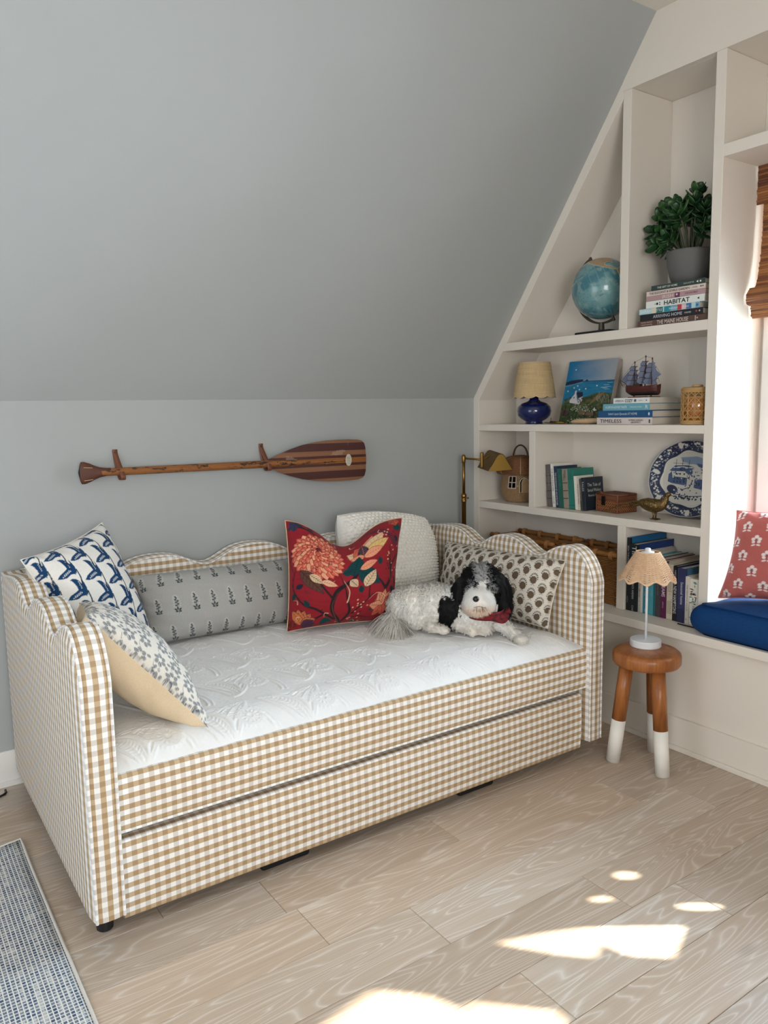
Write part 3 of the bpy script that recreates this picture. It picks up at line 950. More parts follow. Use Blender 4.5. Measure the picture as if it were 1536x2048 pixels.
cushion('lumbar_cushion', 'long grey lumbar cushion woven with small dark sprigs in white halos', (-2.000, -0.305, 0.566), (-1.25, -0.322, 0.558), (-1.25, -0.205, 0.824), (-2.030, -0.190, 0.836),
        0.20, 320, 135, sc, back=(168, 166, 160), pinch=0.03, seed=5, fold=0.005)

# ---- red floral cushion
rc = Canvas(0.5, 0.5, 900, L3(146, 32, 42))
yy, xx = np.mgrid[0:rc.ny, 0:rc.nx]
rc.A *= (0.9 + 0.2 * vnoise(xx / 60.0, yy / 9.0, 3))[..., None].astype(np.float32)
rr_ = random.Random(4)
BR_, BR2, TEAL, CORAL, PEACH, CREAM_, DRED, NV = L3(44, 30, 36), L3(96, 62, 50), L3(20, 66, 68), L3(214, 100, 80), L3(232, 158, 124), L3(226, 194, 156), L3(92, 26, 34), L3(36, 44, 66)


def rs(pts, w, c, taper=True, n=6):
    P = catmull(np.array(pts) * 0.5, n); rc.stroke(P, w, c, taper=taper)


def rleaf(x, y, L, W, rot, c, vein=None, edge=None):
    x, y, L, W = x * .5, y * .5, L * .5, W * .5
    co, si = math.cos(rot), math.sin(rot); P = []
    for k in range(21):
        t_ = k / 20; P.append((t_ * L, W * math.sin(PI * t_ ** 0.8)))
    for k in range(20, -1, -1):
        t_ = k / 20; P.append((t_ * L, -W * math.sin(PI * t_ ** 0.8)))
    Q = [(x + a * co - b * si, y + a * si + b * co) for a, b in P]
    if edge is not None: rc.stroke(Q, 0.004, edge)
    rc.poly(Q, c)
    if vein is not None:
        rc.stroke([(x, y), (x + L * .95 * co, y + L * .95 * si)], 0.0018, vein)
        for k in range(1, 6):
            for s_ in (-1, 1):
                a0 = (L * k / 7, 0); a1 = (L * (k / 7 + .12), s_ * W * .7)
                rc.stroke([(x + a0[0] * co, y + a0[0] * si), (x + a1[0] * co - a1[1] * si, y + a1[0] * si + a1[1] * co)], 0.0011, vein)


# branches
rs([(.47, .03), (.44, .12), (.38, .22), (.38, .32), (.42, .42), (.52, .50), (.56, .56)], 0.016, BR_, False); rs([(.46, .05), (.38, .24), (.39, .33), (.42, .41)], 0.006, BR2)
rs([(.40, .14), (.27, .22), (.15, .26), (.08, .36), (.07, .48), (.12, .58)], 0.012, BR_); rs([(.38, .33), (.30, .42), (.24, .50), (.14, .52)], 0.010, BR_)
rs([(.47, .08), (.52, .20), (.49, .32), (.47, .42), (.42, .55)], 0.013, BR_); rs([(.49, .30), (.50, .40), (.45, .50)], 0.005, CREAM_)
rs([(.54, .18), (.62, .26), (.70, .32), (.77, .30)], 0.007, BR_); rs([(.80, .34), (.84, .42), (.83, .55), (.82, .70)], 0.017, BR_); rs([(.82, .50), (.90, .60), (.97, .68)], 0.012, BR_)
rs([(.80, .34), (.74, .42), (.68, .48)], 0.012, BR_); rs([(.84, .40), (.82, .52), (.83, .66)], 0.005, BR2)
rs([(.05, .92), (.15, .90), (.24, .85), (.30, .80)], 0.011, BR_); rs([(.60, .90), (.76, .96), (.90, .92)], 0.006, BR_)
rs([(.30, .18), (.22, .14), (.14, .20), (.06, .18)], .008, BR_); rs([(.52, .12), (.60, .14), (.70, .10), (.78, .12)], .007, BR_); rs([(.88, .42), (.93, .30), (.90, .20)], .007, BR_); rs([(.66, .30), (.66, .40), (.72, .46)], .006, BR_); rs([(.06, .70), (.04, .60), (.08, .50)], .006, BR_)
for lx, ly, la in ((.20, .24, 2.2), (.10, .38, .6), (.60, .36, 1.9), (.68, .18, .4), (.90, .30, 2.4), (.94, .44, 1.2), (.36, .10, 2.8), (.55, .06, .5), (.06, .28, 1.2), (.74, .55, 1.8), (.92, .74, 2.2), (.40, .92, .4), (.16, .94, 5.6)): rleaf(lx, ly, .07, .022, la, rr_.choice((TEAL, NV, BR2)), BR_)
# dahlia
cx, cy = .255, .665
for ring, (rad, np_, L, W) in enumerate(((.205, 26, .075, .030), (.165, 23, .075, .028), (.125, 19, .07, .026), (.088, 15, .06, .022), (.055, 11, .05, .018))):
    for k in range(np_):
        a = k / np_ * 2 * PI + ring * .2
        col_ = CORAL * (0.92 + .2 * rr_.random()) if k % 3 else PEACH
        px, py = cx + (rad - L) * math.cos(a), cy + (rad - L) * math.sin(a) * .95 + ring * .012
        rleaf(px, py, L, W, a, col_, None, DRED if k % 2 else L3(150, 60, 50))
        rc.stroke([((px + L * .2 * math.cos(a)) * .5, (py + L * .2 * math.sin(a)) * .5), ((px + L * .8 * math.cos(a)) * .5, (py + L * .8 * math.sin(a)) * .5)], .0016, CREAM_)
for k in range(40):
    a, r = rr_.uniform(0, 6.3), rr_.uniform(0, .045); rc.ellipse((cx - .01 + r * math.cos(a)) * .5, (cy + .055 + .6 * r * math.sin(a)) * .5, .003, .002, DRED)
# lily with frilled petals
for a, c, L, W in ((2.5, CREAM_, .15, .05), (2.0, CORAL, .14, .05), (1.1, PEACH, .2, .06), (.75, CREAM_, .25, .07), (.45, L3(220, 190, 120), .24, .05), (1.6, NV, .13, .04), (.2, PEACH, .16, .04), (2.9, PEACH, .1, .03)):
    rleaf(.60, .665, L, W, a, c, L3(190, 110, 80), L3(140, 70, 60))
for k in range(22):
    a = .2 + k / 22 * 1.2; rc.stroke([((.60 + .26 * math.cos(a)) * .5, (.66 + .24 * math.sin(a)) * .5), ((.60 + .31 * math.cos(a)) * .5, (.66 + .27 * math.sin(a)) * .5)], .0035, NV)
rleaf(.57, .60, .06, .02, -1.3, TEAL); rleaf(.52, .53, .16, .06, 1.3, TEAL, L3(12, 38, 44), NV); rleaf(.44, .56, .10, .035, .3, TEAL, L3(12, 38, 44)); rleaf(.56, .56, .24, .055, -.75, TEAL, L3(12, 38, 44), NV)
rleaf(.57, .57, .14, .035, .15, PEACH, CORAL); rleaf(.62, .40, .14, .05, 1.0, CREAM_, NV, NV); rleaf(.50, .50, .10, .03, -.9, CREAM_, NV)
rleaf(.13, .53, .24, .05, -.75, BR2, BR_, NV); rleaf(.20, .50, .12, .03, -.5, CREAM_, BR_); rleaf(.29, .46, .12, .025, -.1, CREAM_, CORAL)
# lower flowers and leaves
for a in (.9, 1.3, 1.7, 2.1, .5): rleaf(.13, .08, .13, .04, a, L3(206, 118, 66), L3(110, 50, 60), L3(70, 34, 62))
for a in (.2, -.3, .5): rleaf(.13, .07, .12, .04, a, L3(84, 44, 66), NV)
for a in (2.6, 2.0, 3.1, 1.4): rleaf(.05, .04, .08, .03, a, DRED, L3(150, 60, 50))
for a, L in ((2.4, .1), (2.0, .13), (1.5, .13), (1.0, .12), (.6, .1), (2.9, .12), (.2, .09), (-.4, .08), (-2.2, .1), (-1.2, .1)): rleaf(.79, .20, L, .035, a, PEACH if L > .1 else CORAL, L3(130, 50, 50), L3(120, 60, 40))
rs([(.79, .21), (.80, .28), (.72, .32), (.66, .28)], .004, CREAM_)
rleaf(.30, .14, .10, .03, -.4, TEAL); rleaf(.33, .14, .09, .03, -2.0, TEAL); rleaf(.88, .86, .08, .03, .4, TEAL); rleaf(.95, .86, .07, .025, 2.3, TEAL)
for a in (0, 1.2, 2.4, 3.6, 4.8): rleaf(.90, .94, .05, .02, a, CORAL, DRED)
for a in (0, 1.2, 2.4, 3.6, 4.8): rleaf(.07, .93, .06, .022, a, L3(60, 60, 84), NV)
for k in range(70):
    x, y = rr_.choice(((.55, .14), (.60, .20), (.83, .56), (.85, .68), (.36, .88), (.65, .08), (.42, .06), (.9, .5), (.8, .8), (.6, .27)))
    x += rr_.gauss(0, .03); y += rr_.gauss(0, .03)
    rc.ellipse(x * .5, y * .5, .0034, .0030, rr_.choice((CREAM_, PEACH, L3(70, 24, 44))), rot=k)
for k in range(26):
    x, y = rr_.uniform(.04, .96), rr_.uniform(.04, .96); a = rr_.uniform(0, 6)
    rs([(x, y), (x + .03 * math.cos(a), y + .03 * math.sin(a)), (x + .05 * math.cos(a + .8), y + .05 * math.sin(a + .8))], .003, rr_.choice((CREAM_, BR_, NV)))


def chop(P, U, Vv, side, prof):
    d = 0.115 * np.exp(-((U - 0.47) / 0.24) ** 2) * np.clip((Vv - 0.3) / 0.7, 0, 1) ** 1.6
    P = P.copy(); P[..., 2] -= d
    crease = 0.05 * np.exp(-((U - 0.47) / 0.10) ** 2) * np.clip((Vv - 0.45) / 0.55, 0, 1) * prof
    P[..., 1] += side * crease * 0.9
    return P


cushion('square_cushion', 'red square cushion with a large coral dahlia print and chopped top', (-1.462, -0.462, 0.562), (-0.996, -0.592, 0.562), (-0.872, -0.500, 1.006), (-1.402, -0.362, 1.030),
        0.19, 250, 240, rc, back=(150, 40, 48), pinch=0.05, seed=7, deform=chop, fold=0.004, bulge_back=0.35, welt=(214, 176, 140))

# ---- chunky knit cushion
def knit(U, Vv):
    x = U * 0.56 / 0.023; y = Vv * 0.44 / 0.0155
    row = np.floor(y); fx = (x + 0.5 * (row % 2)); fy = y - row
    a = np.abs(np.sin(PI * fx)) ** 0.55; b = np.abs(np.sin(PI * fy)) ** 0.5
    return 0.0150 * (a * b) + 0.001 * np.sin(2 * PI * (fx * 2 + fy))


t = NT('chunky_wool'); v = t.coord('Object')
t.base(t.mix(t.noise(v, 60, 3), lin((226, 222, 214)), lin((242, 239, 232)))); t.set(0.95, spec=0.1, sheen=0.2); t.bump(t.noise(v, 900, 3), 0.5, 0.0012)
cushion('square_cushion', 'off-white chunky knit cushion behind the red cushion', (-1.065, -0.385, 0.562), (-0.552, -0.350, 0.560), (-0.515, -0.220, 0.960), (-1.090, -0.235, 1.030),
        0.22, 240, 240, None, (220, 215, 206), back=(214, 208, 198), mat=t.m, pinch=-0.03, roundc=0.32, seed=9, relief=knit, power=3.2, fold=0.003)

# ---- cream cushion with brown block-printed flowers
kc = Canvas(0.76, 0.31, 900, L3(222, 215, 203))
BRN, DK = L3(112, 94, 74), L3(58, 52, 50)
for i in range(-1, 20):
    for j in range(-1, 7):
        x = i * 0.0425 + 0.02; y = j * 0.056 + (0.028 if i % 2 else 0) - 0.005
        for k in range(9):
            a = k / 9 * 2 * PI; kc.ellipse(x + .0098 * math.cos(a), y + .0092 * math.sin(a), .0056, .0054, BRN)
        kc.ellipse(x, y, .0110, .0106, BRN)
        for r_, n_ in ((.0118, 15), (.008, 11), (.004, 6)):
            for k in range(n_):
                a0 = k / n_ * 2 * PI; kc.stroke([(x + r_ * math.cos(a0), y + r_ * math.sin(a0)), (x + r_ * math.cos(a0 + .28), y + r_ * math.sin(a0 + .28))], .0013, DK)
        for k in range(9):
            a = PI * (0.04 + .92 * k / 8); kc.ellipse(x + .0172 * math.cos(a), y + .004 + .0205 * math.sin(a), .0023, .0025, DK)
        for k in range(6):
            a = PI * (0.16 + .68 * k / 5); kc.ellipse(x + .0140 * math.cos(a), y + .005 + .0158 * math.sin(a), .0016, .0017, DK)
        for s_ in (-1, 1): kc.stroke([(x, y - .014), (x + s_ * .004, y - .019), (x + s_ * .008, y - .019)], .0013, DK)
cushion('lumbar_cushion', 'cream lumbar cushion with rows of brown block-printed flowers beside the dog', (-0.612, -0.440, 0.564), (-0.548, -1.105, 0.560), (-0.492, -1.150, 0.853), (-0.505, -0.372, 0.838),
        0.16, 330, 140, kc, back=(214, 206, 194), pinch=0.035, seed=12, fold=0.006, bulge_back=0.3, welt=(216, 209, 197))

# ---- cream cushion embroidered in grey blue, leaning on the left arm
ec = Canvas(0.48, 0.48, 900, L3(226, 219, 208))
GB = L3(66, 82, 98)
re_ = random.Random(6)


def hatch_petal(x, y, L, W, rot):
    co, si = math.cos(rot), math.sin(rot)
    n = max(3, int(L / 0.0030))
    for k in range(n):
        t_ = (k + .5) / n; w = W * math.sin(PI * t_) ** .7
        p = (x + t_ * L * co, y + t_ * L * si)
        ec.stroke([(p[0] - w * .3 * co + w * si, p[1] - w * .3 * si - w * co), (p[0] + w * .3 * co - w * si, p[1] + w * .3 * si + w * co)], .0021, GB)


for i in range(-1, 9):
    for j in range(-1, 9):
        x = i * 0.060 + (0.03 if j % 2 else 0) + re_.uniform(-.004, .004); y = j * 0.058 + re_.uniform(-.004, .004)
        for k in range(6): a = k * PI / 3 + .3; hatch_petal(x + .007 * math.cos(a), y + .007 * math.sin(a), .016, .0066, a)
        for k in range(3):
            a = re_.uniform(0, 6.3); hatch_petal(x + .026 * math.cos(a), y + .026 * math.sin(a), .013, .0045, a + re_.uniform(-1, 1))
        ec.stroke([(x + .02, y), (x + .03, y + .012), (x + .045, y + .016)], .0012, GB)
for k in range(90):
    s_ = k / 90 * .48
    if k % 2 == 0:
        for q_ in ((s_, .006), (s_, .474), (.006, s_), (.474, s_)): ec.ellipse(q_[0], q_[1], .0022, .0022, GB)
cushion('square_cushion', 'cream cushion embroidered with grey-blue flowers, tipped against the striped arm', (-2.122, -1.222, 0.552), (-2.085, -0.745, 0.585), (-2.340, -0.640, 0.862), (-2.400, -0.985, 0.895),
        0.215, 240, 240, ec, back=(233, 212, 180), pinch=0.05, seed=15, fold=0.006, bulge_back=0.58, power=2.2)

# ---- window nook: blue box cushion and terracotta pillow
t = NT('blue_linen'); v = t.coord('Object')
wv = t.noise(t.coord('Object', scale=(300, 60, 300)), 1.0, 2)
t.base(t.mix(wv, lin((4, 44, 92)), lin((10, 68, 124)))); t.set(0.75, spec=0.25); t.bump(t.noise(v, 700, 2), 0.3, 0.001)
n1, n2 = 60, 90
Vb = []; cxm, cym = 0.085, -1.9185; hx, hy = 0.178, 0.402; z0, z1 = 0.546, 0.672
U, W = np.meshgrid(np.linspace(0, 1, n2), np.linspace(0, 2 * PI, 120, endpoint=False), indexing='ij')
# section from bottom centre up around the rim to the top centre
sr = np.where(U < .25, U / .25, np.where(U > .6, 1 - (U - .6) / .4, 1.0)); sz = np.where(U < .25, 0, np.where(U > .6, 1, (U - .25) / .35))
ca, sa = np.cos(W), np.sin(W); sq = 1 / (np.abs(ca) ** 16 + np.abs(sa) ** 16) ** (1 / 16)
bul = np.sin(PI * sz) * 0.014
X = cxm + (hx + bul - 0.018 * (np.abs(sz - .5) * 2) ** 4 * (sr > .97)) * sr * ca * sq
Y = cym + (hy + bul - 0.018 * (np.abs(sz - .5) * 2) ** 4 * (sr > .97)) * sr * sa * sq
Z = z0 + (z1 - z0) * sz + np.where(U > .6, 0.034 * (1 - sr ** 2.2), 0) + 0.008 * (vnoise(X * 9, Y * 9, 3) - .5) * (sz > .5)
Y = Y + 0.030 * np.clip(-X / 0.05, 0, 1) * np.clip((Y + 1.62) / 0.10, 0, 1)        # soft front corner swells past the post
Vc = np.stack([X, Y, Z], -1).reshape(-1, 3)
o = link_obj('seat_cushion', mesh_np('seat_cushion', Vc, grid_faces(n2, 120, wrap_v=True, flip=True)), t.m)
tag(o, 'thick navy blue linen cushion on the window seat', 'seat cushion')
pc = Canvas(0.46, 0.46, 900, L3(186, 100, 95))
PWH = L3(232, 218, 214); GR2 = L3(92, 70, 84)
for i in range(-1, 7):
    for j in range(-1, 7):
        x = .035 + i * .092 + (.046 if j % 2 else 0); y = .03 + j * .066
        k_ = 1.35
        pc.ellipse(x, y + .0135 * k_, .0058 * k_, .0058 * k_, PWH)
        for s_ in (-1, 1):
            pc.ellipse(x + s_ * .0085 * k_, y + .0055 * k_, .0058 * k_, .0056 * k_, PWH); pc.ellipse(x + s_ * .0078 * k_, y - .0035 * k_, .0050 * k_, .0044 * k_, PWH); pc.ellipse(x + s_ * .0070 * k_, y - .0135 * k_, .0064 * k_, .0026 * k_, PWH, rot=-s_ * .3)
        pc.stroke([(x, y - .012 * k_), (x, y + .004 * k_)], .0020, GR2)
        for k in range(5):
            a = .2 + k * .68; pc.stroke([(x + .003 * math.cos(a), y + .002 + .003 * math.sin(a)), (x + .008 * math.cos(a), y + .002 + .008 * math.sin(a))], .0014, GR2)
cushion('square_cushion', 'terracotta pink cushion with small white embroidered flowers on the window seat', (0.02, -1.535, 0.690), (0.20, -1.960, 0.690), (0.245, -1.945, 1.085), (0.10, -1.555, 1.055),
        0.19, 200, 190, pc, back=(176, 96, 92), pinch=0.085, seed=21, fold=0.006, welt=(190, 120, 112))

# ================================================================== books
M_PAGES = None
t = NT('book_pages'); v = t.coord('Object', scale=(1, 1, 1))
st = t.noise(t.coord('Object', scale=(25, 25, 700)), 1.0, 2)
t.base(t.mix(st, lin((196, 184, 166)), lin((228, 220, 206)))); t.set(0.9); M_PAGES = t.m


def cloth_mat(rgb, rough=0.55):
    return plain('cover_%d_%d_%d' % tuple(rgb), rgb, rough, var=0.05, nscale=60, bump=0.05)


def ink(rgb):
    return plain('ink_%d_%d_%d' % tuple(rgb), rgb, 0.6, var=0.02)


def book(label, W, T, Dp, cover, texts=(), group=None, bands=(), marks=()):
    """book lying flat: spine on local x=0 facing -x, spine along y (W, centred), depth +x (Dp), thickness +z (T).
    texts: (string, y centre [reader's left = +y], z centre, height, colour, maxwidth, bold)"""
    r = thing('book', label, 'book', group=group)
    cm = cloth_mat(cover); b = 0.0022
    mb = MB(); mb.box(0.0, Dp, -W / 2, W / 2, 0, b); mb.box(0.0, Dp, -W / 2, W / 2, T - b, T); mb.box(0.0, b, -W / 2, W / 2, b, T - b)
    mb.build('cover', cm, r, bevel=0.0009, seg=1)
    MB().box(b, Dp - 0.004, -W / 2 + 0.004, W / 2 - 0.004, b, T - b).build('pages', M_PAGES, r)
    for (y0, y1, z0, z1, c) in bands:
        MB().box(-0.0006, 0.0002, y0, y1, z0, z1).build('spine_band', ink(c), r)
    for tx in texts:
        s, yc, zc, hgt, colr, mw = tx[:6]; bold = tx[6] if len(tx) > 6 else 0.0
        me, dim = text_mesh(s, 1.0, 0.0, bold)
        sy = hgt / dim[1]; sx = min(sy * 1.35, mw / dim[0]) if len(tx) < 8 else mw / dim[0]
        o = link_obj('title_lettering', me, ink(colr), r)
        # text x -> -y, text y -> z, text normal -> -x
        o.matrix_local = Matrix(((0, 0, -1, -0.0009), (-sx, 0, 0, yc), (0, sy, 0, zc), (0, 0, 0, 1)))
    for (kind, yc, zc, s, c) in marks:
        mb = MB()
        if kind == 'tri': mb.add([(-0.0009, yc + s, zc), (-0.0009, yc - s * .6, zc + s * .8), (-0.0009, yc - s * .6, zc - s * .8)], [(0, 1, 2)])
        elif kind == 'dot': mb.add([(-0.0009, yc + s * math.cos(a), zc + s * math.sin(a)) for a in np.arange(10) / 10 * 2 * PI], [tuple(range(10))])
        elif kind == 'diamond': mb.add([(-0.0009, yc + s * .6, zc), (-0.0009, yc, zc + s), (-0.0009, yc - s * .6, zc), (-0.0009, yc, zc - s)], [(0, 1, 2, 3)])
        mb.build('spine_mark', ink(c), r)
    return r


def lay(r, x, y, z, rz=0.0):
    r.location = (x, y, z); r.rotation_euler = (0, 0, rz)


def stand(r, T, H, x, y, z, lean=0.0, rz=0.0):
    """stand a book made lying: spine stays facing -x, spine runs along z (its +y end, the reader's left, at the top); y = left side face at base.
    leans with its top towards +y (left)"""
    # local y -> +z, local z -> -y , local x -> x
    R = Matrix(((1, 0, 0), (0, 0, -1), (0, 1, 0))).to_4x4()
    Lm = Matrix.Rotation(lean, 4, 'X')
    r.matrix_world = Matrix.Translation((x, y, z)) @ Matrix.Rotation(rz, 4, 'Z') @ Lm @ R @ Matrix.Translation((0, H / 2, 0))


WHT = (232, 228, 220); BLK = (28, 28, 30)
# ---- stack under the plant (top shelf): bottom to top
g1 = 'stacked books under the plant'
Z = 1.8455
st1 = [
    # W, T, Dp, cover, y centre, label, texts, bands, marks
    (0.345, 0.030, 0.25, (92, 66, 58), -1.267, 'brown wood-patterned book with pale title at the bottom of the stack under the plant',
     [('THE MAINE HOUSE', -0.005, .0155, .020, (206, 196, 186), .155, .012), ('MAURA McEVOY', .125, .021, .0055, (214, 200, 190), .06), ('& BASHA BURWELL', .125, .010, .0055, (214, 200, 190), .06)], [(-.118, -.114, .004, .026, (190, 178, 168))], [('dot', -.125, .015, .004, (190, 178, 168))]),
    (0.312, 0.030, 0.25, (26, 28, 34), -1.262, 'black book with a pale serif title in the stack under the plant',
     [('ARRIVING HOME', .015, .0145, .015, (196, 200, 204), .145, .0), ('FARMER', -.085, .0145, .0075, (206, 206, 206), .032)], [], [('dot', -.125, .016, .005, (166, 60, 50)), ('dot', -.140, .016, .004, (196, 190, 180))]),
    (0.300, 0.0265, 0.245, (176, 206, 210), -1.250, 'book with a spine of teal, blue and red colour blocks under the plant',
     [('SARAH', .115, .013, .014, (214, 232, 234), .055, .02), ('STYLE', .045, .013, .013, (220, 232, 230), .028), ('SARAH', -.025, .013, .008, WHT, .05), ('STYLE', -.085, .013, .008, WHT, .03)],
     [(.060, .085, .001, .0255, (214, 208, 186)), (.028, .060, .001, .0255, (26, 92, 92)), (-.012, .020, .001, .0255, (30, 132, 150)), (-.045, -.012, .001, .0255, (120, 168, 190)), (-.066, -.045, .001, .0255, (186, 58, 66)), (-.088, -.066, .001, .0255, (214, 186, 190)), (-.112, -.088, .001, .0255, (66, 110, 160)), (-.149, -.132, .001, .0255, (110, 158, 190))], [('dot', -.140, .013, .006, (50, 96, 150))]),
    (0.288, 0.033, 0.25, (222, 226, 220), -1.279, 'white book with a bold black title in the stack under the plant',
     [('HABITAT', -.012, .0165, .021, (24, 24, 26), .125, .015)], [], [('tri', -.116, .0165, .007, BLK), ('dot', .085, .0165, .006, BLK), ('dot', .072, .021, .003, BLK), ('dot', .072, .012, .003, BLK), ('dot', .096, .0165, .0025, (90, 90, 90))]),
    (0.290, 0.0235, 0.25, (176, 142, 146), -1.281, 'dusty pink book with a small plum picture on its spine under the plant',
     [('IRISH', .035, .0118, .016, (222, 206, 204), .055, .01), ('FURLONG BRAY', -.080, .0125, .007, (90, 60, 66), .06)], [(-.024, .0, .001, .0225, (104, 54, 86))], [('dot', -.01, .014, .005, (216, 206, 214))]),
    (0.290, 0.0225, 0.255, (214, 198, 188), -1.281, 'pale beige book with dark capital title in the stack under the plant',
     [('THE ELEGANT & EDIBLE GARDEN', .030, .0115, .0105, (70, 62, 60), .200, .006), ('VATER', -.095, .0115, .006, (120, 108, 104), .024)], [], [('dot', -.124, .0115, .0035, BLK), ('dot', -.133, .0115, .003, BLK)]),
    (0.262, 0.0245, 0.25, (48, 66, 62), -1.292, 'dark green book with white lettering topmost in the stack under the plant',
     [('THE GIFT OF HOME', .050, .012, .009, (216, 214, 206), .10, .01), ('DOUCETTE', -.055, .012, .0065, (206, 206, 198), .048)], [], [('tri', -.096, .012, .0065, WHT), ('dot', -.110, .012, .0045, WHT)]),
]
for W, T, Dp, c, yc, lab, tx, bd, mk in st1:
    k9 = 0.90; T *= k9
    tx = [(a_[0], a_[1], a_[2] * k9, a_[3] * k9) + tuple(a_[4:]) for a_ in tx]; bd = [(b_[0], b_[1], b_[2] * k9, b_[3] * k9, b_[4]) for b_ in bd]; mk = [(m_[0], m_[1], m_[2] * k9, m_[3] * k9, m_[4]) for m_ in mk]
    lay(book(lab, W, T, Dp, c, tx, g1, bd, mk), 0.020, yc, Z); Z += T + 0.0003
STACK1_TOP = Z

# ---- stack under the ship (middle shelf)
g2 = 'stacked books under the model ship'
Z = 1.4135
st2 = [
    (0.318, 0.0325, 0.30, (212, 200, 196), -1.019, 0.030, 'pale book with widely spaced black title at the bottom of the stack under the ship',
     [('TIMELESS', .075, .016, .0165, BLK, .130), ('PATRICK AHEARN', -.07, .0205, .0075, (60, 56, 56), .08, .01), ('ARCHITECT', -.07, .0105, .0075, (60, 56, 56), .055, .01)], [], [('dot', -.145, .020, .004, BLK), ('dot', -.145, .012, .004, BLK)]),
    (0.312, 0.0315, 0.29, (24, 78, 124), -1.022, 0.031, 'strong blue book with white serif title in the stack under the ship',
     [('Isabel López-Quesada AT HOME', .010, .0155, .013, (206, 220, 230), .165)], [], [('diamond', -.138, .016, .009, (206, 220, 230))]),
    (0.268, 0.0320, 0.33, (104, 164, 180), -1.026, 0.034, 'turquoise book with white capital title in the stack under the ship',
     [('A LIFE IN GOOD TASTE', .055, .016, .0105, (226, 236, 236), .125, .006), ('CAROLINE GUERRE', -.058, .016, .0065, (226, 236, 236), .068), ('R', -.118, .016, .016, (226, 236, 236), .014)], [], []),
    (0.205, 0.0255, 0.21, (222, 224, 222), -1.054, 0.036, 'white book with grey title and round mark topmost in the stack under the ship',
     [('AMERICAN', .066, .0122, .010, (84, 88, 92), .048, .0), ('COZY', .012, .0125, .014, (50, 54, 58), .044, .02), ('COURTNEY', -.054, .0125, .005, (130, 130, 130), .022)], [], [('dot', -.024, .0125, .007, (84, 106, 122)), ('dot', -.086, .0125, .003, BLK)]),
]
for W, T, Dp, c, yc, xx_, lab, tx, bd, mk in st2:
    lay(book(lab, W, T, Dp, c, tx, g2, bd, mk) if Dp < .27 else book(lab, W, T, min(Dp, .25), c, tx, g2, bd, mk), xx_, yc, Z, -0.02); Z += T + 0.0003
STACK2_TOP = Z

# ---- leaning books on the third shelf
g3 = 'small standing books on the third shelf'
Zs = 0.9793
row3 = [
    # T, H, Dp, cover, label, texts, bands
    (.034, .222, .13, (96, 88, 88), 'old grey book with worn ribbed spine beside the woven box', [('MEMORIES', .03, .017, .009, (140, 126, 118), .06)], [(.05, .055, 0, .034, (70, 58, 56)), (.01, .015, 0, .034, (76, 52, 50)), (-.03, -.025, 0, .034, (76, 52, 50)), (-.07, -.065, 0, .034, (76, 60, 58))]),
    (.020, .228, .145, (222, 220, 212), 'slim white book with black spine lettering', [('THE SALTWATER', .03, .010, .009, BLK, .12), ('HOUSE', -.075, .010, .008, BLK, .04)], []),
    (.024, .216, .155, (28, 46, 74), 'navy book with white spine lettering', [('THE HOUSEHOLD OF ARCHITECTURE', -.01, .012, .010, (210, 214, 220), .17)], []),
    (.030, .205, .15, (26, 92, 78), 'dark green cloth book standing beside the navy book', [('VILLAGE TALES', .04, .015, .009, (60, 130, 108), .06)], []),
    (.034, .204, .15, (150, 138, 124), 'worn beige cloth book with dark label lines', [('MEMOIRS', .075, .019, .009, (60, 52, 48), .04), ('OF NOVA', .060, .011, .008, (60, 52, 48), .035)], [(.028, .032, 0, .034, (64, 56, 52)), (-.012, -.008, 0, .034, (64, 56, 52)), (-.052, -.048, 0, .034, (64, 56, 52))]),
    (.040, .206, .155, (38, 118, 104), 'wide teal green cloth book', [('LORE', .07, .020, .012, (24, 80, 72), .026)], [(-.085, -.081, 0, .04, (28, 92, 82)), (.05, .052, 0, .04, (28, 92, 82))]),
    (.016, .172, .13, (226, 222, 212), 'thin cream book leaning right of the teal book', [], []),
    (.015, .164, .13, (206, 198, 184), 'thin fawn pamphlet book with dark lettering', [('OUR COASTAL TOWN', 0, .0075, .008, (90, 80, 74), .10)], []),
    (.012, .160, .13, (70, 64, 58), 'very thin dark brown book', [('GARDEN NOTES', .01, .006, .006, (170, 160, 150), .08)], []),
    (.022, .166, .14, (24, 36, 48), 'black book with a cream title on its cover at the end of the row', [('TALES', .04, .011, .010, (190, 196, 200), .05)], []),
]
y = -0.507; lean = -0.095
for T, H, Dp, c, lab, tx, bd in row3:
    r = book(lab, H, T, Dp, c, tx, g3, bd)
    if lab.startswith('black'):
        for s_, zc, hh in (('The Tale of', .045, .016), ('Samuel Whiskers', .018, .016), ('Beatrix Potter', -.008, .011)):
            me, dim = text_mesh(s_, 1.0, 0.0, 0.0); k_ = hh / dim[1]; kx = min(k_, .10 / dim[0])
            o = link_obj('title_lettering', me, ink((196, 196, 188)), r)
            # on the right-hand cover (local +z face): text x -> +x , text up -> +y
            o.matrix_local = Matrix(((kx, 0, 0, .07), (0, k_, 0, zc), (0, 0, 1, T + .0006), (0, 0, 0, 1)))
    stand(r, T, H, 0.075, y, Zs + 0.0004 + T * math.sin(lean) * 0, lean)
    y -= T / math.cos(lean) + 0.0012

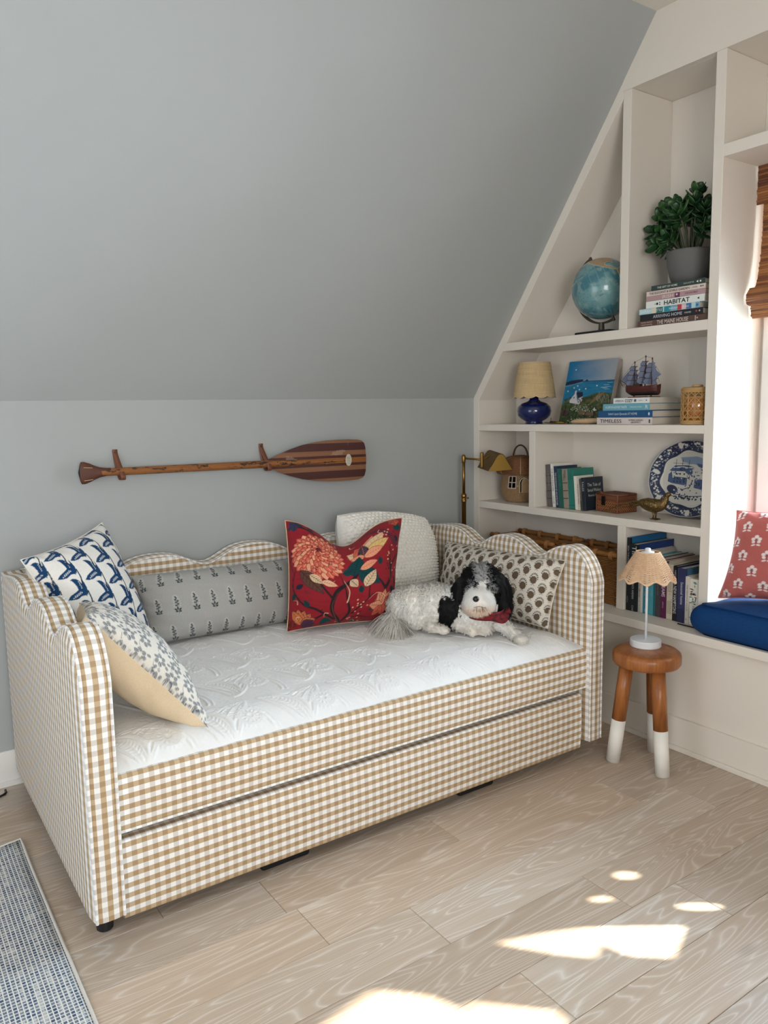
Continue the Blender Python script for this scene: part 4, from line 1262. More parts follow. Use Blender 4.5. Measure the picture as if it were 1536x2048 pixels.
# ---- books on the window seat ledge
g4 = 'tall books on the lowest shelf'
Zs = 0.5450
row4 = [
    # T,H,Dp,cover,label,texts,bands, face colour, x, lean
    (.022, .345, .27, (18, 22, 28), 'tall black book with bright blue cover against the divider', [('SIGN THROUGH', .09, .011, .009, (170, 176, 180), .09), ('ON DESIGN', -.02, .011, .009, (170, 176, 180), .06), ('RIZZOLI', -.12, .011, .007, (150, 150, 150), .03)], [], (24, 100, 150), .012, 0),
    (.048, .318, .27, (22, 30, 36), 'thick black book with large spaced white title next to the divider', [('TIMELESS', .075, .026, .024, (216, 216, 214), .15, .0, 1), ('PATRICK AHEARN', -.055, .022, .011, (200, 200, 200), .09), ('OAK', -.146, .022, .010, (180, 180, 180), .03)], [], (30, 60, 120), .012, 0),
    (.016, .285, .25, (190, 186, 176), 'thin pale grey book with spotted spine', [('HOME', -.05, .008, .008, (110, 104, 100), .04)], [], (176, 168, 156), .020, 0),
    (.012, .270, .24, (222, 218, 210), 'very thin white book between the teal and grey books', [], [], (200, 190, 178), .022, 0),
    (.034, .262, .24, (46, 128, 152), 'turquoise blue book with pale spine lettering', [('BEACH STYLE', .0, .017, .010, (150, 200, 210), .09), ('m', -.115, .017, .008, (190, 214, 220), .01)], [], (160, 150, 136), .020, 0),
    (.042, .268, .24, (74, 156, 168), 'wide aqua book beside the turquoise one', [('LIVING', -.02, .021, .010, (120, 186, 194), .05)], [(-.134, .134, .031, .042, (30, 100, 112))], (160, 150, 136), .020, 0),
    (.031, .268, .24, (70, 66, 68), 'charcoal grey book behind the rattan lamp stem', [('SHELTER', -.01, .015, .009, (110, 104, 104), .05)], [], (170, 160, 146), .018, 0),
    (.036, .262, .25, (86, 26, 66), 'plum purple book with white spine lettering', [('DREAMS', .005, .018, .018, (216, 200, 210), .075, .01), ('HOUSE', .09, .018, .014, (200, 170, 180), .05), ('editions', -.07, .018, .007, (190, 160, 176), .03)], [], (184, 172, 156), .018, 0),
    (.036, .252, .25, (196, 184, 164), 'cream book with a mottled floral spine', [], [(-.10, -.04, .004, .03, (170, 160, 140)), (.0, .05, .006, .028, (176, 164, 146))], (196, 184, 162), .018, 0),
    (.028, .248, .25, (24, 26, 32), 'black book with white serif spine title', [('A NEW HAMPTONS', -.02, .014, .015, (214, 214, 212), .14), ('NEST', .09, .014, .008, (180, 180, 180), .03)], [], (40, 52, 84), .016, 0),
    (.044, .244, .26, (50, 54, 96), 'indigo book with white flowing title and dark flowers', [('Seasonal home', .01, .026, .013, (206, 208, 220), .10)], [(-.12, -.06, .004, .04, (38, 42, 74))], (60, 100, 130), .014, 0),
    (.022, .212, .20, (214, 208, 198), 'slim white book with grey spine title beside the patterned book', [('THE READING NOOK', .01, .011, .009, (130, 124, 118), .12), ('oak', -.085, .011, .007, BLK, .01)], [], (200, 190, 176), .014, 0),
    (.048, .205, .17, (222, 218, 206), 'white book patterned with green, blue and rust leaf shapes', [('THE', -.025, .024, .010, (60, 64, 66), .022), ('OF THE', -.042, .024, .007, (60, 64, 66), .028)], [], (200, 192, 178), .016, 0),
]
y = -1.0685
rl = random.Random(2)
for T, H, Dp, c, lab, tx, bd, fc, x, lean in row4:
    k9 = .858; T *= k9
    tx = [(a_[0], a_[1], a_[2] * k9) + tuple(a_[3:]) for a_ in tx]; bd = [(b_[0], b_[1], b_[2] * k9, b_[3] * k9, b_[4]) for b_ in bd]
    r = book(lab, H, T, Dp, c, tx, g4, bd)
    # coloured cover seen past its lower neighbours
    MB().box(0.012, Dp, -H / 2 + .0005, H / 2 - .0005, T - .0005, T + .0006).build('cover_face', cloth_mat(fc), r)
    MB().box(0.0, 0.012, -H / 2 + .0005, H / 2 - .0005, T - .0005, T + .0006).build('joint', cloth_mat(c), r)
    if 'tall black' in lab:
        MB().box(-.0002, Dp, H / 2 - .0004, H / 2 + .0008, .0024, T).build('cover_top', cloth_mat(fc), r)
    if 'leaf shapes' in lab:
        for k in range(34):
            yy_ = rl.uniform(-H / 2 + .01, H / 2 - .01); zz = rl.uniform(.006, T - .006)
            if -.055 < yy_ < -.010: continue
            cc = rl.choice(((38, 120, 104), (34, 92, 130), (158, 88, 54), (26, 72, 62), (70, 60, 54)))
            a = rl.choice((0, PI / 2)) + rl.uniform(-.2, .2); L_, W_ = rl.uniform(.006, .012), .0025
            P = [(-.0009, yy_ + L_ * math.cos(a + q) * (1 if q in (0, PI) else W_ / L_), zz + L_ * math.sin(a + q) * (1 if q in (0, PI) else W_ / L_)) for q in (0, PI / 2, PI, 3 * PI / 2)]
            MB().add(P, [(0, 1, 2, 3)]).build('leaf_mark', ink(cc), r)
    if 'mottled' in lab or 'spotted' in lab or 'dark flowers' in lab:
        for k in range(18):
            yy_ = rl.uniform(-H / 2 + .01, H / 2 - .01); zz = rl.uniform(.003, T - .003); s = rl.uniform(.001, .003)
            MB().add([(-.0008, yy_ + s * math.cos(a), zz + s * math.sin(a)) for a in (0, 1.5, 3, 4.5)], [(0, 1, 2, 3)]).build('spine_mark', ink((128, 118, 104) if 'dark' not in lab else (30, 32, 58)), r)
    stand(r, T, H, x, y, Zs + .0002, lean)
    y -= T + 0.0012

# ================================================================== things on the shelves and around the daybed
M_BRASS = plain('aged_brass', (150, 116, 62), 0.32, 1.0, var=0.12, nscale=25)
M_BRONZE = plain('dark_bronze', (96, 80, 60), 0.40, 0.9, var=0.25, nscale=40)
M_STEEL = plain('gunmetal', (96, 88, 80), 0.35, 0.9, var=0.1)


def rot_tag(o, rz):
    o.rotation_euler = (0, 0, rz); return o


# ---------------------------------------------------------------- globe
gl_ = thing('desk_globe', 'turquoise desk globe in a tilted bronze arm on the upper shelf', 'globe', (0.1435, -0.785, 1.8455))
GC = np.array([0, 0, 0.222]); GRAD = 0.1455
gc = Canvas(360, 180, 3.0, L3(104, 146, 150))
gy, gx = np.mgrid[0:gc.ny, 0:gc.nx]
n1_ = vnoise(gx / 70.0, gy / 70.0, 5, 4); n2_ = vnoise(gx / 30.0 + 9, gy / 30.0, 8, 4)
deep = np.clip((n1_ - .48) * 9, 0, 1)[..., None]; gc.A[:] = gc.A * (1 - deep) + L3(66, 118, 132) * deep
pale = np.clip((n2_ - .58) * 12, 0, 1)[..., None] * .7; gc.A[:] = gc.A * (1 - pale) + L3(140, 166, 160) * pale


def land(pts, c=(164, 132, 96)):
    P = catmull(pts, 5, True); gc.poly(P, L3(*c)); gc.stroke(np.vstack([P, P[:1]]), 1.0, L3(214, 196, 160))


# lon 0..360 east (canvas x), lat+90 (canvas y)
land([(192, 150), (205, 156), (230, 160), (262, 158), (280, 150), (300, 142), (306, 136), (290, 132), (284, 122), (279, 115), (276, 120), (264, 119), (262, 112), (268, 108), (278, 101), (281, 98), (274, 100), (262, 106), (250, 116), (243, 123), (236, 131), (228, 144), (212, 148), (200, 144)])
land([(281, 98), (290, 101), (310, 95), (325, 84), (318, 66), (303, 55), (294, 38), (287, 40), (287, 60), (282, 75), (279, 86)], (150, 124, 92))
land([(114, 68), (122, 75), (131, 78), (142, 79), (153, 66), (151, 53), (140, 52), (130, 58), (116, 56)])
land([(30, 160), (60, 165), (100, 167), (150, 160), (185, 156), (165, 148), (142, 142), (138, 132), (122, 128), (120, 118), (108, 110), (104, 95), (98, 106), (90, 112), (80, 98), (72, 112), (56, 116), (48, 104), (36, 122), (26, 130), (10, 134), (12, 150)], (176, 148, 108))
land([(-2 + 3, 124), (20, 122), (34, 121), (43, 102), (51, 101), (40, 85), (35, 65), (20, 56), (12, 80), (8, 94), (1, 96)], (180, 150, 104))
rg = random.Random(3)
for k in range(140):
    lon = rg.uniform(140, 260); lat = rg.gauss(80, 16); gc.ellipse(lon, lat, rg.uniform(.4, 1.1), rg.uniform(.3, .8), L3(52, 104, 118))
for la in range(15, 180, 15): gc.stroke([(k, la) for k in range(0, 361, 6)], .35, L3(120, 158, 160))
for lo in range(0, 361, 15): gc.stroke([(lo, k) for k in range(10, 171, 6)], .35, L3(120, 158, 160))
# hatched place-name lines printed in the ocean
for (lo, la, n) in ((200, 112, 10), (196, 104, 7), (214, 86, 12), (230, 60, 9)):
    for k in range(n): gc.stroke([(lo + k * 1.7, la), (lo + k * 1.7 + .5, la + 2.2)], .5, L3(60, 92, 98))
nu_, nv_ = 220, 130
TH, PH = np.meshgrid(np.linspace(0, 2 * PI, nu_), np.linspace(-PI / 2 + .001, PI / 2 - .001, nv_), indexing='ij')
P = np.stack([np.cos(PH) * np.cos(TH), np.cos(PH) * np.sin(TH), np.sin(PH)], -1)
colg = gc.sample((TH / (2 * PI)).ravel(), ((PH + PI / 2) / PI).ravel())
t_up = np.array([-0.06, 0.40, 0.915]); t_up /= np.linalg.norm(t_up)      # axis tilts to the left (+y)
vd = np.array([-0.72, -0.62, 0.0]); e1 = vd - t_up * (vd @ t_up); e1 /= np.linalg.norm(e1); e2 = np.cross(t_up, e1)
lon0 = math.radians(243)
Ex = e1 * math.cos(-lon0) + e2 * math.sin(-lon0); Ey = np.cross(t_up, Ex)
Rg = np.stack([Ex, Ey, t_up], 1)
Pg = (P.reshape(-1, 3) @ Rg.T) * GRAD + GC
link_obj('sphere', mesh_np('sphere', Pg, grid_faces(nu_, nv_), col=colg), attr_mat('globe_print', 0.22, coat=0.4), gl_)
# arm: half ring in the plane of the axis
side = np.array([0, 1.0, 0.0]); side -= t_up * (side @ t_up); side /= np.linalg.norm(side)
arc = [GC + (GRAD + .017) * (math.cos(a) * t_up + math.sin(a) * side) for a in np.linspace(0, PI, 40)]
wv_ = np.cross(t_up, side); V = []
for p in arc:
    rad = (p - GC) / np.linalg.norm(p - GC)
    for d, h in ((-.009, -.004), (.009, -.004), (.009, .004), (-.009, .004)): V.append(p + wv_ * d + rad * h)
F = [tuple(f) for f in grid_faces(40, 4, wrap_v=True)] + [(0, 1, 2, 3), (156, 157, 158, 159)]
MB().add(V, F).build('meridian_arm', M_STEEL, gl_, smooth=False)
for s_ in (1, -1): MB().tube([GC + t_up * s_ * (GRAD - .003), GC + t_up * s_ * (GRAD + .026)], .007, 10).build('pivot', M_STEEL, gl_)
pb = GC - np.array([0, 0, GRAD + .017])
MB().lathe([(.018, .018), (.015, .03), (.013, pb[2] + .002), (0, pb[2] + .003)], 16).build('stem', M_STEEL, gl_)
MB().box(-.075, .075, -.105, .105, 0, .018).build('base', M_BLACK, gl_, bevel=.004)

# ---------------------------------------------------------------- jade plant
PT = (0.150, -1.262, STACK1_TOP + .0005)
pot = thing('jade_plant', 'bushy green jade plant in a matte grey pot on a stack of books', 'plant', PT)
MB().lathe([(.066, 0), (.073, .004), (.086, .04), (.097, .09), (.101, .135), (.100, .142), (.094, .142), (.092, .125), (.0, .122)], 48).build('pot', plain('grey_ceramic', (98, 96, 94), .7, var=.04, bump=.05), pot, smooth=True)
MB().lathe([(.0925, .112), (.06, .126), (0, .130)], 24).build('soil', plain('potting_soil', (48, 38, 30), .95, var=.4, nscale=120, bump=.4), pot, smooth=True)
t = NT('jade_leaf'); oi_ = t.add('ShaderNodeObjectInfo'); v = t.coord('Object')
t.base(t.mix(oi_.outputs['Random'], lin((20, 50, 28)), lin((52, 90, 46)))); t.set(.35, spec=.5); t.bump(t.noise(v, 60, 2), .1, .001)
M_LEAF = t.m; M_STEM = plain('jade_stem', (62, 70, 46), .7, var=.2)
# leaf template: thick obovate paddle along +x
lu, lv = 9, 8; V = []
for i in range(lu):
    s_ = i / (lu - 1); w = .0155 * (math.sin(PI * min(1, s_ ** 1.25 * .93 + .03)) ** .75) + .0012
    for k in range(lv):
        a = k / lv * 2 * PI; V.append((s_ * .048, w * math.cos(a), .0036 * math.sin(a) * (math.sin(PI * (s_ * .9 + .05)) ** .5) + .010 * s_ * s_))
leaf_me = mesh_np('leaf', np.array(V), [tuple(f) for f in grid_faces(lu, lv, wrap_v=True)] + [tuple(range(lv))[::-1], tuple(range((lu - 1) * lv, lu * lv))])
leaf_me.materials.append(M_LEAF)
rp = random.Random(14); nleaf = 0
tips = []
for k in range(15):
    a = k / 15 * 2 * PI * 2.39 + .3; r_ = .045 + .085 * ((k * .618) % 1) ** .7; zz = .245 + .135 * (1 - (r_ / .14) ** 2) + rp.uniform(-.035, .02)
    tips.append((r_ * math.cos(a) * .9 + .005, r_ * math.sin(a) * 1.18 + .02, zz))
tips += [(-.06, .13, .19), (-.04, .11, .17), (-.08, .06, .20), (-.05, -.10, .22), (-.02, .10, .235), (-.05, .125, .215), (0.0, -.03, .385), (-.03, .055, .345), (.0, -.10, .275), (-.03, .02, .30), (-.05, .05, .27)]
for (tx_, ty_, tz_) in tips:
    tx_ = min(tx_, .072); ty_ = max(ty_, -.128)          # the crown stays inside its compartment
    base_ = (tx_ * .25, ty_ * .25, .118); mid = (tx_ * .55 + rp.uniform(-.01, .01), ty_ * .55 + rp.uniform(-.01, .01), .118 + (tz_ - .118) * .6)
    path = catmull([base_, mid, (tx_, ty_, tz_)], 5)
    MB().tube(path, np.linspace(.0055, .003, len(path)), 7).build('branch', M_STEM, pot, smooth=True)
    d = np.array(path[-1] - path[-3]); d /= np.linalg.norm(d)
    for lev, (back_, n_, el, sc_) in enumerate(((0.0, 4, .95, .75), (.014, 5, .45, 1.0), (.034, 4, .1, .95))):
        for q_ in range(n_):
            az = q_ / n_ * 2 * PI + lev * .7 + rp.uniform(-.3, .3); e_ = el + rp.uniform(-.25, .25)
            # local frame around shoot direction
            up = Vector(d); x_ = up.orthogonal().normalized(); y_ = up.cross(x_)
            dirv = (x_ * math.cos(az) + y_ * math.sin(az)) * math.cos(e_) + up * math.sin(e_)
            nz = (up - dirv * up.dot(dirv)).normalized(); ny_ = nz.cross(dirv)
            s_ = sc_ * rp.uniform(.95, 1.4); pos_ = Vector(path[-1]) - up * back_
            for _ in range(3):
                end = pos_ + dirv * (.050 * s_)
                bad_x, bad_y = end.x > .118, end.y < -.170
                if not (bad_x or bad_y): break
                dirv = Vector((-abs(dirv.x) if bad_x else dirv.x, abs(dirv.y) if bad_y else dirv.y, dirv.z)); nz = (up - dirv * up.dot(dirv)).normalized(); ny_ = nz.cross(dirv)
            o = bpy.data.objects.new('leaf', leaf_me); COL.objects.link(o); o.parent = pot
            o.matrix_local = Matrix(((dirv.x * s_, ny_.x * s_, nz.x * s_, pos_.x), (dirv.y * s_, ny_.y * s_, nz.y * s_, pos_.y), (dirv.z * s_, ny_.z * s_, nz.z * s_, pos_.z), (0, 0, 0, 1)))
            nleaf += 1

# ---------------------------------------------------------------- blue table lamp
lp = thing('table_lamp', 'small table lamp with glossy blue round base and scalloped raffia shade', 'lamp', (0.125, -0.352, 1.4135))
MB().lathe([(.045, 0), (.048, .004), (.046, .010), (.044, .014), (.068, .026), (.086, .045), (.092, .068), (.087, .092), (.068, .110), (.036, .120), (.024, .130), (.022, .16), (.0, .161)], 48).build('base', plain('cobalt_glaze', (9, 24, 80), .12, var=.05, coat=.6), lp, smooth=True)
nA, nZ = 120, 26; V = []
for j in range(nZ):
    s_ = j / (nZ - 1)
    for i in range(nA):
        a = i / nA * 2 * PI; r_ = .111 - .029 * s_; zz = .150 + .175 * s_ - (1 - s_) ** 6 * .011 * abs(math.sin(a * 5.5)) ** .8
        V.append((r_ * math.cos(a), r_ * math.sin(a), zz))
t = NT('raffia'); v = t.coord('Object', scale=(1, 1, 1))
str1 = t.noise(t.coord('Object', scale=(7, 7, 260)), 1.0, 4, .65); str2 = t.noise(t.coord('Object', scale=(120, 120, 14)), 1.0, 2)
t.base(t.mix(t.math('MULTIPLY', t.math('ADD', str1, t.math('MULTIPLY', str2, .4)), .75), lin((150, 120, 78)), lin((226, 200, 154)))); t.set(.85); t.bump(str1, .6, .002)
shd = link_obj('lamp_shade', mesh_np('lamp_shade', np.array(V), grid_faces(nZ, nA, wrap_v=True)), t.m, lp)
sm = shd.modifiers.new('thick', 'SOLIDIFY'); sm.thickness = .003
rim = lambda s_, off: [((.111 - .029 * s_ + off) * math.cos(a), (.111 - .029 * s_ + off) * math.sin(a), .150 + .175 * s_ - (1 - s_) ** 6 * .011 * abs(math.sin(a * 5.5)) ** .8) for a in np.arange(nA) / nA * 2 * PI]
for s_ in (0, 1):
    Vt, Ft = tube_geo(rim(s_, .001), .003, 6, closed=True); link_obj('shade_binding', mesh_np('shade_binding', Vt, Ft), plain('pink_binding', (206, 180, 156), .8), shd)
cordp = catmull([(.05, -.03, .006), (.06, -.070, .004), (.02, -.105, .012), (.03, -.095, .03), (.07, -.06, .012), (.11, -.05, .004), (.14, -.03, .004)], 8)
MB().tube(cordp, .0025, 6).build('cord', plain('grey_cord', (120, 116, 110), .6), lp, smooth=True)

# ---------------------------------------------------------------- coastal painting on canvas, leaning on the back panel
pw, ph, pt = .325, .335, .032
pv = Canvas(pw, ph, 1100, L3(60, 140, 180))
py_, px_ = np.mgrid[0:pv.ny, 0:pv.nx] / 1100.0
sk = np.clip((px_ / pw * .85 + (ph - py_) / ph * -.2 + .25 * vnoise(px_ * 14, py_ * 40, 2) - .15), 0, 1)[..., None]
pv.A[:] = L3(24, 122, 174) * (1 - sk) + L3(190, 190, 186) * sk
sea = py_ < ph * .66; sn = vnoise(px_ * 20, py_ * 90, 6)[..., None]
pv.A[sea] = (L3(14, 92, 140) * (1 - sn) + L3(34, 140, 178) * sn)[sea]
H_ = lambda pts: [(a * pw, b * ph) for a, b in pts]
pv.poly(H_([(0, .66), (.1, .69), (.25, .70), (.36, .70), (.36, .665), (.2, .64), (0, .615)]), L3(22, 40, 74)); pv.poly(H_([(.40, .67), (.44, .70), (.48, .675)]), L3(26, 46, 80)); pv.stroke(H_([(.36, .668), (1, .664)]), .004, L3(20, 60, 110))
pv.stroke(H_([(0, .60), (.2, .63), (.36, .66)]), .002, L3(150, 170, 190))
for (a, b) in ((.86, .60), (.90, .57), (.84, .55), (.92, .63), (.88, .53), (.80, .56)): pv.stroke(H_([(a - .05, b), (a + .05, b)]), .0022, L3(150, 196, 210))
pv.poly(H_([(0, .30), (.12, .34), (.3, .36), (.5, .43), (.65, .47), (.8, .49), (1, .46), (1, 0), (0, 0)]), L3(66, 84, 44))
for k in range(260):
    a, b = rg.uniform(0, 1), rg.uniform(0, .42)
    c = rg.choice((L3(44, 66, 34), L3(84, 100, 48), L3(30, 48, 30), L3(110, 100, 62), L3(52, 78, 52), L3(38, 44, 34)))
    pv.ellipse(a * pw, b * ph, rg.uniform(.006, .02), rg.uniform(.003, .008), c, rot=rg.uniform(-.6, .6), alpha=.6)
pv.poly(H_([(.72, .46), (.86, .49), (.78, .40), (.66, .34), (.58, .30), (.62, .36)]), L3(128, 104, 70)); pv.poly(H_([(.38, .20), (.7, .17), (.72, .12), (.4, .15)]), L3(124, 92, 72))
pv.poly(H_([(.04, .22), (.16, .22), (.14, .12), (.03, .12)]), L3(84, 40, 62), .7)
pv.poly(H_([(.15, .37), (.26, .50), (.33, .33), (.33, .31), (.16, .335)]), L3(212, 208, 214)); pv.poly(H_([(.33, .40), (.42, .43), (.41, .35), (.37, .31), (.32, .31)]), L3(206, 200, 204)); pv.poly(H_([(.26, .50), (.40, .50), (.42, .435), (.325, .41)]), L3(24, 32, 56))
for (a, b) in ((.235, .415), (.345, .385), (.375, .37), (.345, .345), (.385, .345), (.405, .40)): pv.ellipse(a * pw, b * ph, .0035, .0045, L3(30, 34, 50))
pv.poly(H_([(.235, .52), (.27, .53), (.27, .48), (.24, .47)]), L3(210, 206, 210))
for k in range(60): a, b = rg.uniform(.70, .98), rg.uniform(.28, .44); pv.stroke([(a * pw, b * ph), (a * pw + rg.uniform(-.01, .012), b * ph + rg.uniform(.004, .022))], .0018, rg.choice((L3(150, 140, 124), L3(70, 62, 52), L3(176, 168, 150))))
for k in range(170):
    a, b = rg.choice(((.32, .24), (.55, .22), (.62, .05), (.35, .03), (.45, .04))); a += rg.gauss(0, .08); b += rg.gauss(0, .035); pv.ellipse(a * pw, b * ph, .0022, .0020, L3(214, 214, 200))
for (a, b, h_) in ((.08, .14, .13), (.18, .13, .12), (.34, .06, .14), (.52, .04, .14), (.70, .02, .17)): pv.stroke(H_([(a, b), (a + .02, b + h_)]), .006, L3(24, 24, 26))
pv.poly(H_([(.68, .22), (.70, .26), (.72, .225), (.76, .21), (.70, .195)]), L3(226, 222, 216))
for (a, b) in ((.17, .86), (.27, .60), (.20, .57), (.45, .55), (.67, .59), (.32, .54), (.08, .52)): pv.ellipse(a * pw, b * ph, .0045, .0035, L3(220, 230, 234))
pa = thing('painting', 'unframed canvas painting of a white cottage by a blue sea', 'painting', (0.176, -0.640, 1.4135))
U, W = np.meshgrid(np.linspace(0, 1, 180), np.linspace(0, 1, 180), indexing='ij')
Vp = np.stack([np.zeros_like(U), pw / 2 - U * pw, W * ph], -1).reshape(-1, 3)
lean_p = Matrix.Rotation(-0.02, 4, 'Z') @ Matrix.Rotation(0.245, 4, 'Y')
o = link_obj('painted_canvas', mesh_np('painted_canvas', Vp, grid_faces(180, 180, flip=True), smooth=False, col=pv.sample(U.ravel(), W.ravel())), attr_mat('paint', .55, weave=.15), pa); o.matrix_local = lean_p
o = MB().box(0.0006, pt, -pw / 2, pw / 2, 0, ph).build('stretcher', plain('canvas_edge', (172, 158, 150), .8), pa, bevel=.003); o.matrix_local = lean_p

# gold ribbon end and driftwood piece lying in front of the painting
o = MB().tube(catmull([(0.13, -.47, 1.4215), (.115, -.50, 1.4215), (.10, -.535, 1.4215), (.12, -.575, 1.420), (.11, -.60, 1.419)], 6), np.linspace(.0075, .0045, 25), 8).build('gold_ornament', M_BRASS, smooth=True)
tag(o, 'small gold ornament lying in front of the painting', 'ornament')
pth = catmull([(.085, -.655, 1.425), (.09, -.69, 1.428), (.10, -.73, 1.428), (.11, -.77, 1.430), (.115, -.815, 1.431)], 7)
Vt, Ft = tube_geo(pth, np.interp(np.linspace(0, 1, len(pth)), [0, .2, .6, 1], [.006, .011, .014, .011]), 10)
dw = link_obj('driftwood', mesh_np('driftwood', Vt, Ft), plain('pale_driftwood', (196, 166, 130), .8, var=.2, nscale=60, bump=.4, bdist=.004)); tag(dw, 'pale piece of driftwood on the shelf by the book stack', 'driftwood')

# ---------------------------------------------------------------- model ship
sh_ = thing('model_ship', 'dark wooden three-masted model sailing ship with blue-grey sails', 'model ship', (0.11, -1.050, STACK2_TOP + .0003))
# ship axis along y; bow at +y (reader's left)
M_HULL = plain('hull_mahogany', (78, 30, 26), .45, var=.25, nscale=50); M_HULLB = plain('hull_black', (26, 20, 20), .5)
M_SPAR = plain('spar_wood', (70, 40, 30), .6, var=.2); M_SAIL = plain('blue_grey_sail', (106, 114, 136), .85, var=.12, nscale=40); M_RIG = plain('rigging', (52, 44, 40), .8)
L0, L1 = -.098, .085; st_ = np.linspace(0, 1, 26); V = []; V2 = []
for s_ in st_:
    y_ = L0 + (L1 - L0) * s_; w = .0215 * (1 - max(0, (s_ - .62) / .38) ** 2.2) * (1 - .35 * max(0, (.16 - s_) / .16) ** 2) + .0008
    sheer = .052 + .010 * (2 * s_ - .9) ** 2 + .012 * max(0, s_ - .8) / .2; keel = .012 + .018 * max(0, (s_ - .82) / .18) ** 1.5
    for (fx_, fz) in ((0, 0), (.45, .10), (.85, .35), (1.0, .65), (1.05, 1.0), (.92, 1.0), (.9, .86), (0, .86)): V.append((fx_ * w, y_, keel + (sheer - keel) * fz))
    for (fx_, fz) in ((0, .86), (.9, .86), (.92, 1.0), (1.05, 1.0), (1.0, .65), (.85, .35), (.45, .10), (0, 0)): V2.append((-fx_ * w, y_, keel + (sheer - keel) * fz))
F = [tuple(f) for f in grid_faces(26, 8)] + [tuple(range(8))[::-1], tuple(range(200, 208))]
MB().add(V, F).add(V2, F).build('hull', M_HULL, sh_)
Vk = []
for s_ in st_:
    y_ = L0 + .004 + (L1 - L0 - .012) * s_; w = .0195 * (1 - max(0, (s_ - .62) / .38) ** 2.2) + .001; keel = .0095 + .018 * max(0, (s_ - .82) / .18) ** 1.5
    for k in range(9): a = PI + PI * k / 8; Vk.append((w * math.cos(a) * .92, y_, keel + .018 + .018 * math.sin(a)))
MB().add(Vk, [tuple(f) for f in grid_faces(26, 9)] + [tuple(range(9)), tuple(range(225, 234))]).build('lower_hull', M_HULLB, sh_, smooth=True)
MB().box(-.012, .012, -.03, .03, 0, .006).box(-.016, .016, -.095, .06, 0, .004).box(-.003, .003, -.06, -.054, .004, .016).box(-.003, .003, .035, .041, .004, .016).build('stand', plain('stand_wood', (110, 66, 48), .5), sh_)
MB().box(-.012, .012, .0, .035, .052, .064).build('deck_house', M_SPAR, sh_, bevel=.001)
masts = ((.038, .168), (-.022, .192), (-.058, .180))
for (y_, h_) in masts:
    ms = MB().tube([(0, y_, .048), (0, y_ - .002, h_)], [.0028, .0016], 8).build('mast', M_SPAR, sh_)
    MB().ball((0, y_ - .0015, h_ * .97), (.0035, .0035, .006), 8, 5).build('topmast_cap', M_SPAR, ms)
    for k, zz in enumerate((.086, .112, .136, .155)):
        zz = zz * (h_ / .18); wd = (.036 - .006 * k)
        yd = MB().tube([(-wd * .6, y_ + wd * .55, zz), (wd * .6, y_ - wd * .55, zz)], .0012, 6).build('yard', M_SPAR, sh_)
        # billowing sail under each yard
        a_, b_ = np.meshgrid(np.linspace(-1, 1, 9), np.linspace(0, 1, 8), indexing='ij'); dz = .026 * (h_ / .18)
        bl = .013 * np.sin(PI * b_ * .9) * (1 - .5 * a_ ** 2)
        Vs = np.stack([a_ * wd * .55 * (1 + .12 * b_) - bl * .7, -a_ * wd * .5 * (1 + .12 * b_) + y_ + bl * .9 + .001, zz - b_ * dz + .003 * (a_ ** 2) * b_], -1).reshape(-1, 3)
        so_ = link_obj('sail', mesh_np('sail', Vs, grid_faces(9, 8)), M_SAIL, sh_); md = so_.modifiers.new('thick', 'SOLIDIFY'); md.thickness = .0006
MB().tube([(0, .070, .058), (0, .118, .085)], [.0028, .0014], 7).build('bowsprit', M_SPAR, sh_)
for (p, q_, r_) in (((0, .115, .083), (0, .040, .150), (0, .052, .070)), ((0, .098, .075), (0, .040, .120), (0, .050, .066)), ((0, -.062, .170), (0, -.095, .095), (0, -.062, .085)), ((0, -.062, .14), (0, -.108, .10), (0, -.063, .075))):
    Vs = np.array([p, q_, r_, (np.array(p) + np.array(r_)) / 2 + np.array([-.006, 0, 0])]); so_ = link_obj('sail', mesh_np('sail', Vs, [(0, 1, 3), (1, 2, 3)], smooth=False), M_SAIL, sh_); md = so_.modifiers.new('thick', 'SOLIDIFY'); md.thickness = .0006
rgm = MB()
lines = [((0, .118, .085), (0, .037, .165)), ((0, .037, .164), (0, -.023, .188)), ((0, -.023, .188), (0, -.059, .178)), ((0, -.059, .178), (0, -.100, .070)), ((0, .118, .085), (0, .078, .040)), ((0, -.108, .10), (0, -.058, .17)), ((0, .100, .078), (0, .085, .035))]
for (y_, h_) in masts:
    for sx in (-1, 1):
        for dy in (-.014, -.007, 0, .007): lines.append(((0, y_, h_ * .72), (sx * .021, y_ + dy, .056)))
for a_, b_ in lines: rgm.tube([a_, b_], .00055, 4)
rgm.build('rigging', M_RIG, sh_)
MB().tube([(0, .112, .060), (0, .070, .068)], .001, 5).tube([(.0, .120, .078), (.0, .098, .052)], .0012, 5).build('figurehead_spar', M_SPAR, sh_)

# ---------------------------------------------------------------- cane-wrapped candle
cd = thing('cane_candle_holder', 'glass candle holder wrapped in woven cane webbing', 'candle holder', (0.068, -1.372, 1.4135))
R_, Hc = .063, .160
t = NT('amber_glass'); tr = t.add('ShaderNodeBsdfTransparent'); tr.inputs[0].default_value = (.95, .86, .70, 1); gl2 = t.add('ShaderNodeBsdfGlossy'); gl2.inputs['Roughness'].default_value = .05
mx = t.add('ShaderNodeMixShader'); mx.inputs[0].default_value = .10; t.link(tr.outputs[0], mx.inputs[1]); t.link(gl2.outputs[0], mx.inputs[2]); t.link(mx.outputs[0], t.n['Material Output'].inputs[0])
MB().lathe([(R_ - .004, .003), (R_ - .003, Hc), (R_ - .006, Hc), (R_ - .008, .008), (0, .008)], 40).build('glass', t.m, cd, smooth=True)
MB().lathe([(R_ - .010, .009), (R_ - .010, .118), (R_ - .02, .121), (0, .121)], 32).build('wax', plain('amber_wax', (214, 150, 70), .5, var=.1), cd, smooth=True)
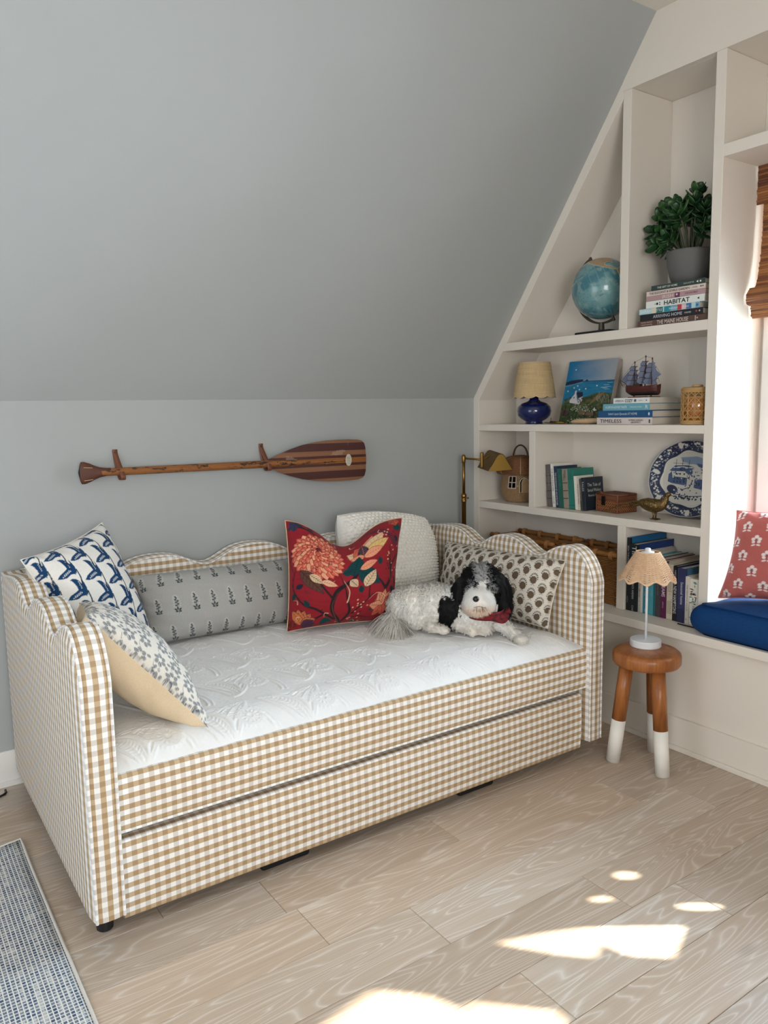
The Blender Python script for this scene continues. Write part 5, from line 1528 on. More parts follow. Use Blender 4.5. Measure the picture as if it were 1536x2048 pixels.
MB().tube([(0, 0, .120), (.001, 0, .134)], .0012, 6).build('wick', M_BLACK, cd)
MB().lathe([(.022, Hc + .001), (.024, Hc + .004), (.020, Hc + .010), (0, Hc + .011)], 20).build('lid_knob', plain('tan_wood', (196, 160, 112), .6), cd, smooth=True)
cw = MB(); nst = 14
for k in range(nst):
    a = k / nst * 2 * PI
    for da in (-.035, .035): cw.tube([(R_ * math.cos(a + da), R_ * math.sin(a + da), .018), (R_ * math.cos(a + da), R_ * math.sin(a + da), Hc - .02)], .0011, 4)
for zz in (.030, .034, .058, .062, .086, .090, .114, .118, .138):
    cw.tube([((R_ + .0012) * math.cos(a), (R_ + .0012) * math.sin(a), zz) for a in np.arange(40) / 40 * 2 * PI], .0011, 4, closed=True)
for k in range(nst):
    for s_ in (-1, 1):
        a0 = k / nst * 2 * PI; cw.tube([((R_ + .002) * math.cos(a0 + s_ * u * .53 * 3), (R_ + .002) * math.sin(a0 + s_ * u * .53 * 3), .018 + u * (Hc - .04)) for u in np.linspace(0, 1, 22)], .0012, 4)
M_CANE = plain('cane', (190, 152, 98), .6, var=.2, nscale=60)
tag(cw.build('cane_webbing', M_CANE, cd), kind='stuff')
for z0_ in (.003, Hc - .020):
    ww = MB()
    for k in range(5): ww.tube([((R_ + .001 + .0012 * math.sin(18 * a + k * PI)) * math.cos(a), (R_ + .001 + .0012 * math.sin(18 * a + k * PI)) * math.sin(a), z0_ + k * .0036) for a in np.arange(72) / 72 * 2 * PI], .0020, 5, closed=True)
    ww.build('woven_rim', M_CANE, cd, smooth=True)

# ---------------------------------------------------------------- mushroom house basket
mh = thing('mushroom_basket', 'wicker basket shaped like a mushroom house, with door, window and handle', 'basket', (0.150, -0.225, 0.9795))
M_WLT = plain('pale_wicker', (160, 128, 92), .7, var=.3, nscale=80); M_WDK = plain('brown_wicker', (120, 78, 46), .65, var=.3, nscale=80); M_WHW = plain('white_wicker', (190, 180, 166), .7)
bod = lambda z_: np.interp(z_, [0, .01, .05, .09, .13, .165], [.070, .086, .104, .108, .100, .094])
aw = PI + .36; ad = PI + 1.0
wrap_ = lambda d_: (d_ + PI) % (2 * PI) - PI


def in_hole(a, z_):
    """true inside the cut-out window or doorway of the woven wall"""
    if abs(wrap_(a - aw)) < .20 and .083 < z_ < .145: return True
    d_ = wrap_(a - ad)
    return abs(d_) < .24 and .058 < z_ < .11 + .03 * math.sqrt(max(0, 1 - (d_ / .24) ** 2))


def split_runs(keys, make):
    runs, cur = [], []
    for q_, hole in keys:
        if hole:
            if len(cur) > 1: runs.append(cur)
            cur = []
        else: cur.append(make(q_))
    if len(cur) > 1: runs.append(cur)
    return runs


wb = MB(); nst = 44
for k in range(nst):
    a = k / nst * 2 * PI
    for run in split_runs([(z_, in_hole(a, z_)) for z_ in np.linspace(.002, .165, 20)], lambda z_: (bod(z_) * math.cos(a), bod(z_) * math.sin(a), z_)): wb.tube(run, .0022, 5)
for j in range(33):
    z_ = .003 + j * .005
    for run in split_runs([(a, in_hole(a, z_)) for a in np.linspace(0, 2 * PI, 133)], lambda a: ((bod(z_) + .0024 * math.sin(nst / 2 * a + j * PI)) * math.cos(a), (bod(z_) + .0024 * math.sin(nst / 2 * a + j * PI)) * math.sin(a), z_)): wb.tube(run, .0025, 4)
wb.build('body', M_WLT, mh, smooth=True)
zl = np.linspace(.002, .165, 42); al = np.arange(96) / 96 * 2 * PI; LV = [((bod(z_) - .004) * math.cos(a), (bod(z_) - .004) * math.sin(a), z_) for z_ in zl for a in al]
LF = [(i * 96 + k, i * 96 + (k + 1) % 96, (i + 1) * 96 + (k + 1) % 96, (i + 1) * 96 + k) for i in range(41) for k in range(96) if not in_hole(al[k] + PI / 96, (zl[i] + zl[i + 1]) / 2)]
MB().add(LV, LF + [tuple(range(96))]).build('lining', plain('basket_lining', (104, 80, 56), .8), mh, smooth=True)
cap = [(.126, .160), (.132, .172), (.130, .192), (.118, .214), (.096, .234), (.066, .248), (.030, .255), (.004, .257)]
wc = MB(); cpn = catmull([(r_, 0, z_) for r_, z_ in cap], 5)
for j, p in enumerate(cpn): wc.tube([((p[0] + .0020 * math.sin(20 * a + j * PI)) * math.cos(a), (p[0] + .0020 * math.sin(20 * a + j * PI)) * math.sin(a), p[2]) for a in np.arange(120) / 120 * 2 * PI], .0033, 4, closed=True)
wc.build('roof', M_WDK, mh, smooth=True)
MB().lathe([(0, .158), (.124, .160), (.129, .172), (.127, .192), (.115, .212), (.093, .231), (.063, .245), (.0, .252)], 36).build('roof_lining', M_WDK, mh, smooth=True)
for k in range(7):
    a = k / 7 * 2 * PI + .35; MB().tube([((p[0] + .004) * math.cos(a), (p[0] + .004) * math.sin(a), p[2]) for p in cpn], .0018, 5).build('roof_rib', plain('tan_wicker', (186, 160, 126), .7), mh, smooth=True)
MB().tube([(0, .058 * math.cos(a), .243 + .072 * math.sin(a)) for a in np.linspace(0, PI, 22)], .0048, 8).build('handle', plain('handle_cane', (84, 50, 30), .6), mh, smooth=True)


def on_body(ang, z_, off=.005):
    r_ = bod(z_) + off; return (r_ * math.cos(ang), r_ * math.sin(ang), z_)


wf = MB()
for s_ in (-.21, 0, .21): wf.tube([on_body(aw + s_, z_, .0055) for z_ in (.081, .147)], .0025, 5)
for z_ in (.081, .114, .147): wf.tube([on_body(aw + s_, z_, .0055) for s_ in np.linspace(-.21, .21, 5)], .0025, 5)
wf.build('window_frame', M_WHW, mh)
dpth = [(-.24, .058), (-.24, .11)] + [(-.24 * math.cos(u), .11 + .03 * math.sin(u)) for u in np.linspace(.2, PI - .2, 7)] + [(.24, .11), (.24, .058)]
ds2 = [on_body(ad + .05 - s_ * .78, z_ * .97 + .001, .006) for s_, z_ in dpth]; dr = MB().add(ds2, [tuple(range(len(ds2)))]).build('door', M_WLT, mh); md = dr.modifiers.new('t', 'SOLIDIFY'); md.thickness = .003
MB().tube(ds2, .0022, 5).build('door_rim', plain('tan_wicker', (186, 160, 126), .7), dr); MB().tube([on_body(ad - s_, z_, .006) for s_, z_ in dpth], .0025, 5).build('door_frame', M_WHW, mh)
MB().ball(on_body(ad - .33, .095, .008), .006, 8, 6).build('toggle', M_CANE, mh)

# ---------------------------------------------------------------- woven box
wbx = thing('woven_box', 'small brown woven rattan box with a dark metal latch', 'box', (0.180, -0.866, 0.9795), (0, 0, -.10))
M_RED = plain('brown_rattan', (112, 66, 42), .6, var=.25, nscale=60)
bx0, bx1, by0, by1, bh = -.062, .062, -.070, .070, .088
MB().box(bx0 + .002, bx1 - .002, by0 + .002, by1 - .002, 0, bh).build('box_body', plain('box_inner', (74, 44, 30), .7), wbx)
for (fx_, ax_) in ((bx0, 'x'), (bx1, 'x'), (by0, 'y'), (by1, 'y')):
    lat = MB(); lo, hi = (by0, by1) if ax_ == 'x' else (bx0, bx1)
    for k in range(-6, 12):
        for s_ in (-1, 1):
            pts = []
            for u in np.linspace(0, 1, 9):
                h_ = .006 + u * (bh * .64 - .006); c_ = lo + k * .014 + (u if s_ > 0 else 1 - u) * .050
                if lo + .004 < c_ < hi - .004: pts.append((fx_, c_, h_) if ax_ == 'x' else (c_, fx_, h_))
            if len(pts) > 1: lat.tube(pts, .0016, 4)
    for z_ in (.020, .036, .050): lat.tube([(fx_, c_, z_) if ax_ == 'x' else (c_, fx_, z_) for c_ in (lo + .003, hi - .003)], .0015, 4)
    tag(lat.build('lattice_weave', plain('orange_rattan', (160, 100, 58), .6, var=.3, nscale=90), wbx), kind='stuff')
fr = MB()
for x_ in (bx0, bx1):
    for y_ in (by0, by1): fr.tube([(x_, y_, 0), (x_, y_, bh)], .0045, 6)
for z_ in (.004, bh * .66):
    fr.tube([(bx0, by0, z_), (bx1, by0, z_), (bx1, by1, z_), (bx0, by1, z_)], .0045, 6, closed=True)
fr.build('frame', M_RED, wbx)
ld = MB(); ld.box(bx0 - .003, bx1 + .003, by0 - .003, by1 + .003, bh * .70, bh * .95); lid = ld.build('lid', M_RED, wbx, bevel=.004)
MB().box(bx0 + .014, bx1 - .012, by0 + .014, by1 - .014, bh * .95, bh * .955).build('lid_panel', plain('lid_dark', (52, 30, 24), .6), lid)
rimb = MB(); rimb.tube([(bx0, by0, bh), (bx1, by0, bh), (bx1, by1, bh), (bx0, by1, bh)], .0055, 6, closed=True); rimb.tube([(bx0, by1 - .012, bh + .003), (bx0, by1 - .026, bh + .012), (bx0, by1 - .040, bh + .003)], .005, 6); rimb.build('lid_rim', M_RED, lid, smooth=True)
MB().box(bx0 - .009, bx0 - .003, .008, .030, .034, .080).build('latch', plain('black_iron', (34, 30, 28), .4, .8), wbx, bevel=.002)

# ---------------------------------------------------------------- blue and white platter leaning on the back
pl = thing('platter', 'large oval blue and white transferware platter propped on the shelf', 'plate', (0.245, -1.232, 0.9800))
A_, B_ = .212, .177
pc2 = Canvas(2, 2, 260, L3(206, 202, 192))
rpz = random.Random(12); DB, MBL, LBL, PWh = L3(22, 32, 66), L3(62, 84, 122), L3(128, 146, 172), L3(210, 206, 196)
yy, xx = np.mgrid[0:pc2.ny, 0:pc2.nx] / 260.0 - 1; rr = np.hypot(xx, yy)
bord = (rr > .73 + .025 * np.sin(np.arctan2(yy, xx) * 8)); pc2.A[bord] = DB
for k in range(520):
    a, r_ = rpz.uniform(0, 2 * PI), rpz.uniform(.77, .97); pc2.ellipse(1 + r_ * math.cos(a), 1 + r_ * math.sin(a), rpz.uniform(.006, .018), rpz.uniform(.006, .016), rpz.choice((PWh, MBL, LBL, PWh, MBL)), rot=a)
for k in range(26):
    a, r_ = k / 26 * 2 * PI + rpz.uniform(-.08, .08), rpz.uniform(.82, .92)
    if k % 4 == 0: pc2.ellipse(1 + r_ * math.cos(a), 1 + r_ * math.sin(a), .085, .055, PWh, rot=a + rpz.uniform(-.6, .6)); pc2.ellipse(1 + (r_ + .05) * math.cos(a), 1 + (r_ + .05) * math.sin(a), .04, .03, PWh, rot=a)
    else:
        for q_ in range(3): pc2.ellipse(1 + (r_ + rpz.uniform(-.05, .05)) * math.cos(a + q_ * .05), 1 + (r_ + rpz.uniform(-.05, .05)) * math.sin(a + q_ * .05), .026, .026, PWh)
pc2.A[rr > .975] = DB; pc2.A[(rr > .985)] = L3(180, 180, 180)
# inner scene: sky, river, houses, trees
def S(pts, c): pc2.poly([(1 + a, 1 + b) for a, b in pts], c)
def ST(pts, w, c): pc2.stroke([(1 + a, 1 + b) for a, b in pts], w, c)
S([(-.30, .56), (.1, .60), (.45, .48), (.58, .30), (.30, .22), (.1, .38), (-.25, .44)], LBL)
S([(-.55, .20), (-.42, .34), (-.1, .36), (.1, .30), (-.1, .18), (-.3, .16)], MBL); S([(.1, .42), (.58, .34), (.6, .10), (.35, .14), (.2, .28)], MBL)
for k in range(9): ST([(-.45 + .1 * k, .28 + .02 * (k % 3)), (-.30 + .1 * k, .29 + .02 * (k % 2))], .022, PWh)
for k in range(3): ST([(-.40 + .16 * k, .22), (-.40 + .16 * k, .50)], .012, DB); ST([(-.47 + .16 * k, .40), (-.33 + .16 * k, .40)], .010, DB)
S([(-.56, -.10), (-.56, .10), (-.46, .20), (-.46, -.14)], MBL); S([(-.46, -.14), (-.46, .04), (-.08, .02), (-.08, -.18)], MBL); S([(-.46, .04), (-.50, .19), (-.14, .20), (-.07, .02)], PWh); ST([(-.50, .19), (-.14, .20), (-.07, .02), (-.46, .04), (-.50, .19)], .012, DB)
for a_ in (-.42, -.34, -.26, -.17):
    for b_ in (-.03, -.11): S([(a_, b_), (a_ + .035, b_), (a_ + .035, b_ + .05), (a_, b_ + .05)], DB)
for a_ in (-.37, -.27, -.17): pc2.ellipse(1 + a_, 1 + .12, .02, .025, DB)
S([(.10, -.22), (.10, 0), (.30, .02), (.30, -.26)], MBL); S([(.10, 0), (.14, .10), (.30, .10), (.30, .01)], PWh); S([(.30, -.30), (.30, .02), (.42, .16), (.56, .02), (.58, -.30)], L3(84, 104, 138)); S([(.34, .10), (.38, .36), (.42, .14)], DB); S([(.44, -.30), (.44, -.16), (.48, -.12), (.53, -.16), (.53, -.30)], DB)
for a_ in (.13, .20, .33, .38): S([(a_, -.16), (a_ + .04, -.16), (a_ + .04, -.08), (a_, -.08)], DB)
pc2.ellipse(1 - .42, 1 - .30, .15, .11, DB, rot=-.5); pc2.ellipse(1 - .04, 1 + .18, .075, .08, MBL); ST([(-.04, .10), (-.03, -.02)], .014, DB)
for k in range(150):
    a_, b_ = rpz.uniform(-.55, .55), rpz.uniform(-.56, .26)
    if a_ * a_ + b_ * b_ < .32 and rpz.random() < .8: pc2.ellipse(1 + a_, 1 + b_, rpz.uniform(.008, .03), rpz.uniform(.006, .02), rpz.choice((DB, MBL, PWh, DB)), rot=rpz.uniform(0, 3))
for k in range(40): a_ = rpz.uniform(-.35, .5); pc2.ellipse(1 + a_, 1 - .50 + rpz.uniform(-.05, .04) + .1 * a_ * a_, .02, .025, DB)
ST([(-.35, -.42), (.0, -.46), (.35, -.42), (.45, -.34)], .02, DB); ST([(-.2, -.30), (.0, -.22), (.05, -.05)], .02, DB)
nr_, na_ = 150, 420; RR, AA = np.meshgrid(np.linspace(0.002, 1, nr_), np.linspace(0, 2 * PI, na_, endpoint=False), indexing='ij')
edge_ = 1 + .012 * np.abs(np.sin(AA * 6)) * RR ** 6
zz = np.where(RR < .70, .0, .016 * np.clip((RR - .70) / .30, 0, 1) ** 1.2 + .004)
Vp = np.stack([-zz - .002, -A_ * RR * edge_ * np.cos(AA), B_ * RR * edge_ * np.sin(AA)], -1).reshape(-1, 3)
cu_, cv_ = (RR * np.cos(AA) / 2 + .5).ravel(), (RR * np.sin(AA) / 2 + .5).ravel()
front = mesh_np('plate_face', Vp, grid_faces(nr_, na_, wrap_v=True), col=pc2.sample(cu_, cv_))
lm = Matrix.Translation((.004, 0, B_ * 1.0 + .001)) @ Matrix.Rotation(.17, 4, 'Y')
o = link_obj('plate_face', front, attr_mat('glazed_print', .15, coat=.5), pl); o.matrix_local = lm
Vb_ = Vp.copy(); Vb_[:, 0] += .006; o = link_obj('plate_back', mesh_np('plate_back', Vb_[:: 1].reshape(nr_, na_, 3)[::5, ::5].reshape(-1, 3), grid_faces(nr_ // 5, na_ // 5, wrap_v=True, flip=True)), plain('plate_glaze', (210, 208, 200), .2), pl); o.matrix_local = lm

# ---------------------------------------------------------------- brass pheasant
ph_ = thing('brass_pheasant', 'brass pheasant figurine with a long pointed tail on the third shelf', 'figurine', (0.072, -1.150, 0.9795), (0, 0, .05))
# head towards -y (reader's right), tail towards +y
spine = [(0, .066, .075), (0, .05, .073), (0, .02, .068), (0, -.02, .064), (0, -.055, .072), (0, -.073, .092), (0, -.080, .112), (0, -.088, .120), (0, -.098, .119)]
rad = [.006, .018, .030, .033, .026, .015, .0115, .012, .006]
P = catmull(spine, 6); Rr = np.interp(np.linspace(0, 8, len(P)), range(9), rad)
Vt, Ft = tube_geo(P, Rr, 18); Vt[:, 0] *= .80
t = NT('brass_feathers'); v = t.coord('Object'); vo = t.add('ShaderNodeTexVoronoi'); vo.inputs['Scale'].default_value = 160; t.link(v, vo.inputs['Vector'])
t.base(t.mix(vo.outputs['Distance'], lin((70, 56, 34)), lin((150, 122, 76)))); t.set(.35, .9); t.bump(vo.outputs['Distance'], .6, .003); M_FEA = t.m
link_obj('body', mesh_np('body', Vt, Ft), M_FEA, ph_)
MB().tube([(0, -.097, .119), (0, -.106, .117), (0, -.112, .1135)], [.0045, .0028, .0006], 8).build('beak', M_BRASS, ph_, smooth=True)
for s_ in (-1, 1):
    V = []
    for i in range(12):
        u = i / 11
        for k in range(8):
            w = -1 + 2 * k / 7; V.append((s_ * (.022 + .007 * math.sin(PI * u) * (1 - w * w)), -.045 + .10 * u, .066 + .008 * u + .018 * w * math.sin(PI * min(1, u * .9 + .08)) ** .7))
    wg = link_obj('wing', mesh_np('wing', np.array(V), grid_faces(12, 8)), M_FEA, ph_); md = wg.modifiers.new('thick', 'SOLIDIFY'); md.thickness = .004
    MB().tube([(s_ * .010, -.020, .040), (s_ * .010, -.022, .018), (s_ * .010, -.018, .004)], [.007, .0035, .003], 8).build('leg', M_FEA, ph_, smooth=True)
    ft = MB()
    for dx, dy in ((-.008, -.022), (.0, -.026), (.008, -.022), (0, .016)): ft.tube([(s_ * .010, -.018, .004), (s_ * .010 + dx, -.018 + dy, .0022)], [.003, .0016], 6)
    ft.build('foot', M_FEA, ph_)
    MB().ball((s_ * .0075, -.090, .1225), .0018, 6, 5).build('eye', M_BLACK, ph_)
tl = catmull([(0, .055, .076), (0, .10, .070), (0, .17, .048), (0, .24, .022), (0, .325, .008)], 8); V = []
for i, p in enumerate(tl):
    u = i / (len(tl) - 1); w = .012 * (1 - u) ** .8 + .0012; th = .006 * (1 - u) + .0012
    for a in np.arange(10) / 10 * 2 * PI: V.append((p[0] + w * math.cos(a), p[1], p[2] + th * math.sin(a)))
MB().add(V, [tuple(f) for f in grid_faces(len(tl), 10, wrap_v=True)] + [tuple(range(10))[::-1]]).build('tail', M_FEA, ph_, smooth=True)
MB().tube([(0, .05, .070), (0, .085, .058), (.002, .12, .050)], [.010, .008, .001], 8).build('under_tail', M_FEA, ph_, smooth=True)

# ================================================================== baskets on the lowest shelf
M_POLE = plain('rattan_pole', (150, 100, 48), .45, var=.25, nscale=40); M_WRAP = plain('cane_wrap', (166, 114, 60), .55, var=.2, nscale=60)
M_WICK = plain('honey_wicker', (156, 108, 60), .6, var=.35, nscale=70); M_DARK = plain('dark_lining', (34, 26, 22), .9)
for (y0, y1, lab) in ((-0.600, -0.115, 'woven rattan basket with pole rim on the lowest shelf, next to the corner'), (-1.010, -0.628, 'woven rattan basket with pole rim on the lowest shelf, next to the tall books')):
    bk_ = thing('rattan_basket', lab, 'basket', (0.14, (y0 + y1) / 2, 0.5452), group='rattan baskets on the lowest shelf')
    hx, hy, hb = .108, (y1 - y0) / 2 - .004, .245
    body = MB(); per = []
    n_s = 0
    corner = [(-hx, -hy), (hx, -hy), (hx, hy), (-hx, hy)]
    pts = []
    for k in range(4):
        a_, b_ = np.array(corner[k]), np.array(corner[(k + 1) % 4]); m = max(2, int(np.linalg.norm(b_ - a_) / .0095)); pts += [tuple(a_ + (b_ - a_) * i / m) for i in range(m)]
    pts = np.array(pts); nn = pts / (np.linalg.norm(pts, axis=1)[:, None] + 1e-9)
    out = np.zeros_like(pts); out[:, 0] = np.where(np.abs(np.abs(pts[:, 0]) - hx) < 1e-6, np.sign(pts[:, 0]), 0); out[:, 1] = np.where(np.abs(np.abs(pts[:, 1]) - hy) < 1e-6, np.sign(pts[:, 1]), 0)
    for j in range(29):
        z_ = .006 + j * .0078; wob = .0028 * np.where((np.arange(len(pts)) + j) % 2 == 0, 1, -1)
        body.tube(np.column_stack([pts + out * wob[:, None], np.full(len(pts), z_)]), .0036, 4, closed=True)
    body.build('woven_body', M_WICK, bk_, smooth=True)
    ln_ = MB(); e_ = .003
    ln_.box(-hx + .004, hx - .004, -hy + .004, hy - .004, .002, .006); ln_.box(-hx + .004, -hx + .004 + e_, -hy + .004, hy - .004, .006, hb - .016); ln_.box(hx - .004 - e_, hx - .004, -hy + .004, hy - .004, .006, hb - .016)
    ln_.box(-hx + .007, hx - .007, -hy + .004, -hy + .004 + e_, .006, hb - .016); ln_.box(-hx + .007, hx - .007, hy - .004 - e_, hy - .004, .006, hb - .016)
    ln_.build('lining', M_WICK, bk_)
    for (p, q_) in (((-hx - .002, -hy - .001, hb), (-hx - .002, hy + .001, hb)), ((hx, -hy, hb), (hx, hy, hb)), ((-hx, hy - .006, hb - .014), (hx, hy - .006, hb - .014)), ((-hx, -hy + .006, hb - .014), (hx, -hy + .006, hb - .014))):
        P = np.linspace(p, q_, 9); r_ = .0125 + .0015 * np.array([1, 0, 0, .6, 0, 0, .8, 0, 1])
        pole = MB().tube(P, r_, 10).build('rim_pole', M_POLE, bk_, smooth=True)
        if p[2] == hb:
            for u in (.10, .36, .64, .90):
                c_ = np.array(p) + (np.array(q_) - np.array(p)) * u; w_ = MB()
                for k in range(5):
                    yy_ = c_[1] + (k - 2) * .0045
                    w_.tube([(c_[0] + .0155 * math.cos(a), yy_, c_[2] - .006 + .022 * math.sin(a)) for a in np.arange(12) / 12 * 2 * PI], .0026, 5, closed=True)
                w_.build('cane_wrap', M_WRAP, bk_, smooth=True)

# ================================================================== pharmacy floor lamp in the corner
fl = thing('floor_lamp', 'slim brass floor lamp with tent-shaped shade in the corner by the bookcase', 'lamp', (-0.160, -0.100, 0))
MB().lathe([(.066, 0), (.068, .006), (.064, .016), (.02, .022), (.012, .03)], 32).build('base', M_BRASS, fl, smooth=True)
MB().lathe([(.0125, .02), (.0125, .985), (.0155, .99), (.0155, 1.0), (.0125, 1.003), (.0135, 1.012), (.0155, 1.016), (.0155, 1.03), (.010, 1.036)], 20).build('pole', M_BRASS, fl, smooth=True)
MB().tube([(0, 0, 1.03), (0, 0, 1.225)], .0085, 16).build('pole_upper', M_BRASS, fl, smooth=True)
MB().lathe([(.0095, 1.205), (.0115, 1.21), (.0115, 1.24), (.009, 1.248), (.003, 1.252), (0, 1.253)], 16).build('finial', M_BRASS, fl, smooth=True)
MB().tube([(.012, 0, 1.008), (.028, 0, 1.008)], .004, 8).ball((.03, 0, 1.008), .0065).build('clamp_screw', M_BRASS, fl, smooth=True)
MB().tube([(0, 0, 1.230), (0, -.145, 1.230)], .0055, 12).build('arm', M_BRASS, fl, smooth=True)
MB().lathe([(.008, 1.185), (.009, 1.19), (.009, 1.258), (.0095, 1.262), (.007, 1.268), (0, 1.269)], 14, (0, -.150, 0)).build('swivel_post', M_BRASS, fl, smooth=True)
prof = [(-.088, -.088), (-.055, -.048), (-.030, -.016), (-.016, -.003), (0, .001), (.016, -.003), (.030, -.016), (.055, -.048), (.088, -.088)]
near = np.array([.098, -.190, 1.256]); far = np.array([.104, -.098, 1.272])
V = []
for c_ in (far, near):
    for (dx, dz) in prof: V.append(c_ + np.array([dx, 0, dz]))
F = [(i, i + 1, i + 10, i + 9) for i in range(8)]
GOLD = plain('satin_gold', (206, 166, 84), .42, .55, var=.06)
s_ = MB().add(V, F).build('lamp_shade', plain('shaded_brass', (120, 96, 66), .38, .7, var=.08), fl); md = s_.modifiers.new('thick', 'SOLIDIFY'); md.thickness = .0025; md.offset = 1  # slopes in the same brass as the ends, with shade put into colour
for c_, dy in ((far, .0006), (near, -.0006)):
    Vc_ = [c_ + np.array([dx * .985, dy, dz - .0015]) for dx, dz in prof]; MB().add(Vc_, [tuple(range(9))]).build('end_panel', GOLD, s_)
MB().tube([(0, -.150, 1.225), (.05, -.150, 1.245)], .005, 8).build('shade_bracket', M_BRASS, fl)

# ================================================================== oar on the wall
oar = thing('oar', 'old wooden oar with striped laminated blade hung on the wall above the daybed', 'oar', (-1.47, -0.048, 1.258), (0, 0.006, 0))
t = NT('oar_laminate'); v = t.coord('Object'); sp = t.add('ShaderNodeSeparateXYZ'); t.link(v, sp.inputs[0])
zz = sp.outputs[2]
rampn = t.math('ADD', t.math('MULTIPLY', zz, 4.6), .5)
n_ = t.n.new('ShaderNodeValToRGB'); n_.color_ramp.interpolation = 'CONSTANT'; e = n_.color_ramp.elements
dk, tn, og = lin((84, 46, 42)), lin((150, 104, 74)), lin((158, 96, 48))
stops = [(0, tn), (.10, dk), (.27, tn), (.38, dk), (.44, og), (.56, dk), (.62, tn), (.73, dk), (.90, tn)]
while len(e) < len(stops): e.new(.5)
for el, (p_, c_) in zip(e, stops): el.position = p_; el.color = (*c_, 1)
t.link(rampn, n_.inputs[0])
gr = t.noise(t.coord('Object', scale=(3, 40, 120)), 1.0, 4, .6)
wear = t.noise(t.coord('Object', scale=(6, 20, 14)), 1.0, 4, .7)
c1 = t.mix(t.math('MULTIPLY', gr, .55), n_.outputs[0], (.02, .012, .01))
c2 = t.mix(t.math('MULTIPLY', t.math('GREATER_THAN', wear, .63), .25), c1, lin((190, 170, 150)))
t.base(c2); t.set(.5, spec=.35); t.bump(gr, .2, .001); M_OARB = t.m
t = NT('oar_shaft_wood'); gr = t.noise(t.coord('Object', scale=(5, 60, 60)), 1.0, 4, .65)
sc_ = t.noise(t.coord('Object', scale=(12, 40, 40)), 1.0, 5, .75)
c1 = t.mix(gr, lin((112, 66, 34)), lin((164, 108, 58))); t.base(t.mix(t.math('GREATER_THAN', sc_, .56), c1, lin((58, 38, 28)))); t.set(.45, spec=.4); t.bump(sc_, .3, .002); M_OARS = t.m
M_OARG = plain('oar_grip', (86, 48, 36), .5, var=.3, nscale=30)
# blade outline along x from .16 to .70, half heights
bx = np.array([.13, .16, .20, .26, .33, .40, .47, .54, .60, .65, .675, .690, .697, .699])
bh_ = np.array([.016, .024, .040, .062, .082, .094, .1005, .103, .1035, .101, .095, .082, .060, .030])
V = []
for x_, h_ in zip(bx, bh_):
    for k in range(17):
        w = -1 + k / 8.0; th = .006 * (1 - .7 * w * w) * (1 if x_ < .68 else .7) + .0015
        V.append((x_, -th, w * h_))
n0 = len(V)
V += [(x_, -y_, z_) for x_, y_, z_ in V]
F = [tuple(f) for f in grid_faces(len(bx), 17)] + [tuple(i + n0 for i in f)[::-1] for f in grid_faces(len(bx), 17)]
rim_ = [i * 17 for i in range(len(bx))]; rim2 = [i * 17 + 16 for i in range(len(bx))]
for rr2 in (rim_, rim2):
    for a_, b_ in zip(rr2[:-1], rr2[1:]): F.append((a_, b_, b_ + n0, a_ + n0))
F += [(k + (len(bx) - 1) * 17, k + 1 + (len(bx) - 1) * 17, k + 1 + (len(bx) - 1) * 17 + n0, k + (len(bx) - 1) * 17 + n0) for k in range(16)]
me = mesh_np('blade', np.array(V), F, smooth=False); bm = bmesh.new(); bm.from_mesh(me); bmesh.ops.recalc_face_normals(bm, faces=bm.faces); bm.to_mesh(me); bm.free()
bl = link_obj('blade', me, M_OARB, oar)
P = np.array([(-.62, 0, 0), (-.55, 0, 0), (-.2, 0, 0), (.12, 0, 0), (.20, 0, 0), (.35, -.003, 0), (.52, -.004, 0), (.60, -.004, 0)])
P = catmull(P, 5); Rr = np.interp(P[:, 0], [-.62, -.5, .1, .2, .4, .6], [.0155, .0165, .0175, .017, .012, .004])
Vt, Ft = tube_geo(P, Rr, 14); link_obj('shaft', mesh_np('shaft', Vt, Ft), M_OARS, oar)
gx_ = np.array([-.700, -.697, -.685, -.665, -.645, -.625, -.60, -.58]); gh = np.array([.040, .0465, .047, .040, .030, .022, .0175, .0165]); V = []
for x_, h_ in zip(gx_, gh):
    for a in np.arange(14) / 14 * 2 * PI: V.append((x_ - .006 * (1 - abs(math.sin(a))) * (x_ < -.68), -.0145 * math.cos(a), h_ * math.sin(a) + .001))
grp = MB().add(V, [tuple(f) for f in grid_faces(8, 14, wrap_v=True)] + [tuple(range(14))[::-1], tuple(range(98, 112))]).build('grip', M_OARG, oar, smooth=True)
for z_ in (.024, -.030): MB().tube([(-.690, -.0125, z_), (-.655, -.0135, z_ * .9)], .0014, 5).build('inlay_line', plain('inlay', (196, 168, 130), .6), grp)
V = [(.588 + .018 * math.cos(a), -.0135, .030 * math.sin(a) + .001) for a in np.arange(24) / 24 * 2 * PI]
lb = MB().add(V, [tuple(range(24))]).build('oval_label', plain('label_cream', (196, 190, 168), .5, var=.1, nscale=90), bl)
lb2 = MB()
for k in range(5): lb2.box(.578, .598, -.0142, -.0137, -.018 + k * .008, -.0165 + k * .008)
lb2.build('label_lines', plain('label_ink', (96, 100, 92), .6), lb)
M_LEATHER = plain('brown_leather', (112, 66, 44), .5, var=.12, nscale=60, bump=.1)
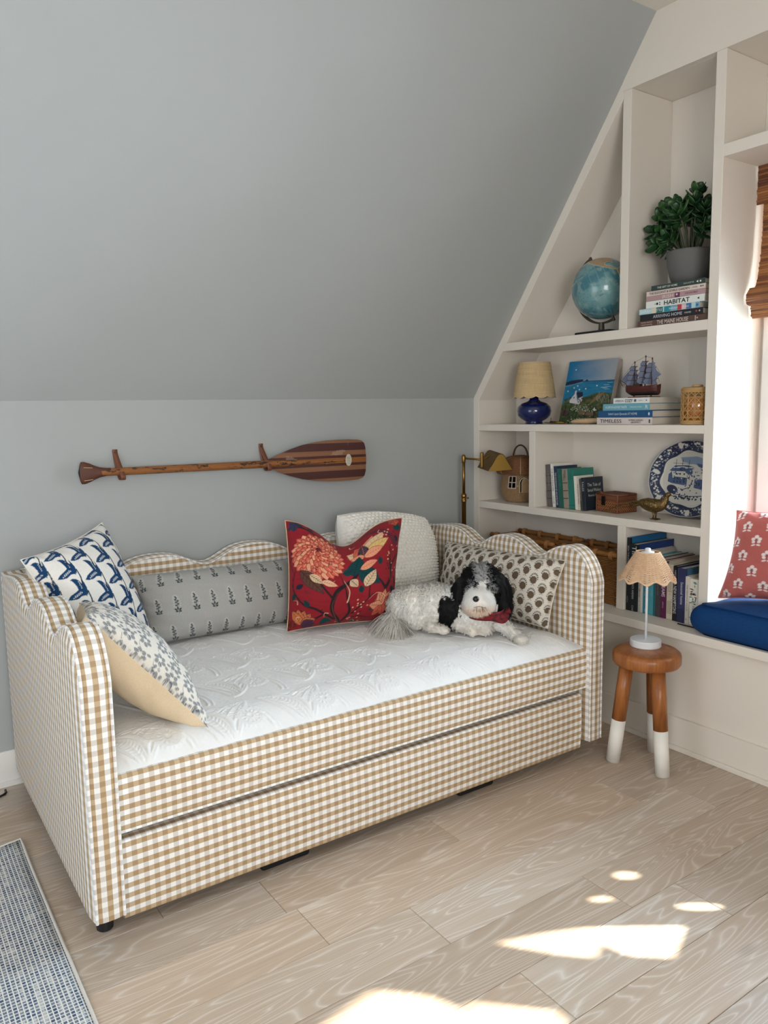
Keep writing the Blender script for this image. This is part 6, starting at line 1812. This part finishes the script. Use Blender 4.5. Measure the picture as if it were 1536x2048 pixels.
for (x_, lean_, lab) in ((-2.005, .016, 'brown leather strap holding the oar by its grip end'), (-1.325, .018, 'brown leather strap holding the oar at the start of its blade')):
    sp_ = thing('leather_strap', lab, 'strap', (x_, -0.003, 1.235), group='leather straps on the wall')
    pth = [(-.010, -.003, .118), (-.010, -.006, .10), (-.006, -.040, .052), (-.002, -.072, .012), (0, -.070, -.004), (.002, -.050, -.010), (.0, -.028, -.004), (-.004, -.012, .03), (-.010, -.002, .095), (-.010, -.001, .116)]
    P = catmull(pth, 5); V = []
    for p in P:
        for d in (-.0105, .0105): V.append((p[0] + d, p[1], p[2]))
    me = mesh_np('strap', np.array(V), grid_faces(len(P), 2)); o = link_obj('strap', me, M_LEATHER, sp_); md = o.modifiers.new('t', 'SOLIDIFY'); md.thickness = .0028
    MB().tube([(-.010, 0, .106), (-.010, -.012, .106)], .0045, 10).build('peg', M_BRONZE, sp_)

# ================================================================== stool
M_TEAK = None
t = NT('teak'); v = t.coord('Object', scale=(1, 1, .14)); b_ = t.noise(v, 16, 3, .5, .5)
rg_ = t.math('PINGPONG', t.math('MULTIPLY', b_, 9.0), 1.0); gr = t.noise(t.coord('Object', scale=(110, 110, 6)), 1.0, 4)
t.base(t.mix(t.math('ADD', t.math('MULTIPLY', rg_, .35), t.math('MULTIPLY', gr, .6)), lin((110, 58, 24)), lin((184, 116, 60)))); t.set(.35, spec=.45); t.bump(gr, .08, .001); M_TEAK = t.m
M_DIP = plain('dipped_white_paint', (228, 224, 216), .5, var=.04, nscale=40, bump=.05)
stl = thing('wooden_stool', 'round teak stool with white-dipped splayed legs beside the daybed', 'stool', (-0.280, -1.410, 0))
Vt, Ft = lathe_geo([(0, .428), (.118, .428), (.132, .433), (.139, .443), (.140, .470), (.137, .482), (.128, .489), (.10, .4905), (0, .491)], 64)
a_ = np.arctan2(Vt[:, 1], Vt[:, 0]); k_ = 1 + .018 * np.sin(2 * a_ + .6) + .010 * np.sin(3 * a_); Vt[:, 0] *= k_; Vt[:, 1] *= k_
link_obj('seat', mesh_np('seat', Vt, Ft), M_TEAK, stl)
for (fx_, fy_) in ((-.098, .085), (-.052, -.128), (.122, .040)):
    top_ = np.array([fx_ * .62, fy_ * .62, .432]); bot = np.array([fx_, fy_, 0.0]); cut = .43
    d = bot - top_; m_ = top_ + d * (1 - cut) * 1.0
    lg = MB().tube([top_, m_], [.0285, .0290], 20).build('leg', M_TEAK, stl, smooth=True)
    MB().tube([m_ - d * .0, bot + d * .0 + np.array([0, 0, .001])], [.0293, .0285], 20).build('dipped_end', M_DIP, lg, smooth=True)

# ================================================================== cordless lamp with rattan shade, on the stool
rl_ = thing('rattan_lamp', 'small white cordless lamp with a scalloped rattan shade on the stool', 'lamp', (-0.240, -1.372, 0.4912))
M_WMET = plain('white_metal', (222, 224, 226), .4, var=.02)
MB().lathe([(.062, 0), (.0635, .002), (.0635, .026), (.062, .029), (.0, .029)], 48).build('base', M_WMET, rl_)
MB().tube([(0, 0, .028), (0, 0, .385)], .0052, 14).build('stem', M_WMET, rl_, smooth=True)
MB().lathe([(.024, .395), (.026, .398), (.026, .404), (.012, .406), (.012, .416), (.009, .419), (0, .420)], 24).build('light_head', M_WMET, rl_, smooth=True)
t = NT('natural_rattan'); v = t.coord('Object'); t.base(t.mix(t.noise(v, 90, 3), lin((206, 166, 128)), lin((238, 206, 172)))); t.set(.55); M_RAT = t.m
shade = MB(); nS = 40
def shr(s, a):  # s: 0 top .. 1 bottom
    return .047 + .066 * s ** .95 + .004 * s * math.cos(10 * a)
def shz(s, a): return .402 - .112 * s - .007 * s ** 3 * math.cos(10 * a)
for j in range(31):
    s = j / 30; P = []
    for i in range(nS * 3):
        a = i / (nS * 3) * 2 * PI; wv = .0016 * math.sin(nS / 2 * a + j * PI); r_ = shr(s, a) + wv; P.append((r_ * math.cos(a), r_ * math.sin(a), shz(s, a)))
    shade.tube(P, .0020, 5, closed=True)
sh3 = tag(shade.build('lamp_shade', M_RAT, rl_, smooth=True), None)
spk = MB()
for i in range(nS):
    a = i / nS * 2 * PI; spk.tube([(shr(s, a) * math.cos(a), shr(s, a) * math.sin(a), shz(s, a)) for s in np.linspace(0, 1, 8)], .0014, 4)
spk.build('shade_stakes', M_RAT, sh3)
for s, rr3 in ((0, .0030), (1, .0036)):
    MB().tube([((shr(s, a)) * math.cos(a), (shr(s, a)) * math.sin(a), shz(s, a)) for a in np.arange(120) / 120 * 2 * PI], rr3, 6, closed=True).build('shade_rim', M_RAT, sh3, smooth=True)
spd = MB()
for k in range(3): a = k * 2 * PI / 3 + .4; spd.tube([(.02 * math.cos(a), .02 * math.sin(a), .400), (.047 * math.cos(a), .047 * math.sin(a), .402)], .0018, 5)
spd.build('shade_spider', M_WMET, rl_)

# ================================================================== bamboo roman shade in the nook
rs_ = thing('bamboo_shade', 'brown woven bamboo roman shade with stacked folds in the window nook', 'window shade', (0.255, -1.87, 1.86))
mats_b = [plain('bamboo_%d' % k, c, .5, var=.3, nscale=20) for k, c in enumerate(((134, 82, 42), (108, 62, 32), (156, 102, 54), (88, 50, 28)))]
rbm = random.Random(3); sw = .365
slat_mesh = []
for k, m in enumerate(mats_b):
    o = MB().box(-.0022, .0022, -sw, sw, -.0049, .0049).build('slat', m, rs_, bevel=.0012, seg=1); slat_mesh.append(o.data); bpy.data.objects.remove(o)
path_pts = []
def lay_slats(P, inset=0.0):
    P = np.array(P, float); d = np.r_[0, np.cumsum(np.linalg.norm(np.diff(P, axis=0), axis=1))]
    for s in np.arange(0, d[-1], .0104):
        x_ = np.interp(s, d, P[:, 0]); z_ = np.interp(s, d, P[:, 1]); x2 = np.interp(s + .004, d, P[:, 0]); z2 = np.interp(s + .004, d, P[:, 1])
        o = bpy.data.objects.new('slat', slat_mesh[rbm.choice((0, 0, 0, 1, 1, 2, 2, 3))]); COL.objects.link(o); o.parent = rs_
        o.location = (x_ - .255, rbm.uniform(-.002, .002) - inset, z_ - 1.86); o.rotation_euler = (0, math.atan2(x2 - x_, z2 - z_) + PI if abs(z2 - z_) + abs(x2 - x_) > 1e-6 else 0, 0)


lay_slats([(.238, 2.462), (.236, 2.31)])                       # valance
lay_slats([(.262, 2.40), (.258, 2.25), (.250, 2.10), (.232, 2.00), (.214, 1.968)], .018)   # main panel
lay_slats([(.205, 1.972), (.186, 1.945), (.190, 1.912), (.215, 1.902)])  # upper fold
lay_slats([(.222, 1.905), (.226, 1.868), (.238, 1.855)])        # lower fold
for y_ in (-.24, -.10, .10, .24):
    st_ = MB()
    for P in ([(.233, 2.462), (.231, 2.31)], [(.259, 2.40), (.255, 2.25), (.246, 2.10), (.229, 2.00), (.211, 1.968)], [(.202, 1.974), (.182, 1.945), (.186, 1.912), (.212, 1.899)], [(.219, 1.905), (.222, 1.868)]):
        st_.tube([(x_ - .255, y_, z_ - 1.86) for x_, z_ in P], .0016, 4)
    st_.build('stitch_cord', plain('dark_thread', (60, 38, 26), .8), rs_)

# ================================================================== rug, cable, pencil
rug = thing('woven_rug', 'flat woven rug in blue and cream with a white bound edge', 'rug', (-3.4, -1.6, 0))
t = NT('rug_weave'); v = t.coord('Object')
br = t.add('ShaderNodeTexBrick'); br.offset = 0.0; br.inputs['Scale'].default_value = 1.0; br.inputs['Brick Width'].default_value = .0118; br.inputs['Row Height'].default_value = .0122
br.inputs['Mortar Size'].default_value = .0019; br.inputs['Mortar Smooth'].default_value = .35; br.inputs['Color1'].default_value = (1, 1, 1, 1); br.inputs['Color2'].default_value = (.75, .75, .75, 1); br.inputs['Mortar'].default_value = (0, 0, 0, 1)
t.link(v, br.inputs['Vector'])
bigx = t.noise(t.coord('Object', scale=(5, 90, 1)), 1.0, 3, .6); bigy = t.noise(t.coord('Object', scale=(60, 3, 1)), 1.0, 3, .6)
blue = t.mix(t.noise(t.coord('Object', scale=(40, 70, 1)), 1.0, 2), lin((22, 42, 72)), lin((70, 100, 134)))
msk = t.math('GREATER_THAN', t.math('ADD', t.math('MULTIPLY', bigx, .6), t.math('MULTIPLY', bigy, .6)), .545)
col_ = t.mix(t.math('MULTIPLY', br.outputs['Color'], t.math('ADD', t.math('MULTIPLY', msk, .55), .42)), lin((222, 221, 215)), blue)
t.base(col_); t.set(.95, spec=.1); t.bump(br.outputs['Color'], .7, .003)
nxr, nyr = 40, 60
X, Y = np.meshgrid(np.linspace(-.84, .835, nxr), np.linspace(-1.6, 1.08, nyr), indexing='ij')
Z = .0075 + .012 * np.exp(-((X - .835) / .07) ** 2 - ((Y - 1.08) / .10) ** 2)
top = np.stack([X, Y, Z], -1).reshape(-1, 3)
o = link_obj('rug_field', mesh_np('rug_field', top, grid_faces(nxr, nyr)), t.m, rug); md = o.modifiers.new('t', 'SOLIDIFY'); md.thickness = .006; md.offset = -1
edge = [(X[i, -1], Y[i, -1], Z[i, -1]) for i in range(0, nxr)] + [(X[-1, j], Y[-1, j], Z[-1, j]) for j in range(nyr - 2, -1, -1)]
MB().tube(np.array(edge) + np.array([0, 0, -.002]), .0052, 6).build('bound_edge', plain('edge_binding', (206, 202, 194), .9, bump=.2), rug, smooth=True)
o = MB().tube(catmull([(-2.545, -.06, .006), (-2.56, -.10, .006), (-2.66, -.13, .006), (-2.75, -.12, .012), (-2.95, -.16, .006), (-3.2, -.15, .006)], 8), .0045, 8).build('power_cable', plain('black_rubber', (20, 20, 22), .5), smooth=True)
tag(o, 'black power cable on the floor by the wall behind the daybed', 'cable')
o = MB().tube([(-.020, -1.372, .5485), (-.020, -1.47, .5485)], .0032, 6).build('black_pencil', M_BLACK); tag(o, 'thin black pencil lying on the ledge by the seat cushion', 'pencil')

# ================================================================== dog lying on the coverlet
dog = thing('dog', 'curly black and white dog with a red plaid bandana lying on the coverlet', 'dog', (-0.87, -0.88, 0.545))
DO = np.array([-0.87, -0.88, 0.545])
RT = np.array([0.8237, -0.5667, 0.0]); UPV = np.array([0, 0, 1.0]); TC = np.array([-0.5667, -0.8237, 0.0])   # head frame: right, up, towards the viewer
HC = np.array([-0.800, -0.965, 0.742])
hp = lambda a, b, c: HC + RT * a + UPV * b + TC * c
prims = [  # region, centre, radii, axis frame ('w' world / 'h' head)
    ('body', (-0.988, -0.682, 0.640), (.078, .078, .082), 'w'), ('body', (-0.960, -0.720, 0.648), (.090, .090, .090), 'w'), ('body', (-0.910, -0.785, 0.655), (.092, .092, .090), 'w'),
    ('saddle', (-0.865, -0.850, 0.650), (.088, .088, .090), 'w'), ('chest', (-0.820, -0.920, 0.635), (.080, .080, .080), 'w'), ('chest', (-0.800, -0.960, 0.615), (.066, .060, .058), 'w'),
    ('chest', (-0.790, -0.940, 0.690), (.060, .060, .060), 'w'),
    ('haunch', (-0.985, -0.735, 0.610), (.060, .075, .062), 'w'), ('hind', (-0.965, -0.830, 0.578), (.030, .060, .026), 'w'), ('hindpaw', (-0.945, -0.888, 0.572), (.024, .028, .020), 'w'),
    ('leg', (-0.745, -0.975, 0.612), (.046, .046, .046), 'w'), ('leg', (-0.735, -1.020, 0.590), (.036, .040, .034), 'w'), ('leg', (-0.735, -1.065, 0.574), (.030, .040, .028), 'w'), ('leg', (-0.738, -1.105, 0.563), (.028, .036, .026), 'w'), ('paw', (-0.745, -1.142, 0.556), (.028, .032, .023), 'w'),
    ('leg2', (-0.865, -0.925, 0.600), (.048, .044, .044), 'w'), ('leg2', (-0.850, -0.965, 0.582), (.042, .036, .032), 'w'), ('leg2', (-0.810, -0.995, 0.578), (.040, .030, .030), 'w'), ('paw2', (-0.862, -0.982, 0.570), (.026, .022, .018), 'w'),
    ('skull', hp(0, .012, 0), (.076, .074, .074), 'h'), ('skull', hp(.0, .035, -.01), (.066, .062, .060), 'h'),
    ('muzzle', hp(-.016, -.014, .060), (.050, .042, .046), 'h'), ('muzzle', hp(-.020, -.038, .068), (.060, .045, .046), 'h'),
    ('ear', hp(-.086, .010, -.012), (.026, .044, .040), 'h'), ('ear', hp(-.094, -.030, -.008), (.020, .036, .032), 'h'),
    ('ear', hp(.078, .018, -.008), (.032, .052, .044), 'h'), ('ear', hp(.088, -.028, .002), (.026, .050, .036), 'h'), ('ear', hp(.086, -.058, .008), (.020, .032, .028), 'h'),
    ('neck', hp(.03, -.070, -.02), (.062, .050, .055), 'h'),
    ('tail', (-1.048, -0.678, 0.600), (.034, .030, .030), 'w'), ('tail', (-1.080, -0.722, 0.585), (.024, .034, .022), 'w'),
]
HF = np.stack([RT, UPV, TC], 1)
mb = MB()
for reg, c, r, fr in prims:
    V, F = lathe_geo([(max(1e-4, math.sin(PI * k / 12)), -math.cos(PI * k / 12)) for k in range(13)], 20)
    V = V[:, [0, 2, 1]] if fr == 'h' else V
    V = V * np.array(r)
    if fr == 'h': V = V @ HF.T
    mb.add(V + np.array(c) - DO, F)
tmp = mb.build('tmp', None, smooth=True)
rm = tmp.modifiers.new('r', 'REMESH'); rm.mode = 'VOXEL'; rm.voxel_size = .0075
smo = tmp.modifiers.new('s', 'SMOOTH'); smo.iterations = 6; smo.factor = .5
dg = bpy.context.evaluated_depsgraph_get(); me = bpy.data.meshes.new_from_object(tmp.evaluated_get(dg)); bpy.data.objects.remove(tmp)
me.name = 'body'
nv = len(me.vertices); co = np.empty(nv * 3); me.vertices.foreach_get('co', co); co = co.reshape(-1, 3) + DO


def region(P):
    best = np.full(len(P), 1e9); idx = np.zeros(len(P), int)
    for i, (reg, c, r, fr) in enumerate(prims):
        q = P - np.array(c)
        if fr == 'h': q = q @ HF
        d = (np.linalg.norm(q / np.array(r), axis=1) - 1) * min(r)
        m = d < best; best[m] = d[m]; idx[m] = i
    return np.array([prims[i][0] for i in idx]), idx


REG, _ = region(co)
WHITE = np.array(lin((250, 247, 241))); CREAMF = np.array(lin((228, 214, 194))); BLACKF = np.array(lin((13, 13, 16))); PEACHF = np.array(lin((240, 204, 176))); GREYF = np.array(lin((168, 168, 170))); TANF = np.array(lin((172, 140, 106)))


def fur_color(P, reg, rng):
    n = len(P); C = np.tile(WHITE, (n, 1)); nz = vnoise(P[:, 0] * 26 + P[:, 2] * 11, P[:, 1] * 26 + P[:, 2] * 19, 3)[:, None]
    C = C * (1 - nz * .5) + CREAMF * nz * .5
    q = P - HC; a, b, c = q @ RT, q @ UPV, q @ TC
    for i in range(n):
        r = reg[i]
        if r == 'ear': C[i] = BLACKF
        elif r == 'skull':
            blaze = abs(a[i] + .006) < (.009 if b[i] < .045 else .014) + .006 * rng.rand()
            if blaze and b[i] > .045: C[i] = GREYF * (.75 + .8 * rng.rand())
            elif blaze and b[i] > -.03 and c[i] > .02: C[i] = WHITE
            else: C[i] = BLACKF if (b[i] < .055 or abs(a[i]) > .03) else (BLACKF if rng.rand() < .65 else GREYF * .6)
            if .012 < b[i] < .045 and c[i] > .045 and .025 < abs(a[i] + .008) < .052 and rng.rand() < .55: C[i] = GREYF * .7
        elif r == 'muzzle':
            k = np.clip((-.022 - b[i]) / .03, 0, 1) * np.clip((c[i] - .03) / .05, 0, 1); C[i] = WHITE * (1 - k * .75) + PEACHF * k * .75
            ln = abs(b[i] + .042 - .10 * (a[i] + .018) ** 2 * 8)
            if c[i] > .080 and ln < .0035 and abs(a[i] + .020) < .026: C[i] = TANF * .85
        elif r == 'neck': C[i] = BLACKF if c[i] < .0 else WHITE
        elif r == 'saddle':
            C[i] = BLACKF if (P[i, 2] < .685 + .05 * nz[i, 0] and P[i, 0] < -.845 + .04 * nz[i, 0]) else WHITE
        elif r in ('paw', 'hindpaw', 'paw2'):
            C[i] = C[i] * .88 + TANF * .1
        elif r in ('hind', 'leg2'):
            C[i] = C[i] * .85 + TANF * .12
    return C


rngd = np.random.RandomState(5)
colb = fur_color(co, REG, rngd)
at = me.color_attributes.new('print', 'FLOAT_COLOR', 'POINT'); c4_ = np.ones((nv, 4), np.float32); c4_[:, :3] = np.minimum(.95, colb); at.data.foreach_set('color', c4_.ravel())
me.polygons.foreach_set('use_smooth', np.ones(len(me.polygons), bool))
M_FURB = attr_mat('fur_skin', .9)
body = link_obj('body', me, M_FURB, dog)
body.data.materials.clear(); body.data.materials.append(M_FURB)
# fur strands
me.calc_loop_triangles(); nt = len(me.loop_triangles); tri = np.empty(nt * 3, np.int32); me.loop_triangles.foreach_get('vertices', tri); tri = tri.reshape(-1, 3)
nrmv = np.empty(nv * 3); me.vertices.foreach_get('normal', nrmv); nrmv = nrmv.reshape(-1, 3)
A, B, C_ = co[tri[:, 0]], co[tri[:, 1]], co[tri[:, 2]]; area = np.linalg.norm(np.cross(B - A, C_ - A), axis=1)
treg = REG[tri[:, 0]]
wgt = np.ones(nt)
for r, w in (('muzzle', 4.2), ('skull', 2.0), ('ear', 1.9), ('tail', 1.6), ('paw', 1.8), ('leg', 1.4), ('leg2', 1.4), ('hindpaw', 1.8)): wgt[treg == r] = w
NS = 44000
pk = rngd.choice(nt, NS, p=area * wgt / (area * wgt).sum())
r1, r2 = np.sqrt(rngd.rand(NS)), rngd.rand(NS); bc_ = np.stack([1 - r1, r1 * (1 - r2), r1 * r2], 1)
P0 = A[pk] * bc_[:, :1] + B[pk] * bc_[:, 1:2] + C_[pk] * bc_[:, 2:]; N0 = nrmv[tri[pk, 0]] * bc_[:, :1] + nrmv[tri[pk, 1]] * bc_[:, 1:2] + nrmv[tri[pk, 2]] * bc_[:, 2:]; N0 /= np.linalg.norm(N0, axis=1)[:, None]
keep = ~((P0[:, 2] < .575) & (N0[:, 2] < -.5)); P0, N0 = P0[keep], N0[keep]; NS = len(P0)
R0, ridx = region(P0); CF = fur_color(P0, R0, rngd)
CF = np.minimum(.97, CF * (0.92 + .2 * rngd.rand(NS))[:, None])
length = {'body': .017, 'saddle': .018, 'chest': .018, 'haunch': .016, 'hind': .013, 'hindpaw': .009, 'leg': .013, 'leg2': .013, 'paw': .012, 'paw2': .012, 'skull': .026, 'muzzle': .019, 'ear': .046, 'neck': .03, 'tail': .105}
curl = {'body': .0055, 'saddle': .005, 'chest': .0055, 'haunch': .0055, 'leg': .003, 'leg2': .0035, 'skull': .006, 'ear': .005, 'muzzle': .0012, 'tail': .006}
Ls = np.array([length[r] for r in R0]) * (.7 + .6 * rngd.rand(NS)); Cu = np.array([curl.get(r, .0025) for r in R0])
q = P0 - HC; a, b, c = q @ RT, q @ UPV, q @ TC
flow = np.zeros((NS, 3)); nw = np.full(NS, .75)
g_ = np.array([0, 0, -1.0])
for i in range(NS):
    r = R0[i]
    if r in ('ear',): flow[i] = g_ * 1.4 + RT * np.sign(a[i]) * .15; nw[i] = .35
    elif r == 'neck': flow[i] = g_; nw[i] = .5
    elif r == 'skull':
        if b[i] > .04: flow[i] = RT * np.sign(a[i] + .004) * .6 + TC * .35 + UPV * .1; nw[i] = .55
        else: flow[i] = g_ * .9 + RT * np.sign(a[i]) * .5; nw[i] = .5
    elif r == 'muzzle':
        v_ = RT * (a[i] + .024) + UPV * (b[i] + .006); v_ = v_ / (np.linalg.norm(v_) + 1e-6); flow[i] = v_ * .9 + g_ * .75 + TC * .05; nw[i] = .28
    elif r == 'tail': fa = 3.95 + rngd.randn() * .55; flow[i] = np.array([math.cos(fa), math.sin(fa), .30 + .25 * rngd.randn()]); nw[i] = .10
    elif r in ('leg', 'paw'): flow[i] = np.array([0.05, -1, -.3]); nw[i] = .5
    else: flow[i] = g_ * .35 + np.array([-.3, .3, 0]) * .4 + rngd.randn(3) * .35
Dd = N0 * nw[:, None] + flow * (1 - nw)[:, None] + rngd.randn(NS, 3) * .14; Dd /= np.linalg.norm(Dd, axis=1)[:, None]
E1 = np.cross(Dd, rngd.randn(NS, 3)); E1 /= np.linalg.norm(E1, axis=1)[:, None]; E2 = np.cross(Dd, E1)
phs = rngd.rand(NS) * 6.3; tw = 5.5 + 2.5 * rngd.rand(NS)
grav = np.where(np.isin(R0, ['ear', 'neck']), .35, np.where(R0 == 'tail', .75, np.where(R0 == 'muzzle', .25, .10)))
K = 5
S_ = np.linspace(0, 1, K)


def spines(P, D, L, cu, ph, tw_, e1, e2, gr):
    return np.stack([P - 0 + D * (L * s)[:, None] + g_ * (gr * L * s * s)[:, None] + (e1 * np.cos(tw_ * s + ph)[:, None] + e2 * np.sin(tw_ * s + ph)[:, None]) * (cu * min(1, s * 1.5))[:, None] for s in S_], 1)


# locks: every strand leans towards the curl of its lock
NCL = 3000; ci = rngd.choice(NS, NCL, replace=False)
near_c = np.empty(NS, int)
for s0 in range(0, NS, 2000):
    d2 = ((P0[s0:s0 + 2000, None] - P0[None, ci]) ** 2).sum(2) + 10.0 * (R0[s0:s0 + 2000, None] != R0[None, ci])
    near_c[s0:s0 + 2000] = d2.argmin(1)
lockP = spines(P0[ci], Dd[ci], np.array([length[r] for r in R0[ci]]), Cu[ci] * 1.5, rngd.rand(NCL) * 6.3, 6.5 + 2 * rngd.rand(NCL), E1[ci], E2[ci], grav[ci])
pts = spines(P0 - N0 * .002, Dd, Ls, Cu * .4, phs, tw, E1, E2, grav)
wl = np.clip(S_ * 1.0, 0, .62)[None, :, None] * np.where(np.isin(R0, ['muzzle', 'tail', 'paw']), .15, 1.0)[:, None, None]
pts = pts * (1 - wl) + lockP[near_c] * wl + rngd.randn(NS, K, 3) * .0008 * wl
zfloor = .541
pts[..., 2] = np.maximum(pts[..., 2], np.where(pts[..., 1] < -1.10, .515, zfloor) + .002 * rngd.rand(NS, 1))
Tn = np.gradient(pts, axis=1); Tn /= np.linalg.norm(Tn, axis=2)[..., None] + 1e-9
rad_ = .00115 * (1 - .72 * S_)
rad_s = np.where(np.isin(R0, ['tail', 'muzzle']), .8, 1.1)
X1 = np.cross(Tn, E1[:, None]); X1 /= np.linalg.norm(X1, axis=2)[..., None] + 1e-9; X2 = np.cross(Tn, X1)
rings = []
for k in range(3):
    an = k * 2 * PI / 3; rings.append(pts + (X1 * math.cos(an) + X2 * math.sin(an)) * (rad_[None, :, None] * rad_s[:, None, None]))
VV = np.stack(rings, 2).reshape(-1, 3)          # strand, k, 3
base_i = np.arange(NS)[:, None, None] * (K * 3) + np.arange(K - 1)[None, :, None] * 3
j = np.arange(3)[None, None]; j2 = (j + 1) % 3
FQ = np.stack([base_i + j, base_i + j2, base_i + 3 + j2, base_i + 3 + j], -1).reshape(-1, 4)
colS = np.repeat(CF, K * 3, axis=0)
t = NT('fur'); at_ = t.add('ShaderNodeAttribute', attribute_name='print'); t.base(at_.outputs[0]); t.set(.6, spec=.25)
M_FUR = t.m
fur_me = mesh_np('fur', VV - DO, FQ, col=colS)
nn_ = np.repeat(N0, K * 3, axis=0); nn_ /= np.linalg.norm(nn_, axis=1)[:, None]
fur_me.normals_split_custom_set_from_vertices(nn_.tolist())
fo = link_obj('fur', fur_me, M_FUR, dog); tag(fo, kind='stuff')
# nose, eyes, mouth
MB().ball(hp(-.036, -.014, .112) - DO, (.0135, .0125, .0125), 16, 10).build('nose', plain('wet_black_nose', (16, 16, 18), .3, var=.1), dog, smooth=True)
for (a_, b_) in ((-.046, .012), (.036, .016)): MB().ball(hp(a_, b_, .066) - DO, .0085, 12, 8).build('eye', plain('dark_eye', (18, 12, 10), .08, coat=.6), dog, smooth=True)
mth = []
for k in range(15):
    aa = -.046 + .050 * k / 14; bb = -.0445 - .0035 * abs((k - 6) / 7) ** 2 + .0015 * math.cos((k - 6) / 7 * PI)
    cc = .068 + .046 * math.sqrt(max(.05, 1 - ((aa + .02) / .06) ** 2 - ((bb + .038) / .045) ** 2)) + .0105
    mth.append(hp(aa, bb, cc) - DO)
MB().tube(mth, [.0004] + [.0011] * 13 + [.0004], 6).build('mouth', plain('mouth_line', (132, 92, 74), .7), dog, smooth=True)
# bandana: folded band round the lower neck with a hanging point
t = NT('red_plaid'); v = t.coord('Object'); sp = t.add('ShaderNodeSeparateXYZ'); t.link(v, sp.inputs[0])
sx_ = t.math('LESS_THAN', t.math('FRACT', t.math('MULTIPLY', t.math('ADD', sp.outputs[0], sp.outputs[1]), 38.0)), .42); sz_ = t.math('LESS_THAN', t.math('FRACT', t.math('MULTIPLY', sp.outputs[2], 48.0)), .36)
t.base(t.mix(t.math('MULTIPLY', t.math('ADD', sx_, sz_), .42), lin((118, 14, 24)), lin((18, 10, 18)))); t.set(.85)
P = []; nb = 40
for i in range(nb):
    u = i / (nb - 1); an = -1.9 + 3.55 * u          # around the neck, front facing the viewer
    for w in np.linspace(0, 1, 8):
        r_ = .066 + .006 * math.sin(3 * an + 5 * w) + .010 * w
        drop = -.066 - .034 * w * (1 + .55 * math.exp(-((an - .75) / .45) ** 2)) - .012 * math.cos(an)
        P.append(hp(.022 + r_ * 1.12 * math.sin(an), drop, .022 + r_ * .95 * math.cos(an)) - DO)
bo = link_obj('bandana', mesh_np('bandana', np.array(P), grid_faces(nb, 8)), t.m, dog); md = bo.modifiers.new('t', 'SOLIDIFY'); md.thickness = .003
kn = MB(); kp = hp(.100, -.086, .045) - DO
kn.ball(kp, (.012, .012, .011), 10, 7); kn.tube([kp, kp + np.array([.012, -.010, .006])], [.010, .014], 8); kn.build('knot', t.m, bo, smooth=True)
